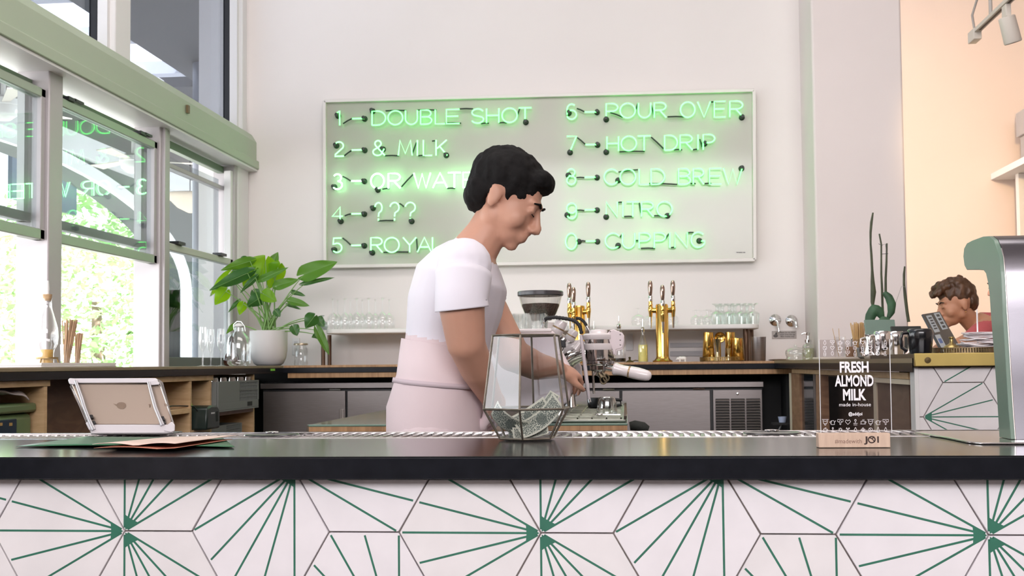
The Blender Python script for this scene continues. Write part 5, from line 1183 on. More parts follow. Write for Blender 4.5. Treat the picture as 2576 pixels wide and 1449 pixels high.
# brew groups (axis vertical), the front one large in view
def group_head(Yg, ref=3.50):
    dz = 0
    def X(px): return PY(px, 900, ref).x
    def Zp(py): return PY(1510, py, ref).z
    cx = X(1506); c = (cx, Yg, 0); R0 = (X(1546)-X(1465))/2
    def lz(prof, nm, m_, n=28): return MB().lathe([(r, z) for r, z in prof], (c[0], c[1], 0), n).build(nm, m_, em, smooth=True)
    lz([(0.0, Zp(828)), (R0*0.50, Zp(829)), (R0*0.56, Zp(832)), (R0*0.56, Zp(838)), (R0*0.9, Zp(839)), (R0, Zp(842)), (R0, Zp(852)), (R0*0.96, Zp(854)), (0.0, Zp(854))][::-1], 'group_cap', mach_w)
    lz([(0.0, Zp(864)), (R0*0.86, Zp(864)), (R0*0.86, Zp(854)), (0.0, Zp(854))], 'group_neck', chrome_m)
    lz([(0.0, Zp(880)), (R0*0.98, Zp(880)), (R0*1.0, Zp(878)), (R0*1.0, Zp(865)), (R0*0.97, Zp(864)), (0.0, Zp(864))], 'group_ring', mach_w)
    lz([(0.0, Zp(907)), (R0*0.82, Zp(907)), (R0*0.84, Zp(900)), (R0*0.84, Zp(880)), (0.0, Zp(880))], 'group_cylinder', chrome_m)
    fl = lz([(0.0, Zp(917)), (R0*0.80, Zp(917)), (R0*0.83, Zp(915)), (R0*0.83, Zp(908)), (R0*0.74, Zp(907)), (0.0, Zp(907))], 'group_flange', chrome_m)
    for k in range(16):
        a0 = 2*math.pi*k/16; MB().box((-0.003, -0.002, Zp(915)), (0.003, 0.003, Zp(908))).xf(Matrix.Translation((c[0], c[1], 0)) @ Matrix.Rotation(a0, 4, 'Z') @ Matrix.Translation((0, -R0*0.83, 0))).build('flange_notch', steel_m, fl)
    # bracket plate on the right side
    pl8 = [(1528, 840), (1536, 831), (1545, 829), (1566, 838), (1571, 845), (1570, 862), (1566, 876), (1550, 880), (1548, 892), (1543, 893), (1541, 880), (1534, 862)]
    MB().prism([(X(a), Zp(b)) for a, b in pl8], lambda u, v, d: Vector((u, d, v)), Yg-R0*0.62, Yg-R0*0.52).build('bracket', mach_s, em, bev=0.002)
    for (a, b) in ((1561, 842), (1561, 856), (1561, 868), (1536, 834)):
        MB().lathe([(0.0, 0.0), (0.0025, 0.0), (0.002, -0.001), (0.0, -0.0015)], (X(a), Yg-R0*0.62, Zp(b)), 10, axis=(0, 1, 0)).build('bracket_screw', steel_m, em)
    # arm to the machine body: white curved fender over chrome saddle
    pts = [(1400, 905), (1412, 888), (1428, 876), (1445, 870), (1466, 867)]
    MB().tube([Vector((X(a), Yg, Zp(b))) for a, b in pts], [0.016, 0.018, 0.018, 0.018, 0.017], 14).build('group_arm', mach_w, em, smooth=True)
    pts = [(1404, 925), (1418, 905), (1436, 893), (1452, 888), (1470, 886)]
    MB().tube([Vector((X(a), Yg, Zp(b))) for a, b in pts], [0.020, 0.022, 0.022, 0.02, 0.018], 14).build('group_saddle', chrome_m, em, smooth=True)
    # portafilter
    pf = lz([(0.0, Zp(934)), (R0*0.45, Zp(934)), (R0*0.56, Zp(930)), (R0*0.58, Zp(920)), (R0*0.66, Zp(918)), (0.0, Zp(917))], 'portafilter', chrome_m)
    a_, b_ = Vector((X(1520), Yg-0.01, Zp(925))), Vector((X(1545), Yg-0.02, Zp(930)))
    MB().tube([a_, b_], [0.009, 0.007], 12).build('neck', chrome_m, pf, smooth=True)
    d_ = (Vector((X(1637), Yg-0.045, Zp(948)))-Vector((X(1543), Yg-0.02, Zp(928)))); L_ = d_.length
    MB().lathe([(0.0, 0.0), (0.017, 0.0), (0.0195, 0.004), (0.0165, L_*0.12), (0.0155, L_*0.25), (0.0165, L_*0.40), (0.0178, L_*0.52), (0.0182, L_*0.7), (0.0165, L_*0.88), (0.013, L_*0.96), (0.006, L_), (0.0, L_)], Vector((X(1543), Yg-0.02, Zp(928))), 24, axis=d_).build('handle', mach_w, pf, smooth=True)
    MB().lathe([(0.0162, L_*0.40), (0.0176, L_*0.405), (0.0182, L_*0.43), (0.0172, L_*0.445)], Vector((X(1543), Yg-0.02, Zp(928))), 24, axis=d_).build('handle_ring', mat('bronze_ring', (0.38, 0.26, 0.14), 0.4, 0.6), pf, smooth=True)
    MB().tube([Vector((X(1508), Yg, Zp(934))), Vector((X(1506), Yg, Zp(943))), Vector((X(1512), Yg, Zp(949)))], [0.009, 0.007, 0.006], 10).tube([Vector((X(1500), Yg, Zp(934))), Vector((X(1496), Yg, Zp(944)))], 0.006, 10).build('spout', chrome_m, pf, smooth=True)
    # little coiled thermometer tap below
    MB().tube([Vector((X(1517)+0.010*math.cos(t_*0.7), Yg-0.012+0.001*t_, Zp(956)+0.012*math.sin(t_*0.7))) for t_ in range(18)], 0.0028, 7).tube([Vector((X(1505), Yg-0.01, Zp(938))), Vector((X(1512), Yg-0.012, Zp(950)))], 0.005, 8).build('temperature_coil', mat('old_nickel', (0.36, 0.30, 0.20), 0.3, 0.9), em, smooth=True)
group_head(3.52)
group_head(4.00)
def poly3(l, Y): return [PY(a, b, Y) for a, b in l]
# steam wands with braided black hoses
hose = mat('braided_hose', (0.012, 0.012, 0.013), 0.6)
def braided(pts, r, nm='steam_hose'):
    P = [Vector(p) for p in pts]; Q = []
    for i in range(len(P)-1):
        for k in range(6): Q.append(P[i].lerp(P[i+1], k/6))
    Q.append(P[-1]); 
    for _ in range(4): Q = [Q[0]]+[(Q[i-1]+Q[i]*2+Q[i+1])/4 for i in range(1, len(Q)-1)]+[Q[-1]]
    rr = [r*(1.0 if (i % 2) else 0.80) for i in range(len(Q))]
    return MB().tube(Q, rr, 9).build(nm, hose, em, smooth=True)
YW7 = 3.40
braided(poly3([(1368, 808), (1376, 800), (1396, 798), (1420, 801), (1445, 806), (1458, 818), (1463, 840)], YW7), 0.0062)
MB().tube(poly3([(1363, 828), (1366, 812), (1372, 803)], YW7), 0.0045, 9).build('steam_pipe', chrome_m, em, smooth=True)
MB().tube(poly3([(1461, 842), (1466, 880), (1472, 925), (1478, 975), (1482, 1005)], YW7), [0.0042, 0.0052, 0.0058, 0.0058, 0.0045], 10).build('steam_wand', mat('milky_sleeve', (0.62, 0.57, 0.60), 0.25, coat=0.3), em, smooth=True)
MB().tube(poly3([(1482, 1003), (1484, 1012)], YW7), 0.0038, 8).build('steam_tip', chrome_m, em, smooth=True)
braided(poly3([(1448, 801), (1458, 801), (1468, 808), (1476, 820)], 3.85), 0.006)
MB().tube(poly3([(1475, 819), (1482, 832), (1490, 900), (1494, 990)], 3.85), 0.004, 9).build('steam_wand', chrome_m, em, smooth=True)
# lever knobs
def knob(a, b, Y, r, nm='steam_knob'):
    A_, B_ = PY(a[0], a[1], Y), PY(b[0], b[1], Y); d_ = B_-A_; L_ = d_.length
    k = MB().lathe([(0.0, 0.0), (r*0.8, 0.0), (r, L_*0.15), (r*1.02, L_*0.8), (r*0.9, L_*0.97), (0.0, L_)], A_, 20, axis=d_).build(nm, mach_w, em, smooth=True)
    MB().lathe([(r*1.01, L_*0.40), (r*1.06, L_*0.42), (r*1.06, L_*0.48), (r*1.01, L_*0.5)], A_, 20, axis=d_).build('knob_ring', MATS['bronze_ring'], k, smooth=True)
knob((1397, 842), (1415, 806), 3.42, 0.018); knob((1430, 857), (1446, 830), 3.5, 0.015)
MB().tube(poly3([(1400, 880), (1410, 862), (1420, 850)], 3.44), [0.02, 0.017, 0.012], 12).build('valve_body', chrome_m, em, smooth=True)
bx('black_valve', PY(1408, 874, 3.42)+Vector((0, 0, 0)), PY(1424, 856, 3.46), black_m, em, bev=0.002)
MB().tube(poly3([(1448, 880), (1458, 866), (1466, 856)], 3.46), [0.012, 0.010, 0.009], 10).build('white_lever', mach_w, em, smooth=True)
# things near the groups: upturned glass, jug, tumblers
q = PY(1527, 1044, 3.40); t = thing('ribbed_glass', 'upturned ribbed glass standing on the drip tray', 'glass', (q.x, 3.40, zd+0.0015))
m = MB(); m.capb = False; n_ = 32
rows = []
for z, r in ((0.0, 0.0275), (0.004, 0.029), (0.02, 0.0285), (0.038, 0.0265), (0.048, 0.0235), (0.052, 0.020), (0.0525, 0.0)):
    rows.append([Vector(((r*(1+0.035*(k % 2)))*math.cos(2*math.pi*k/n_), (r*(1+0.035*(k % 2)))*math.sin(2*math.pi*k/n_), z)) for k in range(n_+1)])
m.grid(rows).build('glass', thin_glass('ribbed', (0.90, 0.92, 0.90), 0.75, 1.0, 0.03, 0.12, 0.5), t, smooth=True, local=True)
q = PY(1508, 1048, 3.33); t = thing('teaspoon', 'small steel teaspoon lying by the ribbed glass', 'spoon', (q.x, 3.32, zd+0.0015))
MB().ell((0, 0, 0.004), (0.011, 0.008, 0.004)).tube([(0.01, 0, 0.004), (0.06, 0.0, 0.003)], 0.002, 7).build('spoon_body', chrome_m, t, smooth=True, local=True)
q = PZ(1495, 1014, zd); q = PY(1510, 1000, 3.9); t = thing('steaming_jug', 'black jug with pale green inside at the back of the drip tray', 'jug', (q.x, 3.9, zd+0.0015))
MB().lathe([(0.0, 0.0), (0.036, 0.0), (0.042, 0.004), (0.045, 0.034), (0.040, 0.034), (0.038, 0.006), (0.0, 0.006)], (0, 0, 0), 24).build('body', black_m, t, smooth=True, local=True)
MB().lathe([(0.0, 0.028), (0.039, 0.028), (0.0, 0.0285)], (0, 0, 0), 20).build('milk', mat('pale_green_liquid', (0.45, 0.52, 0.34), 0.4), t, smooth=True, local=True)
MB().tube([(0.042, 0, 0.028), (0.068, 0, 0.026), (0.070, 0, 0.010), (0.044, 0, 0.006)], 0.006, 8).build('handle', black_m, t, smooth=True, local=True)
TG = [(0.026, 0.0), (0.029, 0.004), (0.0325, 0.058), (0.031, 0.060)]
def rtum(i, px, Y, ordl):
    P = stand(px, Y, zt7+0.0005)
    if 'rt' not in protos:
        rows = []; n_ = 24
        for r, z in [(0.0, 0.0)]+[(0.024, 0.0), (0.026, 0.004), (0.030, 0.046), (0.0305, 0.047)]:
            rows.append([Vector(((r*(1+0.05*(k % 2)))*math.cos(2*math.pi*k/n_), (r*(1+0.05*(k % 2)))*math.sin(2*math.pi*k/n_), z)) for k in range(n_+1)])
        o = MB().grid(rows).build('ribbed_tumbler', thin_glass('rt', (0.92, 0.94, 0.93), 0.7, 1.0, 0.03, 0.10, 0.5), smooth=True, origin=(0, 0, 0)); protos['rt'] = o
    else: o = protos['rt'].copy(); COL.objects.link(o)
    o.location = P; tag(o, ordl, 'tumbler', 'ribbed tumblers on the espresso machine')
cnt = 0
for r_, Y in enumerate((3.40, 3.48, 3.56)):
    for k in range(3):
        rtum(cnt, 1262+k*43+r_*4, Y, 'ribbed tumbler on the machine top, %s from the left in the %s row' % (ORD[k], ['front', 'middle', 'rear'][r_])); cnt += 1
for k, (px_, Y) in enumerate(((1384, 3.62), (1393, 3.74))):
    pass
glassware('wine2', WINE, 1243, 3.95, zt7+0.0005, 'single upturned wine glass on the machine top beside the tumblers', 'wine glass', 'glasses on the espresso machine', 'wine_glass')
# grinder with bean hopper behind the machine
YGR = 4.72; q = PY(1361, 900, YGR)
gr = thing('coffee_grinder', 'coffee grinder with a clear hopper of brown beans behind the machine', 'grinder', (q.x, YGR, ZI))
def HZ(py): return PY(1361, py, YGR).z-ZI
mp_ = mpp(q); 
MB().lathe([(0.0, 0.0), (0.085, 0.0), (0.088, 0.01), (0.07, 0.04), (0.055, 0.10), (0.055, HZ(812)), (0.0, HZ(811))], (0, 0, 0), 28).build('body', mach_w, gr, smooth=True, local=True)
mbx = MB(); mbx.capb = False
mbx.lathe([(46*mp_*0.62, HZ(806)), (40*mp_, HZ(790)), (49*mp_, HZ(768)), (54*mp_, HZ(748)), (56*mp_, HZ(742))], (0, 0, 0), 36).build('hopper', thin_glass('hopper_clear', (0.93, 0.92, 0.90), 0.45, 1.0, 0.03, 0.08, 0.4), gr, smooth=True, local=True)
MB().lathe([(56*mp_, HZ(745)), (58*mp_, HZ(743)), (58*mp_, HZ(735)), (56*mp_, HZ(733)), (0.0, HZ(732))], (0, 0, 0), 36).build('hopper_lid', mat('smoky_lid', (0.05, 0.045, 0.05), 0.25), gr, smooth=True, local=True)
beans = mat('coffee_beans', (0.10, 0.062, 0.05), 0.6, var=0.5, scale=160, bump=0.8)
o = MB().lathe([(26*mp_, HZ(806)), (38*mp_, HZ(791)), (47*mp_, HZ(769)), (46*mp_, HZ(765)), (25*mp_, HZ(763)), (0.0, HZ(762))], (0, 0, 0), 36).build('coffee_beans', beans, gr, smooth=True, local=True); o['kind'] = 'stuff'
# black towel hanging off the right end of the island
q = PY(1607, 1074, YI+0.25)
o = MB().tube([(xi1+0.006, YI+0.22, q.z+0.004), (xi1+0.02, YI+0.22, q.z+0.006), (xi1+0.045, YI+0.22, q.z), (xi1+0.06, YI+0.22, q.z-0.006)], [0.012, 0.015, 0.016, 0.010], 12).build('knock_handle', mat('black_cloth', (0.012, 0.014, 0.011), 0.8, bump=0.5, scale=50), smooth=True)
tag(o, 'black cloth roll sticking out from the right end of the island', 'cloth')
# ================================================================ ON THE FRONT WORKTOP
ZT = ZF
# ---- tip jar: six-sided leaded glass
YJ = PZ(1325, 1112, ZT).y + 0.060
cJ = PY(1325, 1000, YJ); mJ = mpp(cJ)
tj = thing('tip_jar', 'faceted leaded-glass terrarium holding banknotes on the front worktop', 'tip jar', (cJ.x, YJ, ZT+0.001))
HJ = 0.172; ZM = 0.058
sJ = 1.0
wt_, wm_, wb_ = 84*mJ, 108*mJ, 68*mJ      # half widths: top, belly, bottom
topz = PY(1330, 843, YJ-0.03).z-ZT-0.001; midz = PY(1330, 1030, YJ-0.06).z-ZT-0.001
ang = [math.radians(a) for a in (0, 60, 120, 180, 240, 300)]
off_a = math.radians(-1)
def hexr(R, z): return [Vector((R*math.cos(a+off_a+math.radians(0)), R*math.sin(a+off_a), z)) for a in ang]
# a vertex column points at us slightly right of centre
off_a = math.radians(30-4)
T_, M_, B_ = hexr(wt_*1.06, topz), hexr(wm_*1.06, midz), hexr(wb_*1.06, 0.003)
tg_ = thin_glass('jar_glass', (0.86, 0.88, 0.90), 0.25, 1.0, 0.01, 0.045, 0.3)
lead = mat('aged_solder', (0.30, 0.26, 0.21), 0.35, 0.85, var=0.35, scale=40)
for k in range(6):
    k2 = (k+1) % 6
    MB()._add([M_[k], M_[k2], T_[k2], T_[k]], [(0, 1, 2, 3)]).build('glass_panel', tg_, tj, local=True)
    MB()._add([B_[k], B_[k2], M_[k2], M_[k]], [(0, 1, 2, 3)]).build('glass_panel', tg_, tj, local=True)
    for a, b in ((T_[k], M_[k]), (M_[k], B_[k])): MB().tube([a, b], 0.0021, 8).build('solder_edge', lead, tj, local=True, smooth=True)
    for a, b in ((T_[k], T_[k2]), (M_[k], M_[k2]), (B_[k], B_[k2])): MB().tube([a, b], 0.0021, 8).build('solder_edge', lead, tj, local=True, smooth=True)
MB()._add([Vector((p.x, p.y, 0.004)) for p in B_], [(0, 1, 2, 3, 4, 5)]).build('floor_panel', mat('mirror_base', (0.4, 0.4, 0.38), 0.2, 0.6), tj, local=True)
# banknotes
def note_mat():
    m = bpy.data.materials.new('banknote_print'); m.use_nodes = True; nt = m.node_tree; b = nt.nodes['Principled BSDF']; b.inputs['Roughness'].default_value = 0.8
    uv = nt.nodes.new('ShaderNodeUVMap'); uv.uv_map = 'UVMap'; sep = nt.nodes.new('ShaderNodeSeparateXYZ'); nt.links.new(uv.outputs[0], sep.inputs[0])
    mp = nt.nodes.new('ShaderNodeMapping'); mp.inputs['Scale'].default_value = (26, 11, 1); nt.links.new(uv.outputs[0], mp.inputs[0])
    nz = nt.nodes.new('ShaderNodeTexNoise'); nz.inputs['Scale'].default_value = 1.6; nz.inputs['Detail'].default_value = 6; nt.links.new(mp.outputs[0], nz.inputs['Vector'])
    def math_(op, a, b_=None, c=None):
        n = nt.nodes.new('ShaderNodeMath'); n.operation = op
        for i, x in enumerate((a, b_, c)):
            if x is None: continue
            if isinstance(x, (int, float)): n.inputs[i].default_value = x
            else: nt.links.new(x, n.inputs[i])
        return n.outputs[0]
    dx = math_('ABSOLUTE', math_('SUBTRACT', sep.outputs[0], 0.5)); dy = math_('ABSOLUTE', math_('SUBTRACT', sep.outputs[1], 0.5))
    inb = math_('MULTIPLY', math_('LESS_THAN', dx, 0.455), math_('LESS_THAN', dy, 0.40))
    ov = math_('LESS_THAN', math_('ADD', math_('POWER', math_('DIVIDE', dx, 0.10), 2.0), math_('POWER', math_('DIVIDE', dy, 0.30), 2.0)), 1.0)
    inkn = math_('GREATER_THAN', nz.outputs['Fac'], 0.47)
    ink = math_('MULTIPLY', inb, math_('MAXIMUM', inkn, math_('MULTIPLY', ov, 0.8)))
    mx = nt.nodes.new('ShaderNodeMix'); mx.data_type = 'RGBA'; mx.inputs[6].default_value = (0.66, 0.64, 0.52, 1); mx.inputs[7].default_value = (0.12, 0.14, 0.12, 1)
    nt.links.new(ink, mx.inputs[0]); nt.links.new(mx.outputs[2], b.inputs['Base Color']); return m
note_m = note_mat()
def banknote(c, u, v, curl, label, L=0.125, Wd=0.053, kink=0.0):
    """curled note: centre c, long axis u, short axis v (unit vectors), curl = bend radius"""
    u = Vector(u).normalized(); v = (Vector(v)-u*Vector(v).dot(u)).normalized(); n_ = u.cross(v); rows = []; N, K = 20, 6
    for i in range(N+1):
        s_ = (i/N-0.5)*L; a_ = s_/curl; X_ = curl*math.sin(a_); H_ = curl*(1-math.cos(a_))
        rows.append([Vector(c)+u*X_+n_*(H_+kink*math.sin(i*0.6))+v*((j/K-0.5)*Wd) for j in range(K+1)])
    mb = MB().grid(rows); o = mb.build('banknote', note_m, smooth=True, solid=0.0003)
    uvl = o.data.uv_layers.new(name='UVMap')
    for p in o.data.polygons:
        for li in p.loop_indices:
            vi = o.data.loops[li].vertex_index; uvl.data[li].uv = ((vi//(K+1))/N, (vi % (K+1))/K)
    return tag(o, label, 'banknote', 'banknotes in the tip jar')
jc = Vector((cJ.x, YJ, ZT))
banknote(jc+Vector((0.030, -0.020, 0.040)), (0.78, 0.05, 0.62), (-0.35, 0.75, 0.5), 0.09, 'large banknote leaning up to the right at the front of the jar', L=0.10)
banknote(jc+Vector((-0.030, -0.012, 0.030)), (0.9, 0.1, -0.45), (0.1, -0.6, 0.75), -0.05, 'curled banknote slumping at the left front of the jar', L=0.10, Wd=0.04)
banknote(jc+Vector((0.004, 0.014, 0.040)), (0.85, 0.2, 0.5), (-0.2, 0.3, 0.9), 0.10, 'banknote standing behind the middle edge of the jar', L=0.09, Wd=0.042)
banknote(jc+Vector((0.036, 0.016, 0.064)), (0.6, 0.2, 0.75), (-0.5, 0.5, 0.3), 0.2, 'folded banknote whose corner rises highest on the right', L=0.06, Wd=0.03)
banknote(jc+Vector((-0.008, 0.026, 0.028)), (0.9, -0.3, 0.15), (0.1, 0.4, 0.9), -0.06, 'banknote curled against the back panes of the jar', L=0.09, Wd=0.038)
banknote(jc+Vector((0.010, -0.028, 0.016)), (1, 0.0, 0.15), (0.0, 0.5, 0.85), 0.07, 'banknote lying low across the bottom of the jar', L=0.07, Wd=0.024)
# ---- acrylic sign on a beech block
YA = PZ(2150, 1127, ZT).y
q0, q1 = PZ(2059, 1127, ZT), PZ(2241, 1127, ZT); bt = PY(2150, 1090, YA)
ac = thing('acrylic_sign', 'clear acrylic almond milk sign in a beech block on the front worktop', 'sign', ((q0.x+q1.x)/2, YA+0.012, ZT+0.0005))
beech = wood('beech_block', (0.62, 0.44, 0.33), (0.74, 0.55, 0.42), 0.5, (14, 2, 2), 5)
hb = bt.z-ZT
bx('wood_base', (q0.x, YA, ZT+0.0005), (q1.x, YA+0.026, ZT+hb), beech, ac, bev=0.001)
YA2 = YA+0.0115; a0, a1 = PY(2066, 1087, YA2), PY(2237, 853, YA2)
bx('acrylic_sheet', (a0.x, YA2, ZT+hb+0.0003), (a1.x, YA2+0.003, a1.z), thin_glass('acrylic', (0.90, 0.88, 0.88), 0.35, 1.0, 0.02, 0.045, 0.3), ac)
rimm = mat('acrylic_edge', (0.85, 0.86, 0.88), 0.25, emit=None)
bx('polished_edge', (a1.x+0.0001, YA2, ZT+hb+0.0003), (a1.x+0.0011, YA2+0.003, a1.z), rimm, ac); bx('polished_edge', (a0.x-0.0009, YA2, ZT+hb+0.0003), (a0.x-0.0001, YA2+0.003, a1.z), rimm, ac)
prw = mat('white_print', (0.92, 0.90, 0.92), 0.5)
def print_text(txt, pxc, pyb, hpx, wpx, m_=prw, Y=None, bold=0.0, par=ac, nm='lettering', th=0.0004):
    """lettering hpx tall, wpx wide, centred on pxc with its baseline on row pyb of the plane Y"""
    Y = YA2-0.0006 if Y is None else Y; s_ = mpp(PY(pxc, pyb, Y))
    tm = text_mb(txt, 1.0, bold, depth=0.0)
    xs = [q.x for q in tm.v]; ys = [q.y for q in tm.v]; cap_ = 0.70
    kx = wpx*s_/(max(xs)-min(xs)); ky = hpx*s_/cap_; xm = (max(xs)+min(xs))/2; c = PY(pxc, pyb, Y)
    tm.v = [Vector((c.x+(q.x-xm)*kx, Y, c.z+q.y*ky)) for q in tm.v]
    return tm.build(nm, m_, par, solid=0)
print_text('FRESH', 2149, 936, 26, 71, bold=0.035); print_text('ALMOND', 2149, 971, 27, 95, bold=0.03); print_text('MILK', 2150, 1006, 27, 57, bold=0.035)
print_text('made in-house', 2151, 1022, 9, 78); print_text('@addjoi', 2152, 1045, 8, 34, bold=0.02)
dk = mat('burnt_print', (0.05, 0.022, 0.015), 0.6); br2 = mat('brown_engraving', (0.26, 0.15, 0.11), 0.6)
print_text('#madewith', 2134, 1115, 11, 66, br2, YA-0.0003, 0.0); print_text('J', 2178, 1113, 15, 9, dk, YA-0.0003, 0.03); print_text('I', 2209, 1113, 15, 4, dk, YA-0.0003, 0.03)
def stroke(pts, w, m_=prw, Y=None, par=ac, nm='line_icon', closed=False):
    Y = YA2-0.0007 if Y is None else Y; mb = MB()
    for i in range(len(pts)-(0 if closed else 1)):
        a, b = pts[i], pts[(i+1) % len(pts)]; A_, B_ = PY(a[0], a[1], Y), PY(b[0], b[1], Y); d = B_-A_
        if d.length < 1e-7: continue
        d.normalize(); n_ = Vector((-d.z, 0, d.x))*(w/2); mb._add([A_-n_, B_-n_, B_+n_, A_+n_], [(0, 1, 2, 3)])
    return mb
def icon(strokes, cx_, cy_, s_, w=0.0006):
    mb = MB()
    for st in strokes:
        q = stroke([(cx_+x*s_, cy_-y*s_) for x, y in st], w); mb._add(q.v, q.f)
    mb.build('line_icon', prw, ac)
C8 = [(math.cos(math.radians(a)), math.sin(math.radians(a))) for a in range(0, 361, 45)]
def cir(x, y, r): return [(x+r*a, y+r*b) for a, b in C8]
ICONS = {
 'dripper': [[(-1.1, .9), (1.1, .9)], [(-.8, .6), (0, .2), (.8, .6), (.5, -.5), (-.5, -.5), (-.8, .6)], [(-.25, -.5), (-.2, -1), (.2, -1), (.25, -.5)]],
 'cup': [[(-.9, -.6), (.9, -.6)], [(-.6, -.5), (-.7, .3), (.7, .3), (.6, -.5)], cir(.8, 0, .25), [(-.2, .5), (0, .9)], [(.2, .5), (.4, .9)]],
 'bean': [cir(0, 0, .8), [(-.4, .6), (0, .1), (.1, -.1), (.4, -.6)]],
 'group': [[(-1, .9), (1, .9)], [(-.9, .7), (-.9, .2), (-.5, 0)], [(.9, .7), (.9, .2), (.5, 0)], cir(0, .1, .4), [(-.3, -.5), (0, -.9), (.3, -.5)]],
 'tamper': [[(-.25, .9), (.25, .9)], cir(0, .55, .3), [(0, .2), (0, -.4)], [(-.7, -.4), (.7, -.4)], [(-.6, -.9), (.6, -.9)]],
 'leaf': [[(0, -1), (0, .1)], [(0, .1), (-.7, .4), (-.5, .9), (0, .1)], [(0, .1), (.7, .4), (.5, .9), (0, .1)]],
 'bottle': [[(-.4, -1), (-.45, .1), (-.2, .5), (-.2, 1), (.2, 1), (.2, .5), (.45, .1), (.4, -1), (-.4, -1)], [(-.4, -.3), (.4, -.3)]],
 'kettle': [[(-.6, -.8), (.6, -.8), (.4, .5), (-.4, .5), (-.6, -.8)], [(.5, -.2), (1, .5)], [(-.5, .4), (-1, 0), (-.6, -.5)]],
 'flower': [cir(0, 0, .25), cir(.55, 0, .28), cir(-.55, 0, .28), cir(0, .55, .28), cir(0, -.55, .28)],
 'sun': [cir(0, 0, .45)]+[[(0.6*a, 0.6*b), (0.9*a, .9*b)] for a, b in C8[:8]],
 'drop': [[(0, 1), (-.5, 0), (-.35, -.6), (0, -.8), (.35, -.6), (.5, 0), (0, 1)]],
 'heart': [[(0, -.8), (-.9, .2), (-.5, .8), (0, .4), (.5, .8), (.9, .2), (0, -.8)]],
}
seqs = [['dripper', 'kettle', 'group', 'heart', 'tamper', 'cup', 'dripper', 'kettle', 'group'], ['cup', 'tamper', 'sun', 'leaf', 'drop', 'flower', 'bean', 'bottle', 'drop']]
for j, sq in enumerate(seqs):
    for k, nm_ in enumerate(sq): icon(ICONS[nm_], 2076+k*19, 1062+j*19 if j == 0 else 1081, 7.6 if j == 0 else 6.2)
top = [['drop', 'group', 'cup', 'bean', 'kettle', 'heart', 'leaf', 'flower', 'bottle'], ['bean', 'heart', 'cup', 'drop', 'sun', 'bottle', 'heart', 'bean', 'cup'], ['bottle', 'drop', 'leaf', 'group', 'bottle', 'leaf', 'cup', 'bean', 'tamper']]
for j, sq in enumerate(top):
    for k, nm_ in enumerate(sq): icon(ICONS[nm_], 2075+k*19, 862+j*13.5, 6.2)
o_ = MB(); cc = (2193, 1106)
rg = []; 
for k in range(20):
    a0, a1_ = 2*math.pi*k/20, 2*math.pi*(k+1)/20
    P1, P2 = (cc[0]+8.5*math.cos(a0), cc[1]+7.8*math.sin(a0)), (cc[0]+8.5*math.cos(a1_), cc[1]+7.8*math.sin(a1_)); q = stroke([P1, P2], 0.0021, Y=YA-0.0003); o_._add(q.v, q.f)
q = stroke([(2186, 1100), (2194, 1104), (2200, 1111)], 0.0016, Y=YA-0.0003); o_._add(q.v, q.f); q = stroke([(2194, 1104), (2199, 1098)], 0.0016, Y=YA-0.0003); o_._add(q.v, q.f)
o_.build('emblem', dk, ac)
# ---- tablet stand (gold tablet in an acrylic flip stand) seen from behind
YT3 = PZ(310, 1092, ZT).y
def TP(px, py, dy=0.0): return PY(px, py, YT3+dy)
ts = thing('tablet_stand', 'gold tablet in a clear and white tilting stand on the drip rail', 'tablet', tuple(TP(320, 1092)[:2])+(ZT,))
gold = mat('gold_aluminium', (0.50, 0.40, 0.33), 0.38, 0.75)
wpl = mat('pearl_plastic', (0.66, 0.62, 0.64), 0.3, coat=0.3); clr = thin_glass('acrylic_clear', (0.85, 0.85, 0.87), 0.75, 1.0, 0.05, 0.16, 0.5)
# the back is leaning: top edge further from us?  top is nearer to the staff side
lean = 0.05
def BP(px, py, dy=0.0):      # point on the leaning tablet plane
    f = (1092-py)/125.0; return PY(px, py, YT3+lean*f+dy)
def slabpoly(l, t0, t1, nm, m_, par=ts, bev=0.0):
    n = len(l); vs = [BP(x, y, t0) for x, y in l]+[BP(x, y, t1) for x, y in l]
    fs = [tuple(range(n)), tuple(range(n, 2*n))[::-1]]+[(i, n+i, n+(i+1) % n, (i+1) % n) for i in range(n)]
    return MB()._add(vs, fs).build(nm, m_, par, bev=bev)
tb = slabpoly([(180, 967), (185, 965), (398, 966), (404, 971), (431, 1058), (428, 1068), (228, 1068), (222, 1063)], 0.010, 0.016, 'tablet', gold, bev=0.002)
slabpoly([(176, 955), (400, 954), (410, 962), (438, 1066), (436, 1086), (228, 1090), (221, 1074), (172, 958)], 0.0165, 0.020, 'screen_frame', clr)
slabpoly([(181, 952), (392, 951), (398, 956), (397, 961), (370, 963), (200, 964), (178, 960)], 0.004, 0.016, 'top_bar', wpl, bev=0.002)
slabpoly([(226, 1068), (432, 1068), (439, 1078), (436, 1090), (420, 1094), (395, 1096), (250, 1095), (228, 1090)], 0.0, 0.015, 'bottom_tray', wpl, bev=0.003)
slabpoly([(171, 956), (175, 951), (188, 952), (192, 966), (186, 968), (174, 966)], 0.0, 0.010, 'corner_clip', wpl, bev=0.002)
slabpoly([(370, 962), (375, 957), (392, 955), (401, 962), (401, 968), (373, 970)], 0.0, 0.010, 'corner_clip', wpl, bev=0.002)
slabpoly([(417, 1072), (432, 1060), (440, 1068), (440, 1084), (430, 1088), (412, 1084)], -0.003, 0.0095, 'corner_clip', wpl, bev=0.002)
slabpoly([(215, 1064), (220, 1060), (232, 1070), (238, 1082), (224, 1082)], -0.003, 0.0095, 'corner_clip', wpl, bev=0.002)
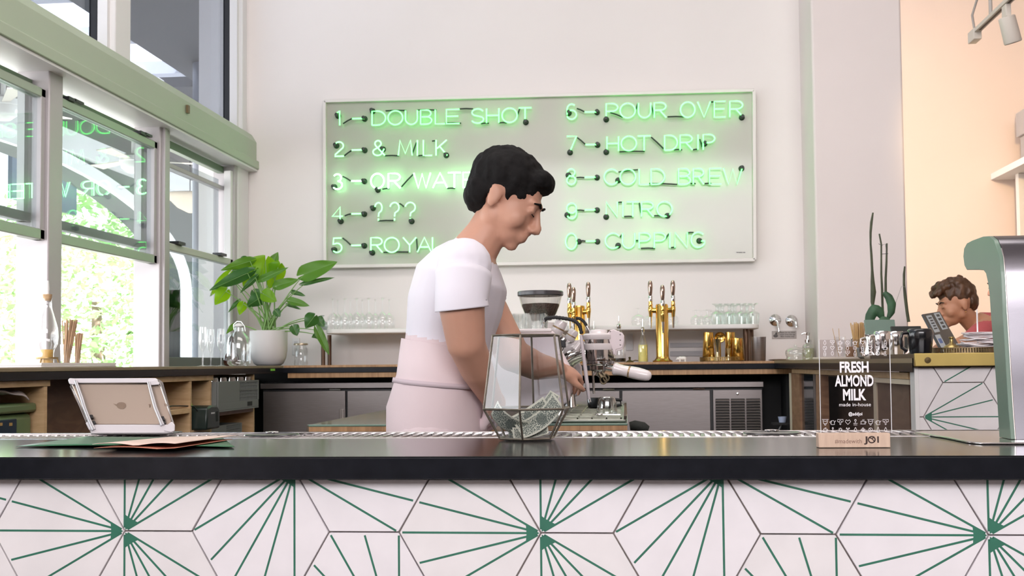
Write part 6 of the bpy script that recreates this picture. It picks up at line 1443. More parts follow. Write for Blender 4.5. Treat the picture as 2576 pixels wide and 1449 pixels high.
MB().tube([BP(190, 958, -0.003), BP(205, 1000, -0.005), BP(213, 1027, -0.006), BP(224, 1055, -0.004), BP(236, 1082, -0.002)], [0.0035, 0.0042, 0.0042, 0.0042, 0.005], 10).build('stand_arm', mat('silver_arm', (0.55, 0.54, 0.56), 0.25, 0.5), ts, smooth=True)
MB().tube([BP(374, 962, -0.003), BP(384, 1000, -0.005), BP(391, 1026, -0.006), BP(402, 1053, -0.004), BP(409, 1070, -0.002)], [0.0035, 0.0042, 0.0042, 0.0042, 0.005], 10).build('stand_arm', MATS['silver_arm'], ts, smooth=True)
MB().tube([BP(177, 972, 0.003), BP(200, 1022, 0.003), BP(222, 1074, 0.003)], 0.0022, 8).build('clear_side', chrome_m, ts, smooth=True)
MB().tube([BP(401, 960, 0.012), BP(418, 1010, 0.012), BP(436, 1066, 0.012)], 0.0022, 8).build('clear_side', chrome_m, ts, smooth=True)
for a, b in (((228, 1046), (230, 1054)), ((234, 1062), (237, 1069)), ((407, 1050), (410, 1060)), ((410, 1062), (412, 1068))):
    MB().tube([BP(a[0], a[1], 0.002), BP(b[0], b[1], 0.002)], 0.005, 10).build('rubber_pad', black_m, ts, smooth=True)
# emblem: apple-like fruit outline kept as a darker disc shape with a leaf, faint model numeral
em_m = mat('darker_gold', (0.36, 0.27, 0.21), 0.3, 0.8)
el_ = [(305+12*math.cos(math.radians(a)), 1019+10*math.sin(math.radians(a))*(1 if math.sin(math.radians(a)) > 0 else 0.75)) for a in range(0, 360, 20)]
slabpoly(el_, 0.0090, 0.0095, 'emblem', em_m); slabpoly([(284, 1015), (296, 1018), (302, 1024), (292, 1021)], 0.0090, 0.0095, 'emblem', em_m)
slabpoly([(373, 1017), (378, 1016), (379, 1019), (375, 1025), (378, 1025)], 0.0090, 0.0095, 'emblem', em_m)
slabpoly([(413, 1015), (416, 1015), (417, 1022), (414, 1022)], 0.0090, 0.0095, 'side_button', em_m)
# flat base plate lying on the rail
b0, b1 = PZ(184, 1098, ZT+0.002), PZ(432, 1090, ZT+0.002)
bx('base_plate', (b0.x, YT3-0.03, ZT+0.0008), (b1.x, YT3+0.05, ZT+0.003), mat('dark_plate', (0.10, 0.09, 0.09), 0.3), ts, bev=0.001)
# ---- papers
def paper(name, label, pts, m_, lift, thick=0.0006, z=None):
    """quad on the worktop given by four photo pixels, edges curling up by lift"""
    q = [PZ(x, y, ZT+0.001 if z is None else z) for x, y in pts]; rows = []
    for i in range(7):
        r = []
        for j in range(15):
            u, v = j/14, i/6; a = q[0].lerp(q[1], u); b = q[3].lerp(q[2], u); p = a.lerp(b, v)
            r.append(p+Vector((0, 0, lift(u, v))))
        rows.append(r)
    o = MB().grid(rows).build(name, m_, smooth=True, solid=thick); return tag(o, label, 'paper')
paper('green_leaflet', 'dark green leaflet with black edge left under the pink menu', [(40, 1125), (590, 1127), (560, 1103), (215, 1100)], mat('green_paper', (0.03, 0.14, 0.06), 0.35), lambda u, v: 0.0015+0.003*abs(math.sin(u*3))*(1-v), z=ZT+0.0008)
paper('menu_card', 'pale pink menu card curling at its front edge on the front worktop', [(232, 1127), (440, 1130), (600, 1102), (420, 1105)], mat('pink_card', (0.80, 0.62, 0.53), 0.6), lambda u, v: 0.004+0.005*abs(math.sin(u*5+0.5))*(1-v)+0.002*u, 0.0008, ZT+0.0045)
o = paper('folded_sheet', 'salmon underside sheet below the pink menu card', [(236, 1128), (440, 1131), (585, 1106), (420, 1107)], mat('salmon_paper', (0.50, 0.20, 0.13), 0.7), lambda u, v: 0.0005+0.0025*abs(math.sin(u*4))*(1-v), 0.0005, ZT+0.0045)
# ---- green-sided steel tower at the right
YV = PZ(2530, 1110, ZT).y; xV = PZ(2524, 1108, ZT).x
tw = thing('water_tower', 'tall steel dispenser tower with sage green side at the right edge', 'dispenser', (xV+0.1, YV+0.1, ZT))
def TQ(px, py): q = PX(px, py, xV); return (q.y, q.z)
prof = [(2514, 1108), (2508, 1000), (2501, 900), (2493, 800), (2489, 740), (2485, 710), (2480, 688), (2474, 680), (2462, 679), (2432, 679), (2426, 668), (2423, 645), (2425, 625), (2432, 612), (2445, 605), (2472, 595), (2488, 594), (2500, 604), (2508, 625), (2514, 650), (2518, 700), (2522, 780), (2527, 860), (2533, 960), (2538, 1040), (2543, 1108)]
# outline in the side plane (u = Y, v = Z)
pf = [TQ(x, y) for x, y in prof]
zbase = ZT+0.0045
pf = [(u, max(v, zbase)) for u, v in pf]
sage_p = mat('sage_enamel', (0.165, 0.25, 0.19), 0.35, coat=0.2, var=0.05, scale=6)
MB().prism(pf, lambda u, v, d: Vector((xV+d, u, v)), 0.0, 0.008).build('side_plate', sage_p, tw, bev=0.001)
MB().prism([(u, v) for u, v in pf], lambda u, v, d: Vector((xV+d, u, v)), 0.0083, 0.20).build('steel_body', mat('satin_steel', (0.20, 0.19, 0.21), 0.22, 0.9, var=0.04, scale=40, stretch=(1, 1, 14)), tw, smooth=True)
MB().tube([Vector((xV+0.0075, u-0.0005, v)) for u, v in pf[18:]], 0.0014, 8).build('bright_edge', chrome_m, tw, smooth=True)
bp = [PZ(x, y, ZT+0.004) for x, y in ((2302, 1087), (2330, 1091), (2380, 1099), (2430, 1109), (2445, 1111), (2470, 1113), (2576, 1113), (2700, 1113), (2700, 1084), (2400, 1083), (2318, 1084))]
MB().prism([(q.x, q.y) for q in bp], lambda u, v, d: Vector((u, v, d)), ZT+0.0006, ZT+0.004).build('base_plate', mat('plate_steel', (0.60, 0.56, 0.54), 0.16, 0.95), tw, bev=0.001)
# ================================================================ POTTED PLANT
YP = 6.22
q = stand(676, YP, ZC); mp9 = mpp(q)
pt = thing('potted_plant', 'leafy green elephant-ear plant in a white pot in the window corner', 'plant', tuple(q))
R9 = 47*mp9; H9 = 88*mp9
prof = [(0.0, 0.0), (R9*0.62, 0.0), (R9*0.78, H9*0.06), (R9*0.92, H9*0.22), (R9*0.99, H9*0.45), (R9, H9*0.99), (R9*0.985, H9), (R9*0.95, H9), (R9*0.94, H9*0.9)]
MB().lathe(prof, (0, 0, 0), 40).build('pot', mat('matt_white_pot', (0.62, 0.59, 0.58), 0.55), pt, smooth=True, local=True)
MB().lathe([(0.0, H9*0.9), (R9*0.945, H9*0.9)], (0, 0, 0), 24).build('soil', mat('soil', (0.05, 0.035, 0.025), 0.95, bump=1, scale=60), pt, local=True)
def leaf_mat(name, c, tr):
    m = bpy.data.materials.new(name); m.use_nodes = True; nt = m.node_tree; b = nt.nodes['Principled BSDF']; out = nt.nodes['Material Output']
    tc = nt.nodes.new('ShaderNodeTexCoord'); nz = nt.nodes.new('ShaderNodeTexNoise'); nz.inputs['Scale'].default_value = 14; nt.links.new(tc.outputs['Object'], nz.inputs['Vector'])
    mx = nt.nodes.new('ShaderNodeMix'); mx.data_type = 'RGBA'; mx.inputs[6].default_value = (c[0]*0.75, c[1]*0.8, c[2]*0.75, 1); mx.inputs[7].default_value = (c[0]*1.2, c[1]*1.1, c[2], 1)
    nt.links.new(nz.outputs['Fac'], mx.inputs[0]); nt.links.new(mx.outputs[2], b.inputs['Base Color']); b.inputs['Roughness'].default_value = 0.38
    t = nt.nodes.new('ShaderNodeBsdfTranslucent'); t.inputs['Color'].default_value = (c[0]*2.6, c[1]*1.7, c[2]*0.6, 1)
    ms = nt.nodes.new('ShaderNodeMixShader'); ms.inputs[0].default_value = tr
    nt.links.new(b.outputs[0], ms.inputs[1]); nt.links.new(t.outputs[0], ms.inputs[2]); nt.links.new(ms.outputs[0], out.inputs[0]); return m
LMs = [leaf_mat('leaf_mid_green', (0.085, 0.24, 0.03), 0.35), leaf_mat('leaf_bright_green', (0.16, 0.40, 0.012), 0.5), leaf_mat('leaf_dark_green', (0.045, 0.155, 0.04), 0.22)]
stemm = mat('leaf_stalk', (0.20, 0.36, 0.10), 0.45)
rnd = random.Random(11)
def leaf(bp, tp, wpx, mi, dep=0.0, dtip=0.0, fold=0.25, droop=0.02, heart=1.0, wave=0.004, stem=True, sidez=0.3):
    B = PY(bp[0], bp[1], YP+dep); T = PY(tp[0], tp[1], YP+dep+dtip); d = T-B; L = d.length; dn = d.normalized()
    view = (B-CAMP).normalized(); side = dn.cross(view).normalized(); side = (side+view*sidez).normalized(); nrm = dn.cross(side).normalized()
    if nrm.z < 0: nrm = -nrm
    W = wpx*mp9*0.5; rows = []; N, K = 14, 8
    for i in range(N+1):
        t = i/N; s_ = -0.22*heart+(1+0.22*heart)*t          # lobes reach back past the stalk
        if s_ < 0: w_ = W*(0.55+0.45*(1+s_/(0.22*heart+1e-6)))*math.sqrt(max(0.0, 1-(s_/(0.24*heart+1e-6))**2)); gap = 0.35*(-s_/(0.22*heart+1e-6))
        else: w_ = W*(math.cos(s_*math.pi/2)**0.75)*(1+0.18*math.sin(s_*math.pi)); gap = 0.0
        w_ = max(w_, 0.0004); r = []
        for k in range(K+1):
            v = k/K*2-1; vv = v
            if gap: vv = math.copysign(gap+(1-gap)*abs(v), v) if v != 0 else 0
            if i == 0 or gap and k == K//2: vv = vv
            p = B+dn*(L*s_)+side*(w_*vv)+nrm*(abs(v)*w_*fold-droop*L*4*max(0, s_)**2*0.5+wave*math.sin(9*s_+2*v)*(abs(v)**1.5))
            if gap and k == K//2: p = B+dn*(L*0.0)
            r.append(p)
        rows.append(r)
    o = MB().grid(rows).build('leaf', LMs[mi], pt, smooth=True)
    # midrib
    MB().tube([B+nrm*0.0008, B+dn*(L*0.5)-nrm*(droop*L*0.5-0.0008), T-nrm*(droop*L*2.0)], [0.0014, 0.001, 0.0004], 6).build('midrib', stemm, o, smooth=True)
    if stem:
        root = Vector((q.x+rnd.uniform(-0.035, 0.035), YP+rnd.uniform(-0.03, 0.03), ZC+H9*0.9)); e = B
        mid = root.lerp(e, 0.5)+Vector(((root.x-e.x)*0.12, 0, abs(e.x-root.x)*0.10+0.01))
        pts = []
        for i in range(11):
            t = i/10; pts.append(root*(1-t)**2+mid*2*t*(1-t)+e*t*t)
        MB().tube(pts, [0.0048-0.0028*i/10 for i in range(11)], 7).build('stalk', stemm, pt, smooth=True)
LV = [((668, 655), (655, 709), 66, 1, 0.0, 0), ((629, 657), (556, 679), 26, 0, -0.06, -0.02), ((623, 687), (527, 729), 32, 2, -0.08, -0.02), ((573, 692), (528, 744), 24, 1, -0.04, 0),
      ((568, 733), (540, 766), 36, 1, -0.09, 0), ((679, 678), (699, 633), 30, 0, 0.08, 0.02), ((700, 672), (676, 726), 50, 1, 0.04, 0), ((659, 702), (725, 672), 18, 0, -0.05, -0.02),
      ((640, 680), (611, 720), 40, 1, -0.02, 0), ((643, 698), (604, 736), 15, 2, -0.08, 0), ((697, 719), (752, 702), 26, 0, -0.02, 0), ((766, 690), (848, 658), 44, 0, -0.04, -0.03),
      ((768, 713), (842, 697), 12, 2, -0.02, 0), ((737, 735), (769, 744), 12, 2, 0.02, 0), ((731, 757), (779, 769), 20, 0, -0.04, 0), ((664, 740), (696, 758), 34, 1, -0.07, 0),
      ((656, 748), (619, 772), 34, 2, -0.03, 0), ((612, 764), (602, 792), 24, 1, -0.06, 0), ((600, 758), (574, 785), 11, 2, 0.0, 0), ((790, 797), (768, 825), 36, 2, -0.10, 0),
      ((738, 822), (748, 845), 25, 2, -0.09, 0), ((799, 831), (829, 893), 22, 0, -0.10, 0), ((800, 843), (784, 848), 16, 2, -0.06, 0), ((799, 803), (816, 822), 24, 2, -0.02, 0),
      ((693, 782), (705, 797), 20, 2, -0.05, 0), ((590, 818), (569, 839), 14, 0, -0.02, 0), ((632, 672), (583, 682), 34, 2, 0.07, 0), ((690, 664), (703, 679), 26, 1, 0.05, 0),
      ((725, 767), (758, 778), 8, 2, 0.0, 0), ((620, 652), (598, 660), 20, 2, 0.10, 0), ((640, 735), (660, 768), 26, 2, 0.0, 0), ((585, 705), (560, 720), 24, 0, 0.02, 0)]
for l in LV: leaf(*l)
# ================================================================ CACTUS behind the pitchers
YK = 5.1
kq = rst(2212, YK); kt = thing('cactus', 'dark green cactus with tall narrow pads beside the pier', 'cactus', tuple(kq))
MB().lathe([(0.0, 0.0), (0.075, 0.0), (0.09, 0.01), (0.095, 0.05), (0.088, 0.05), (0.0, 0.045)], (0, 0, 0), 24).build('pot', mat('grey_pot', (0.3, 0.3, 0.3), 0.7), kt, local=True, smooth=True)
km = mat('cactus_green', (0.035, 0.10, 0.045), 0.55, var=0.45, scale=25, bump=0.25); km2 = mat('cactus_olive', (0.055, 0.065, 0.03), 0.6, var=0.4, scale=25)
def pad(pts, rs, m_, Y=YK, nm='cactus_pad', flat=0.45):
    P = [PY(a, b, Y) for a, b in pts]; Q = []; Rr = []
    for i in range(len(P)-1):
        for k in range(4): Q.append(P[i].lerp(P[i+1], k/4)); Rr.append(rs[i]+(rs[i+1]-rs[i])*k/4)
    Q.append(P[-1]); Rr.append(rs[-1]); s_ = mpp(P[0]); Rr = [r*s_ for r in Rr]
    mb = MB().tube(Q, Rr, 10); y0 = Y
    mb.v = [Vector((p.x, y0+(p.y-y0)*flat, p.z)) for p in mb.v]
    return mb.build(nm, m_, kt, smooth=True)
pad([(2196, 776), (2195, 760), (2197, 735), (2195, 708), (2194, 680), (2192, 640), (2190, 613), (2190, 585), (2192, 560), (2196, 535)], [2, 5, 7, 5, 3.2, 3, 2.5, 3, 3.4, 2], km2)
pad([(2222, 800), (2220, 770), (2219, 730), (2217, 690), (2217, 650), (2217, 615), (2212, 588)], [3, 3, 3, 2.6, 2.2, 2.2, 2], km2, YK+0.02)
pad([(2228, 745), (2228, 700), (2230, 660), (2231, 612)], [3.5, 3, 2.6, 2], km2, YK+0.03)
pad([(2232, 805), (2242, 785), (2243, 765), (2236, 748), (2226, 738), (2224, 745)], [3, 9, 11, 10, 7, 2], km, YK-0.02)
pad([(2190, 845), (2184, 820), (2190, 795), (2200, 778), (2212, 785), (2220, 800)], [5, 10, 13, 14, 13, 6], km, YK-0.03)
pad([(2215, 812), (2222, 805), (2232, 808), (2240, 815)], [8, 10, 9, 4], km, YK-0.05)
pad([(2286, 810), (2282, 785), (2277, 745), (2274, 715), (2274, 690), (2276, 670)], [4, 4, 4, 3, 3, 2], km2, YK+0.05)
MB().tube([PY(a, b, YK) for a, b in ((2210, 613), (2217, 617), (2228, 614), (2230, 640))], 0.0012, 6).tube([PY(2219, 639, YK), PY(2234, 638, YK)], 0.0012, 6).build('tie_wire', black_m, kt)
MB().tube([PY(2240, 800, YK+0.04), PY(2268, 720, YK+0.04), PY(2279, 722, YK+0.05)], 0.0010, 6).build('support_stake', mat('grey_stake', (0.35, 0.33, 0.31), 0.6), kt)
# ================================================================ TRACK LIGHT, SHELF UNIT
e0 = PY(2449, 90, 6.0); xT_, zT_ = e0.x, e0.z
tl = thing('track_light', 'white ceiling-hung track with one spotlight head at the upper right', 'light', (xT_, 5.2, zT_))
twm = mat('track_white', (0.68, 0.62, 0.55), 0.45)
bx('track', (xT_-0.016, 3.6, zT_), (xT_+0.016, 6.0, zT_+0.02), twm, tl, bev=0.002)
bx('track_slot', (xT_-0.006, 3.62, zT_-0.001), (xT_+0.006, 5.9, zT_-0.0002), mat('brown_slot', (0.12, 0.08, 0.06), 0.6), tl)
bx('end_cap', (xT_-0.02, 5.93, zT_-0.035), (xT_+0.02, 6.03, zT_+0.022), twm, tl, bev=0.003)
hy = PX(2532, 40, xT_).y
bx('head_mount', (xT_-0.012, hy-0.03, zT_-0.06), (xT_+0.012, hy+0.03, zT_-0.0012), twm, tl, bev=0.002)
ax_ = Vector((0.25, 0.12, -0.95)).normalized(); hc_ = Vector((xT_+0.0, hy, zT_-0.055))
MB().lathe([(0.0, 0.0), (0.034, 0.0), (0.038, 0.004), (0.040, 0.12), (0.037, 0.125), (0.034, 0.11), (0.0, 0.10)], hc_, 28, axis=ax_).build('spot_head', twm, tl, smooth=True)
MB().tube([(xT_, 5.72, zT_+0.02), (xT_, 5.72, 4.2)], 0.009, 10).build('drop_rod', mat('rod_grey', (0.42, 0.38, 0.35), 0.5), tl, smooth=True)
MB().tube([(xT_, 5.98, zT_+0.02), (xT_-0.01, 5.98, zT_+0.10), (xT_+0.01, 5.92, zT_+0.20), (xT_+0.03, 5.80, zT_+0.28), (xT_+0.02, 5.74, zT_+0.5), (xT_+0.02, 5.74, 4.2)], 0.006, 9).build('power_cord', MATS['rod_grey'], tl, smooth=True)
fx = PY(2492, 437, 8.29); zs_ = fx.z
su = thing('shelf_unit', 'white shelf unit against the warm lit far wall', 'shelf', (fx.x+0.25, 7.6, 0))
wsh = mat('white_board', (0.80, 0.76, 0.70), 0.5)
bx('board', (fx.x, 6.6, zs_-0.045), (fx.x+0.55, 8.29, zs_), wsh, su, bev=0.002)
bx('post', (fx.x+0.09, 8.0, 0), (fx.x+0.55, 8.06, zs_-0.046), wsh, su, bev=0.002); bx('post', (fx.x+0.09, 6.62, 0), (fx.x+0.55, 6.66, zs_-0.046), wsh, su)
for zz1 in (1.55, 1.1, 0.6): bx('shelf', (fx.x+0.09, 6.661, zz1), (fx.x+0.55, 7.999, zz1+0.03), wsh, su)
def carton(x0, y0, z0, x1, y1, z1, label, col):
    t = thing('storage_box', label, 'box', ((x0+x1)/2, (y0+y1)/2, z0), 'grey storage boxes')
    zl = z0+(z1-z0)*0.55; mm = mat(col[0], col[1], 0.8, var=0.06, scale=5)
    bx('box_body', (x0+0.02, y0+0.02, z0+0.0005), (x1-0.02, y1-0.02, zl), mm, t, bev=0.003); bx('lid', (x0, y0, zl+0.0005), (x1, y1, z1), mm, t, bev=0.004)
carton(fx.x+0.10, 7.3, zs_, fx.x+0.5, 8.05, PY(2535, 283, 8.0).z, 'large pale grey box on top of the white shelf unit', ('grey_card', (0.40, 0.36, 0.34)))
carton(fx.x+0.16, 7.2, 1.581, fx.x+0.5, 7.9, 2.16, 'brown-grey box inside the white shelf unit', ('brown_card', (0.28, 0.22, 0.18)))
bx('orange_tag', (fx.x+0.155, 7.55, 2.0), (fx.x+0.1595, 7.63, 2.1), mat('orange_tag', (0.6, 0.28, 0.06), 0.6), COL.objects['storage_box.001'])
# ================================================================ PEOPLE
def frame(f, u):
    f = Vector(f).normalized(); u = Vector(u); u = (u-f*u.dot(f)).normalized(); return f, u, f.cross(u)
class Body:
    def __init__(s): s.mb = MB(); s.reg = []       # reg: (a, b, material index)
    def limb(s, pts, rs, mi, n=14):
        P = [Vector(p) for p in pts]; Q, R_ = [], []
        for i in range(len(P)-1):
            for k in range(5): Q.append(P[i].lerp(P[i+1], k/5)); R_.append(rs[i]+(rs[i+1]-rs[i])*k/5)
        Q.append(P[-1]); R_.append(rs[-1])
        s.mb.tube(Q, R_, n); s.mb.ell(Q[0], R_[0], n, 8); s.mb.ell(Q[-1], R_[-1], n, 8)
        m_ = mi if isinstance(mi, (list, tuple)) else [mi]*(len(P)-1)
        for i in range(len(P)-1): s.reg.append((P[i], P[i+1], m_[i]))
    def torso(s, rings, side, mi):
        """rings: (centre, half width along side, half depth)"""
        side = Vector(side).normalized(); rows = []; n = 24
        C_ = [Vector(r[0]) for r in rings]
        for i, (c, a, b) in enumerate(rings):
            d = (C_[min(i+1, len(C_)-1)]-C_[max(i-1, 0)]).normalized(); dep = side.cross(d).normalized()
            rows.append([Vector(c)+side*(a*math.copysign(abs(math.cos(t))**0.85, math.cos(t)))+dep*(b*math.sin(t)) for t in [2*math.pi*k/n for k in range(n)]])
        vs = [p for r in rows for p in r]; fs = []
        for i in range(len(rows)-1):
            for k in range(n): fs.append((i*n+k, i*n+(k+1) % n, (i+1)*n+(k+1) % n, (i+1)*n+k))
        fs.append(tuple(range(n))[::-1]); fs.append(tuple((len(rows)-1)*n+k for k in range(n))); s.mb._add(vs, fs)
        m_ = mi if isinstance(mi, (list, tuple)) else [mi]*(len(C_)-1)
        for i in range(len(C_)-1): s.reg.append((C_[i], C_[i+1], m_[i], min(rings[i][1], rings[i+1][1])*0.75))
    def head(s, c, f, u, mi, k=1.0):
        f, u, r = frame(f, u); c = Vector(c); Mx = Matrix((r, f, u)).transposed()
        def E(x, y, z, a, b, d): s.mb.ell(c+(r*x+f*y+u*z)*k, (a*k, b*k, d*k), 20, 14, Mx)
        E(0, -0.012, 0.030, 0.074, 0.094, 0.088); E(0, 0.030, -0.022, 0.062, 0.060, 0.075); E(0, 0.042, -0.066, 0.044, 0.046, 0.040); E(0, 0.070, -0.094, 0.018, 0.018, 0.016)
        for sx in (-1, 1):
            E(sx*0.040, 0.052, -0.032, 0.024, 0.030, 0.030); E(sx*0.076, -0.008, -0.012, 0.008, 0.018, 0.030); E(sx*0.080, -0.014, 0.000, 0.006, 0.014, 0.016)
            E(sx*0.012, 0.102, -0.040, 0.008, 0.011, 0.007); E(sx*0.046, 0.000, -0.050, 0.014, 0.030, 0.028); E(sx*0.030, 0.083, 0.0, 0.016, 0.009, 0.008)
        E(0, 0.078, 0.022, 0.050, 0.016, 0.012); E(0, 0.088, -0.062, 0.023, 0.012, 0.0065); E(0, 0.086, -0.073, 0.020, 0.012, 0.007)
        s.mb.tube([c+(f*0.088+u*0.010)*k, c+(f*0.100-u*0.012)*k, c+(f*0.113-u*0.034)*k], [0.008*k, 0.009*k, 0.011*k], 12); E(0, 0.112, -0.036, 0.011, 0.010, 0.009)
        s.reg.append((c+u*0.08*k, c-u*0.09*k, mi, 0.13)); s.hd = (c, f, u, r, k)
    def hand(s, w, d, n, mi, curl=0.5, thumb=1, k=1.0):
        """w wrist, d pointing direction, n back-of-hand normal"""
        d, n, sd = frame(d, n); w = Vector(w); P = lambda x, y, z: w+(sd*x+d*y+n*z)*k
        Mx = Matrix((sd, d, n)).transposed()
        s.mb.ell(P(0, 0.045, 0), (0.041*k, 0.052*k, 0.016*k), 16, 10, Mx); s.mb.ell(P(thumb*0.022, 0.03, -0.006), (0.018*k, 0.030*k, 0.015*k), 12, 8, Mx)
        for i, (x, L, y0) in enumerate(((0.031*thumb, 0.070, 0.080), (0.0105*thumb, 0.080, 0.086), (-0.0105*thumb, 0.074, 0.083), (-0.031*thumb, 0.058, 0.076))):
            p = P(x, y0-0.012, 0.002); a = 0.15; pts = [p]; q = Vector(p)
            for j, fr in enumerate((0.45, 0.32, 0.25)):
                a += curl*(0.7 if j == 0 else 0.9); q = q+(d*math.cos(a)-n*math.sin(a))*(L*fr*k); pts.append(Vector(q))
            s.mb.tube(pts, [0.0092*k, 0.0086*k, 0.0078*k, 0.0068*k], 10); 
            for pp, rr in zip(pts, (0.0092, 0.0088, 0.008, 0.0069)): s.mb.ell(pp, rr*k, 10, 6)
        t0 = P(thumb*0.028, 0.028, -0.008); t1 = P(thumb*0.052, 0.055, -0.018); t2 = P(thumb*0.056, 0.083, -0.026); s.mb.tube([t0, t1, t2], [0.012*k, 0.0105*k, 0.0085*k], 10); s.mb.ell(t2, 0.0085*k, 10, 6); s.mb.ell(t1, 0.0106*k, 10, 6)
        s.reg.append((w+d*0.01, w+d*0.17*k, mi))
    def shoe(s, a, d, mi):
        d = Vector(d).normalized(); a = Vector(a); Mx = Matrix((Vector((d.y, -d.x, 0)), d, Vector((0, 0, 1)))).transposed()
        s.mb.ell(Vector((a.x, a.y, 0.045))+d*0.06, (0.045, 0.125, 0.045), 14, 10, Mx); s.reg.append((Vector((a.x, a.y, 0.05))-d*0.05, Vector((a.x, a.y, 0.04))+d*0.18, mi))
    def finish(s, root, mats_, voxel=0.005, name='body'):
        W = WL[root.name]; inv = W.inverted(); me = bpy.data.meshes.new(name); me.from_pydata([tuple(p) for p in s.mb.v], [], s.mb.f); me.update()
        o = bpy.data.objects.new(name, me); COL.objects.link(o)
        md = o.modifiers.new('r', 'REMESH'); md.mode = 'VOXEL'; md.voxel_size = voxel; md.use_smooth_shade = True
        sm_ = o.modifiers.new('s', 'SMOOTH'); sm_.factor = 0.5; sm_.iterations = 3
        dg = bpy.context.evaluated_depsgraph_get(); ev = o.evaluated_get(dg); m2 = bpy.data.meshes.new_from_object(ev)
        bpy.data.objects.remove(o); import numpy as np
        n = len(m2.vertices); co = np.empty(n*3); m2.vertices.foreach_get('co', co); co = co.reshape(-1, 3)
        nf = len(m2.polygons); ce = np.empty(nf*3); m2.polygons.foreach_get('center', ce); ce = ce.reshape(-1, 3)
        best = np.full(nf, 1e9); mi = np.zeros(nf, dtype=np.int32)
        for rg in s.reg:
            a = np.array(rg[0]); b = np.array(rg[1]); ab = b-a; L2 = max(1e-9, ab.dot(ab)); t = np.clip(((ce-a)@ab)/L2, 0, 1); dd = np.linalg.norm(ce-(a+t[:, None]*ab), axis=1)-(rg[3] if len(rg) > 3 else 0)
            k_ = dd < best; best[k_] = dd[k_]; mi[k_] = rg[2]
        M_ = np.array(inv); co = co@M_[:3, :3].T+M_[:3, 3]; m2.vertices.foreach_set('co', co.ravel())
        m2.materials.clear()
        for q_ in mats_: m2.materials.append(q_)
        m2.polygons.foreach_set('material_index', mi); m2.polygons.foreach_set('use_smooth', [True]*nf); m2.update()
        ob = bpy.data.objects.new(name, m2); COL.objects.link(ob); ob.parent = root; WL[ob.name] = W; return ob
def blobmesh(ells, root, nm, m_, voxel=0.006, disp=0.0, freq=40):
    mb = MB()
    for e in ells: mb.ell(e[0], e[1], 16, 10, e[2] if len(e) > 2 else None)
    inv = WL[root.name].inverted(); mb.v = [inv @ p for p in mb.v]
    me = bpy.data.meshes.new(nm); me.from_pydata([tuple(p) for p in mb.v], [], mb.f); me.update(); o = bpy.data.objects.new(nm, me); COL.objects.link(o)
    md = o.modifiers.new('r', 'REMESH'); md.mode = 'VOXEL'; md.voxel_size = voxel; md.use_smooth_shade = True
    sm_ = o.modifiers.new('s', 'SMOOTH'); sm_.factor = 0.5; sm_.iterations = 2
    dg = bpy.context.evaluated_depsgraph_get(); m2 = bpy.data.meshes.new_from_object(o.evaluated_get(dg)); bpy.data.objects.remove(o)
    if disp:
        from mathutils import noise
        for v in m2.vertices:
            p = v.co; s_ = noise.noise(Vector((p.x*freq, p.y*freq, p.z*freq*0.45)))+0.5*noise.noise(Vector((p.x*freq*2.3, p.y*freq*2.3, p.z*freq)))
            v.co = p+v.normal*(disp*s_)
    m2.materials.clear(); m2.materials.append(m_); m2.polygons.foreach_set('use_smooth', [True]*len(m2.polygons)); m2.update()
    ob = bpy.data.objects.new(nm, m2); COL.objects.link(ob); ob.parent = root; return ob
def eyes(bd, root, closed=False):
    c, f, u, r, k = bd.hd
    for sx in (-1, 1):
        e = c+(r*sx*0.030+f*0.0835-u*0.002)*k
        if closed:
            MB().tube([e+(r*(-0.012)+f*0.006-u*0.004)*k, e+(f*0.0095-u*0.0065)*k, e+(r*0.012+f*0.005-u*0.004)*k], 0.0012*k, 6).build('eyelashes', hair_dk, root, smooth=True)
        else:
            ey = MB().ell(e, 0.0108*k, 14, 10).build('eye', mat('eye_white', (0.75, 0.72, 0.70), 0.2), root, smooth=True)
            MB().ell(e+(f*0.0075)*k, 0.0048*k, 10, 8).build('iris', mat('iris_brown', (0.05, 0.025, 0.015), 0.2), ey, smooth=True)
        Mx = Matrix((r, f, u)).transposed()
        MB().tube([c+(r*sx*0.014+f*0.0945+u*0.019)*k, c+(r*sx*0.030+f*0.0935+u*0.0255)*k, c+(r*sx*0.046+f*0.082+u*0.020)*k], [0.0028*k, 0.0032*k, 0.0018*k], 7).build('eyebrow', hair_dk, root, smooth=True)
skin1 = mat('skin_warm', (0.56, 0.30, 0.21), 0.5, var=0.06, scale=12, sss=0.05); skin2 = mat('skin_tan', (0.50, 0.24, 0.14), 0.5, var=0.06, scale=12, sss=0.05); skin3 = mat('skin_light', (0.58, 0.33, 0.25), 0.5, sss=0.05)
hair_dk = mat('black_hair', (0.010, 0.009, 0.009), 0.75, var=0.4, scale=60, bump=0.3, spec=0.15)
hair_br = mat('brown_hair', (0.095, 0.042, 0.018), 0.45, var=0.6, scale=34, bump=0.6, stretch=(1, 1, 0.35))
shirt_w = mat('white_tee', (0.80, 0.77, 0.84), 0.8, bump=0.25, scale=7); apron_m = mat('pale_pink_apron', (0.72, 0.60, 0.62), 0.8, bump=0.3, scale=8); denim = mat('dark_trousers', (0.05, 0.055, 0.075), 0.8, bump=0.2, scale=12)
shoe_m = mat('dark_shoe', (0.03, 0.03, 0.03), 0.6); red_m = mat('coral_top', (0.52, 0.10, 0.11), 0.85, bump=0.3, scale=9, var=0.12)
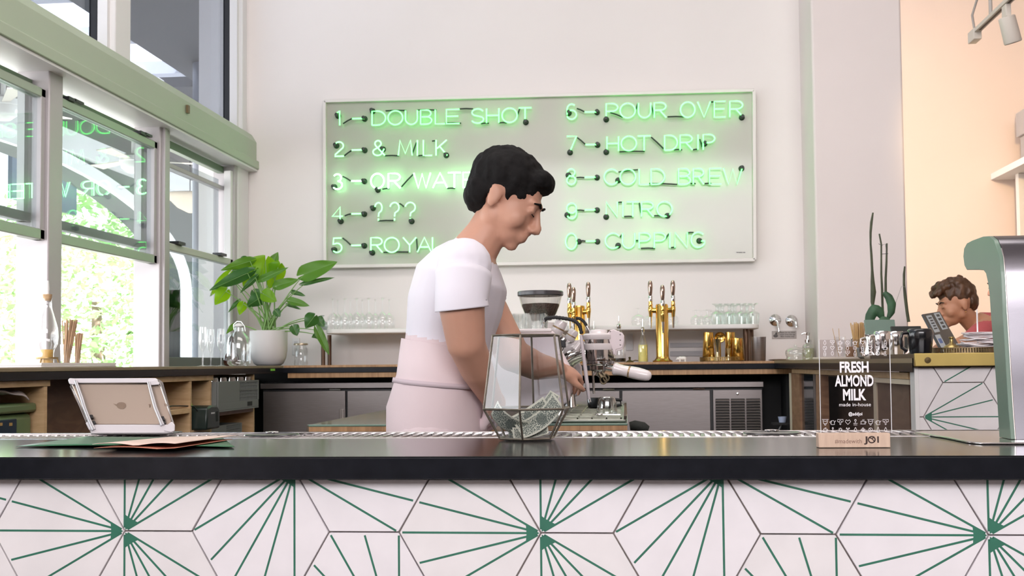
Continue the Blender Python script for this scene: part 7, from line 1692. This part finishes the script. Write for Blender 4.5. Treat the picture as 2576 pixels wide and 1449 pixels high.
# ---- barista behind the bar, leaning towards the machine
Y1 = 2.86
def Q1(px, py, dy=0.0): return PY(px, py, Y1+dy)
hipz = 0.86; hx = Q1(1098, 900).x
p1_ = thing('person', 'person in a white tee leaning right to work the espresso machine', 'person', (hx, Y1, 0))
b = Body()
sh_ = Q1(1178, 655); hip = Vector((hx, Y1, hipz))
b.torso([(hip+Vector((0, 0, -0.05)), 0.165, 0.115), (hip+Vector((0.0, 0, 0.06)), 0.165, 0.115), (Q1(1112, 960), 0.15, 0.105), (Q1(1128, 860), 0.15, 0.105), (Q1(1146, 770), 0.17, 0.118), (Q1(1164, 700), 0.185, 0.115), (Q1(1178, 655), 0.15, 0.085), (Q1(1190, 628), 0.07, 0.06)], (0, 1, 0), [2, 2, 2, 0, 0, 0, 0])
neck0 = Q1(1188, 640); hd = Q1(1272, 500)
b.limb([neck0, Q1(1222, 590), Q1(1248, 548)], [0.060, 0.052, 0.052], [1, 1])
b.head(hd, (0.86, -0.10, -0.50), (0.50, 0, 0.86), 1, 1.0)
ns = Q1(1168, 668, -0.20); fs_ = Q1(1180, 668, 0.19)
b.limb([ns, Q1(1160, 760, -0.235), Q1(1172, 862, -0.22)], [0.066, 0.055, 0.046], [0, 1]); b.limb([Q1(1172, 862, -0.22), Q1(1200, 930, -0.16), Q1(1236, 1000, -0.08)], [0.045, 0.040, 0.028], 1)
b.hand(Q1(1236, 1000, -0.08), Q1(1262, 1050, 0.0)-Q1(1236, 1000, -0.08), (0.5, -0.8, 0.3), 1, 0.45, 1)
hh = PY(1402, 928, 3.25); el_ = PY(1290, 893, 3.06)
b.limb([fs_, Q1(1222, 770, 0.23), el_], [0.066, 0.055, 0.046], [0, 1]); b.limb([el_, el_.lerp(hh, 0.5)+Vector((0, 0, -0.01)), hh], [0.045, 0.040, 0.027], 1)
b.hand(hh, PY(1500, 950, 3.42)-hh, (0.1, -0.6, 0.8), 1, 0.55, 1)
for sy in (-1, 1):
    kn = Vector((hx+0.03, Y1+sy*0.10, 0.46)); an = Vector((hx-0.02, Y1+sy*0.11, 0.09)); b.limb([hip+Vector((0, sy*0.09, -0.02)), kn, an], [0.095, 0.062, 0.045], 3); b.shoe(an, (1, sy*0.1, 0), 4)
def sleeve(pts, rs, root, m_, nm='sleeve'):
    P = [Vector(p) for p in pts]; Q, R_ = [], []
    for i in range(len(P)-1):
        for k in range(5): Q.append(P[i].lerp(P[i+1], k/5)); R_.append(rs[i]+(rs[i+1]-rs[i])*k/5)
    Q.append(P[-1]); R_.append(rs[-1]); MB().tube(Q, R_, 22, caps=False).build(nm, m_, root, smooth=True, solid=0.003)
sleeve([ns.lerp(Q1(1160, 760, -0.235), 0.25), Q1(1160, 760, -0.235), Q1(1162, 778, -0.234)], [0.066, 0.060, 0.062], p1_, shirt_w)
sleeve([fs_.lerp(Q1(1222, 770, 0.23), 0.25), Q1(1222, 770, 0.23), Q1(1226, 776, 0.23)], [0.066, 0.060, 0.062], p1_, shirt_w)
def skirt(rings, side, root, nm, m_, grow):
    side = Vector(side).normalized(); rows = []; C_ = [Vector(r[0]) for r in rings]; n = 40
    for i, (c, a, b_) in enumerate(rings):
        d = (C_[min(i+1, len(C_)-1)]-C_[max(i-1, 0)]).normalized(); dep = side.cross(d).normalized(); a += grow; b_ += grow
        rows.append([Vector(c)+side*(a*math.copysign(abs(math.cos(t))**0.85, math.cos(t)))+dep*(b_*math.sin(t)*(1+0.02*math.sin(9*t+i))) for t in [2*math.pi*k/n for k in range(n+1)]])
    MB().grid(rows).build(nm, m_, root, smooth=True, solid=0.003)
skirt([(hip+Vector((0, 0, -0.30)), 0.20, 0.14), (hip+Vector((0, 0, -0.05)), 0.165, 0.115), (hip+Vector((0.0, 0, 0.06)), 0.165, 0.115), (Q1(1112, 960), 0.15, 0.105), (Q1(1126, 868), 0.15, 0.105)], (0, 1, 0), p1_, 'apron', apron_m, 0.006)
skirt([(Q1(1111, 970), 0.15, 0.105), (Q1(1112, 958), 0.15, 0.105)], (0, 1, 0), p1_, 'apron_tie', mat('apron_tape', (0.60, 0.50, 0.54), 0.8), 0.012)
b.finish(p1_, [shirt_w, skin1, apron_m, denim, shoe_m], 0.006)
c, f, u, r, k = b.hd; Mx = Matrix((r, f, u)).transposed()
blobmesh([(c+(f*(-0.020)+u*0.043)*k, (0.084*k, 0.099*k, 0.086*k), Mx), (c+(f*(-0.055)-u*0.010)*k, (0.074*k, 0.052*k, 0.060*k), Mx), (c+(f*0.058+u*0.078)*k, (0.060*k, 0.036*k, 0.030*k), Mx)], p1_, 'hair', hair_dk, 0.006, 0.006, 45)
eyes(b, p1_, closed=True)
# ---- woman bent over the laptop
Y2 = 5.60
def Q2(px, py, dy=0.0): return PY(px, py, Y2+dy)
hip = Vector((Q2(2560, 900).x, Y2+0.12, 0.70))
p2_ = thing('person', 'person with short brown hair and coral top bent over a laptop', 'person', (hip.x, hip.y, 0))
b = Body(); hd = Q2(2407, 765)
b.torso([(hip+Vector((0.02, 0, -0.06)), 0.17, 0.12), (hip+Vector((0, 0, 0.05)), 0.165, 0.115), (hip.lerp(Q2(2478, 850, 0.08), 0.5)+Vector((0.03, 0, 0.02)), 0.145, 0.105), (Q2(2490, 845, 0.08), 0.165, 0.11), (Q2(2474, 822, 0.06), 0.15, 0.085), (Q2(2454, 816, 0.04), 0.075, 0.06)], (0.15, 1, 0), 0)
b.limb([Q2(2462, 824, 0.04), Q2(2440, 806, 0.02), Q2(2424, 788)], [0.056, 0.045, 0.045], [1, 1])
b.head(hd, (-0.97, -0.12, -0.20), (-0.20, 0, 0.97), 1, 0.90)
for sy, dy in ((-1, -0.13), (1, 0.24)):
    s0 = Q2(2480, 834, dy); e0_ = Vector((s0.x-0.14, s0.y-0.22, pg.z+0.055)); w0 = Vector((Q2(2362, 885, -0.35).x+(0.0 if sy < 0 else 0.10), 5.02 if sy > 0 else 4.94, pg.z+0.045))
    b.limb([s0, s0.lerp(e0_, 0.5), e0_], [0.062, 0.052, 0.044], [0, 0] if sy else 1); b.limb([e0_, w0], [0.043, 0.027], 1); b.hand(w0, (-0.9, -0.2, -0.05), (0, -0.1, 1), 1, 0.35, sy)
for sy in (-1, 1):
    kn = hip+Vector((-0.42, sy*0.10, 0.0)); an = Vector((kn.x+0.02, kn.y, 0.1)); b.limb([hip+Vector((0, sy*0.09, -0.02)), kn], [0.09, 0.06], 2); b.limb([kn, an], [0.06, 0.042], 2); b.shoe(an, (-1, 0, 0), 3)
b.finish(p2_, [red_m, skin2, denim, shoe_m], 0.006)
c, f, u, r, k = b.hd; Mx = Matrix((r, f, u)).transposed(); rnd = random.Random(4)
ell = [(c+(f*(-0.016)+u*0.050)*k, (0.082*k, 0.098*k, 0.082*k), Mx), (c+(f*(-0.060)+u*0.005)*k, (0.070*k, 0.050*k, 0.066*k), Mx)]
for i in range(26):
    x = rnd.uniform(-0.055, 0.055); y = rnd.uniform(-0.05, 0.09); z = 0.100+0.030*math.cos(y*9)-abs(x)*0.5-max(0, y-0.05)*0.55
    ell.append((c+(r*x+f*y+u*z)*k, (0.016, 0.030, 0.017), Mx @ Matrix.Rotation(rnd.uniform(-0.6, 0.6), 3, 'Z')))
for x in (-0.04, -0.02, 0.0, 0.02, 0.04): ell.append((c+(r*x+f*0.092+u*(0.080+rnd.uniform(-0.006, 0.006)))*k, (0.014, 0.030, 0.015), Mx @ Matrix.Rotation(-0.5, 3, 'X')))
blobmesh(ell, p2_, 'hair', hair_br, 0.005, 0.007, 50)
eyes(b, p2_, closed=True)
e = c+(r*0.078-f*0.004-u*0.048)*k; MB().ell(e, 0.003, 8, 6).ell(c-(r*0.078+f*0.004+u*0.048)*k, 0.003, 8, 6).build('earring', brass_m, p2_, smooth=True)
st = thing('bar_stool', 'bar stool under the person with the laptop', 'stool', (hip.x, hip.y, 0), 'bar stools')
MB().lathe([(0.0, 0.54), (0.16, 0.54), (0.17, 0.56), (0.0, 0.575)], (0, 0, 0), 24).build('seat', plyd_m, st, smooth=True, local=True)
for k in range(4):
    a0 = math.pi/4+k*math.pi/2; MB().tube([(0.10*math.cos(a0), 0.10*math.sin(a0), 0.54), (0.17*math.cos(a0), 0.17*math.sin(a0), 0.0)], 0.012, 8).build('leg', black_m, st, local=True, smooth=True)
# ---- face glimpsed behind the steel tower
Y3 = 6.65
hip = Vector((PY(2690, 900, Y3).x, Y3, 0.72)); p3_ = thing('person', 'person whose nose and forehead peek out left of the steel tower', 'person', (hip.x, Y3, 0))
b = Body(); hd = PY(2536, 713, Y3)
sh3 = PY(2590, 840, Y3)
b.torso([(hip+Vector((0.02, 0, -0.06)), 0.17, 0.12), (hip+Vector((0, 0, 0.05)), 0.165, 0.115), (hip.lerp(sh3, 0.5), 0.15, 0.11), (sh3+Vector((0.02, 0, -0.08)), 0.185, 0.115), (sh3, 0.17, 0.085), (sh3+Vector((-0.02, 0, 0.05)), 0.07, 0.06)], (0, 1, 0), 0)
b.limb([sh3, hd+Vector((0.03, 0, -0.10))], [0.058, 0.055], 1); b.head(hd, (-0.97, -0.05, -0.22), (-0.22, 0, 0.97), 1, 1.04)
for sy in (-1, 1):
    s0 = sh3+Vector((0, sy*0.19, -0.03)); e0_ = s0+Vector((-0.06, sy*0.02, -0.26)); w0 = e0_+Vector((-0.22, -0.03*sy, 0.03)); b.limb([s0, e0_], [0.062, 0.045], 0); b.limb([e0_, w0], [0.043, 0.027], 1); b.hand(w0, (-0.9, 0, -0.1), (0, 0, 1), 1, 0.4, sy)
    kn = hip+Vector((-0.42, sy*0.10, 0.0)); an = Vector((kn.x+0.02, kn.y, 0.1)); b.limb([hip+Vector((0, sy*0.09, -0.02)), kn], [0.09, 0.06], 2); b.limb([kn, an], [0.06, 0.042], 2); b.shoe(an, (-1, 0, 0), 3)
b.finish(p3_, [mat('grey_shirt', (0.3, 0.3, 0.33), 0.8), skin3, denim, shoe_m], 0.007)
c, f, u, r, k = b.hd; Mx = Matrix((r, f, u)).transposed()
blobmesh([(c+(f*(-0.022)+u*0.045)*k, (0.082*k, 0.096*k, 0.082*k), Mx), (c+(f*(-0.060)-u*0.005)*k, (0.070*k, 0.048*k, 0.060*k), Mx)], p3_, 'hair', hair_dk, 0.007, 0.005, 45)
eyes(b, p3_)
st2 = copy_tree(st); st2.location = (hip.x, hip.y, 0); st2['label'] = 'bar stool under the person half hidden by the tower'
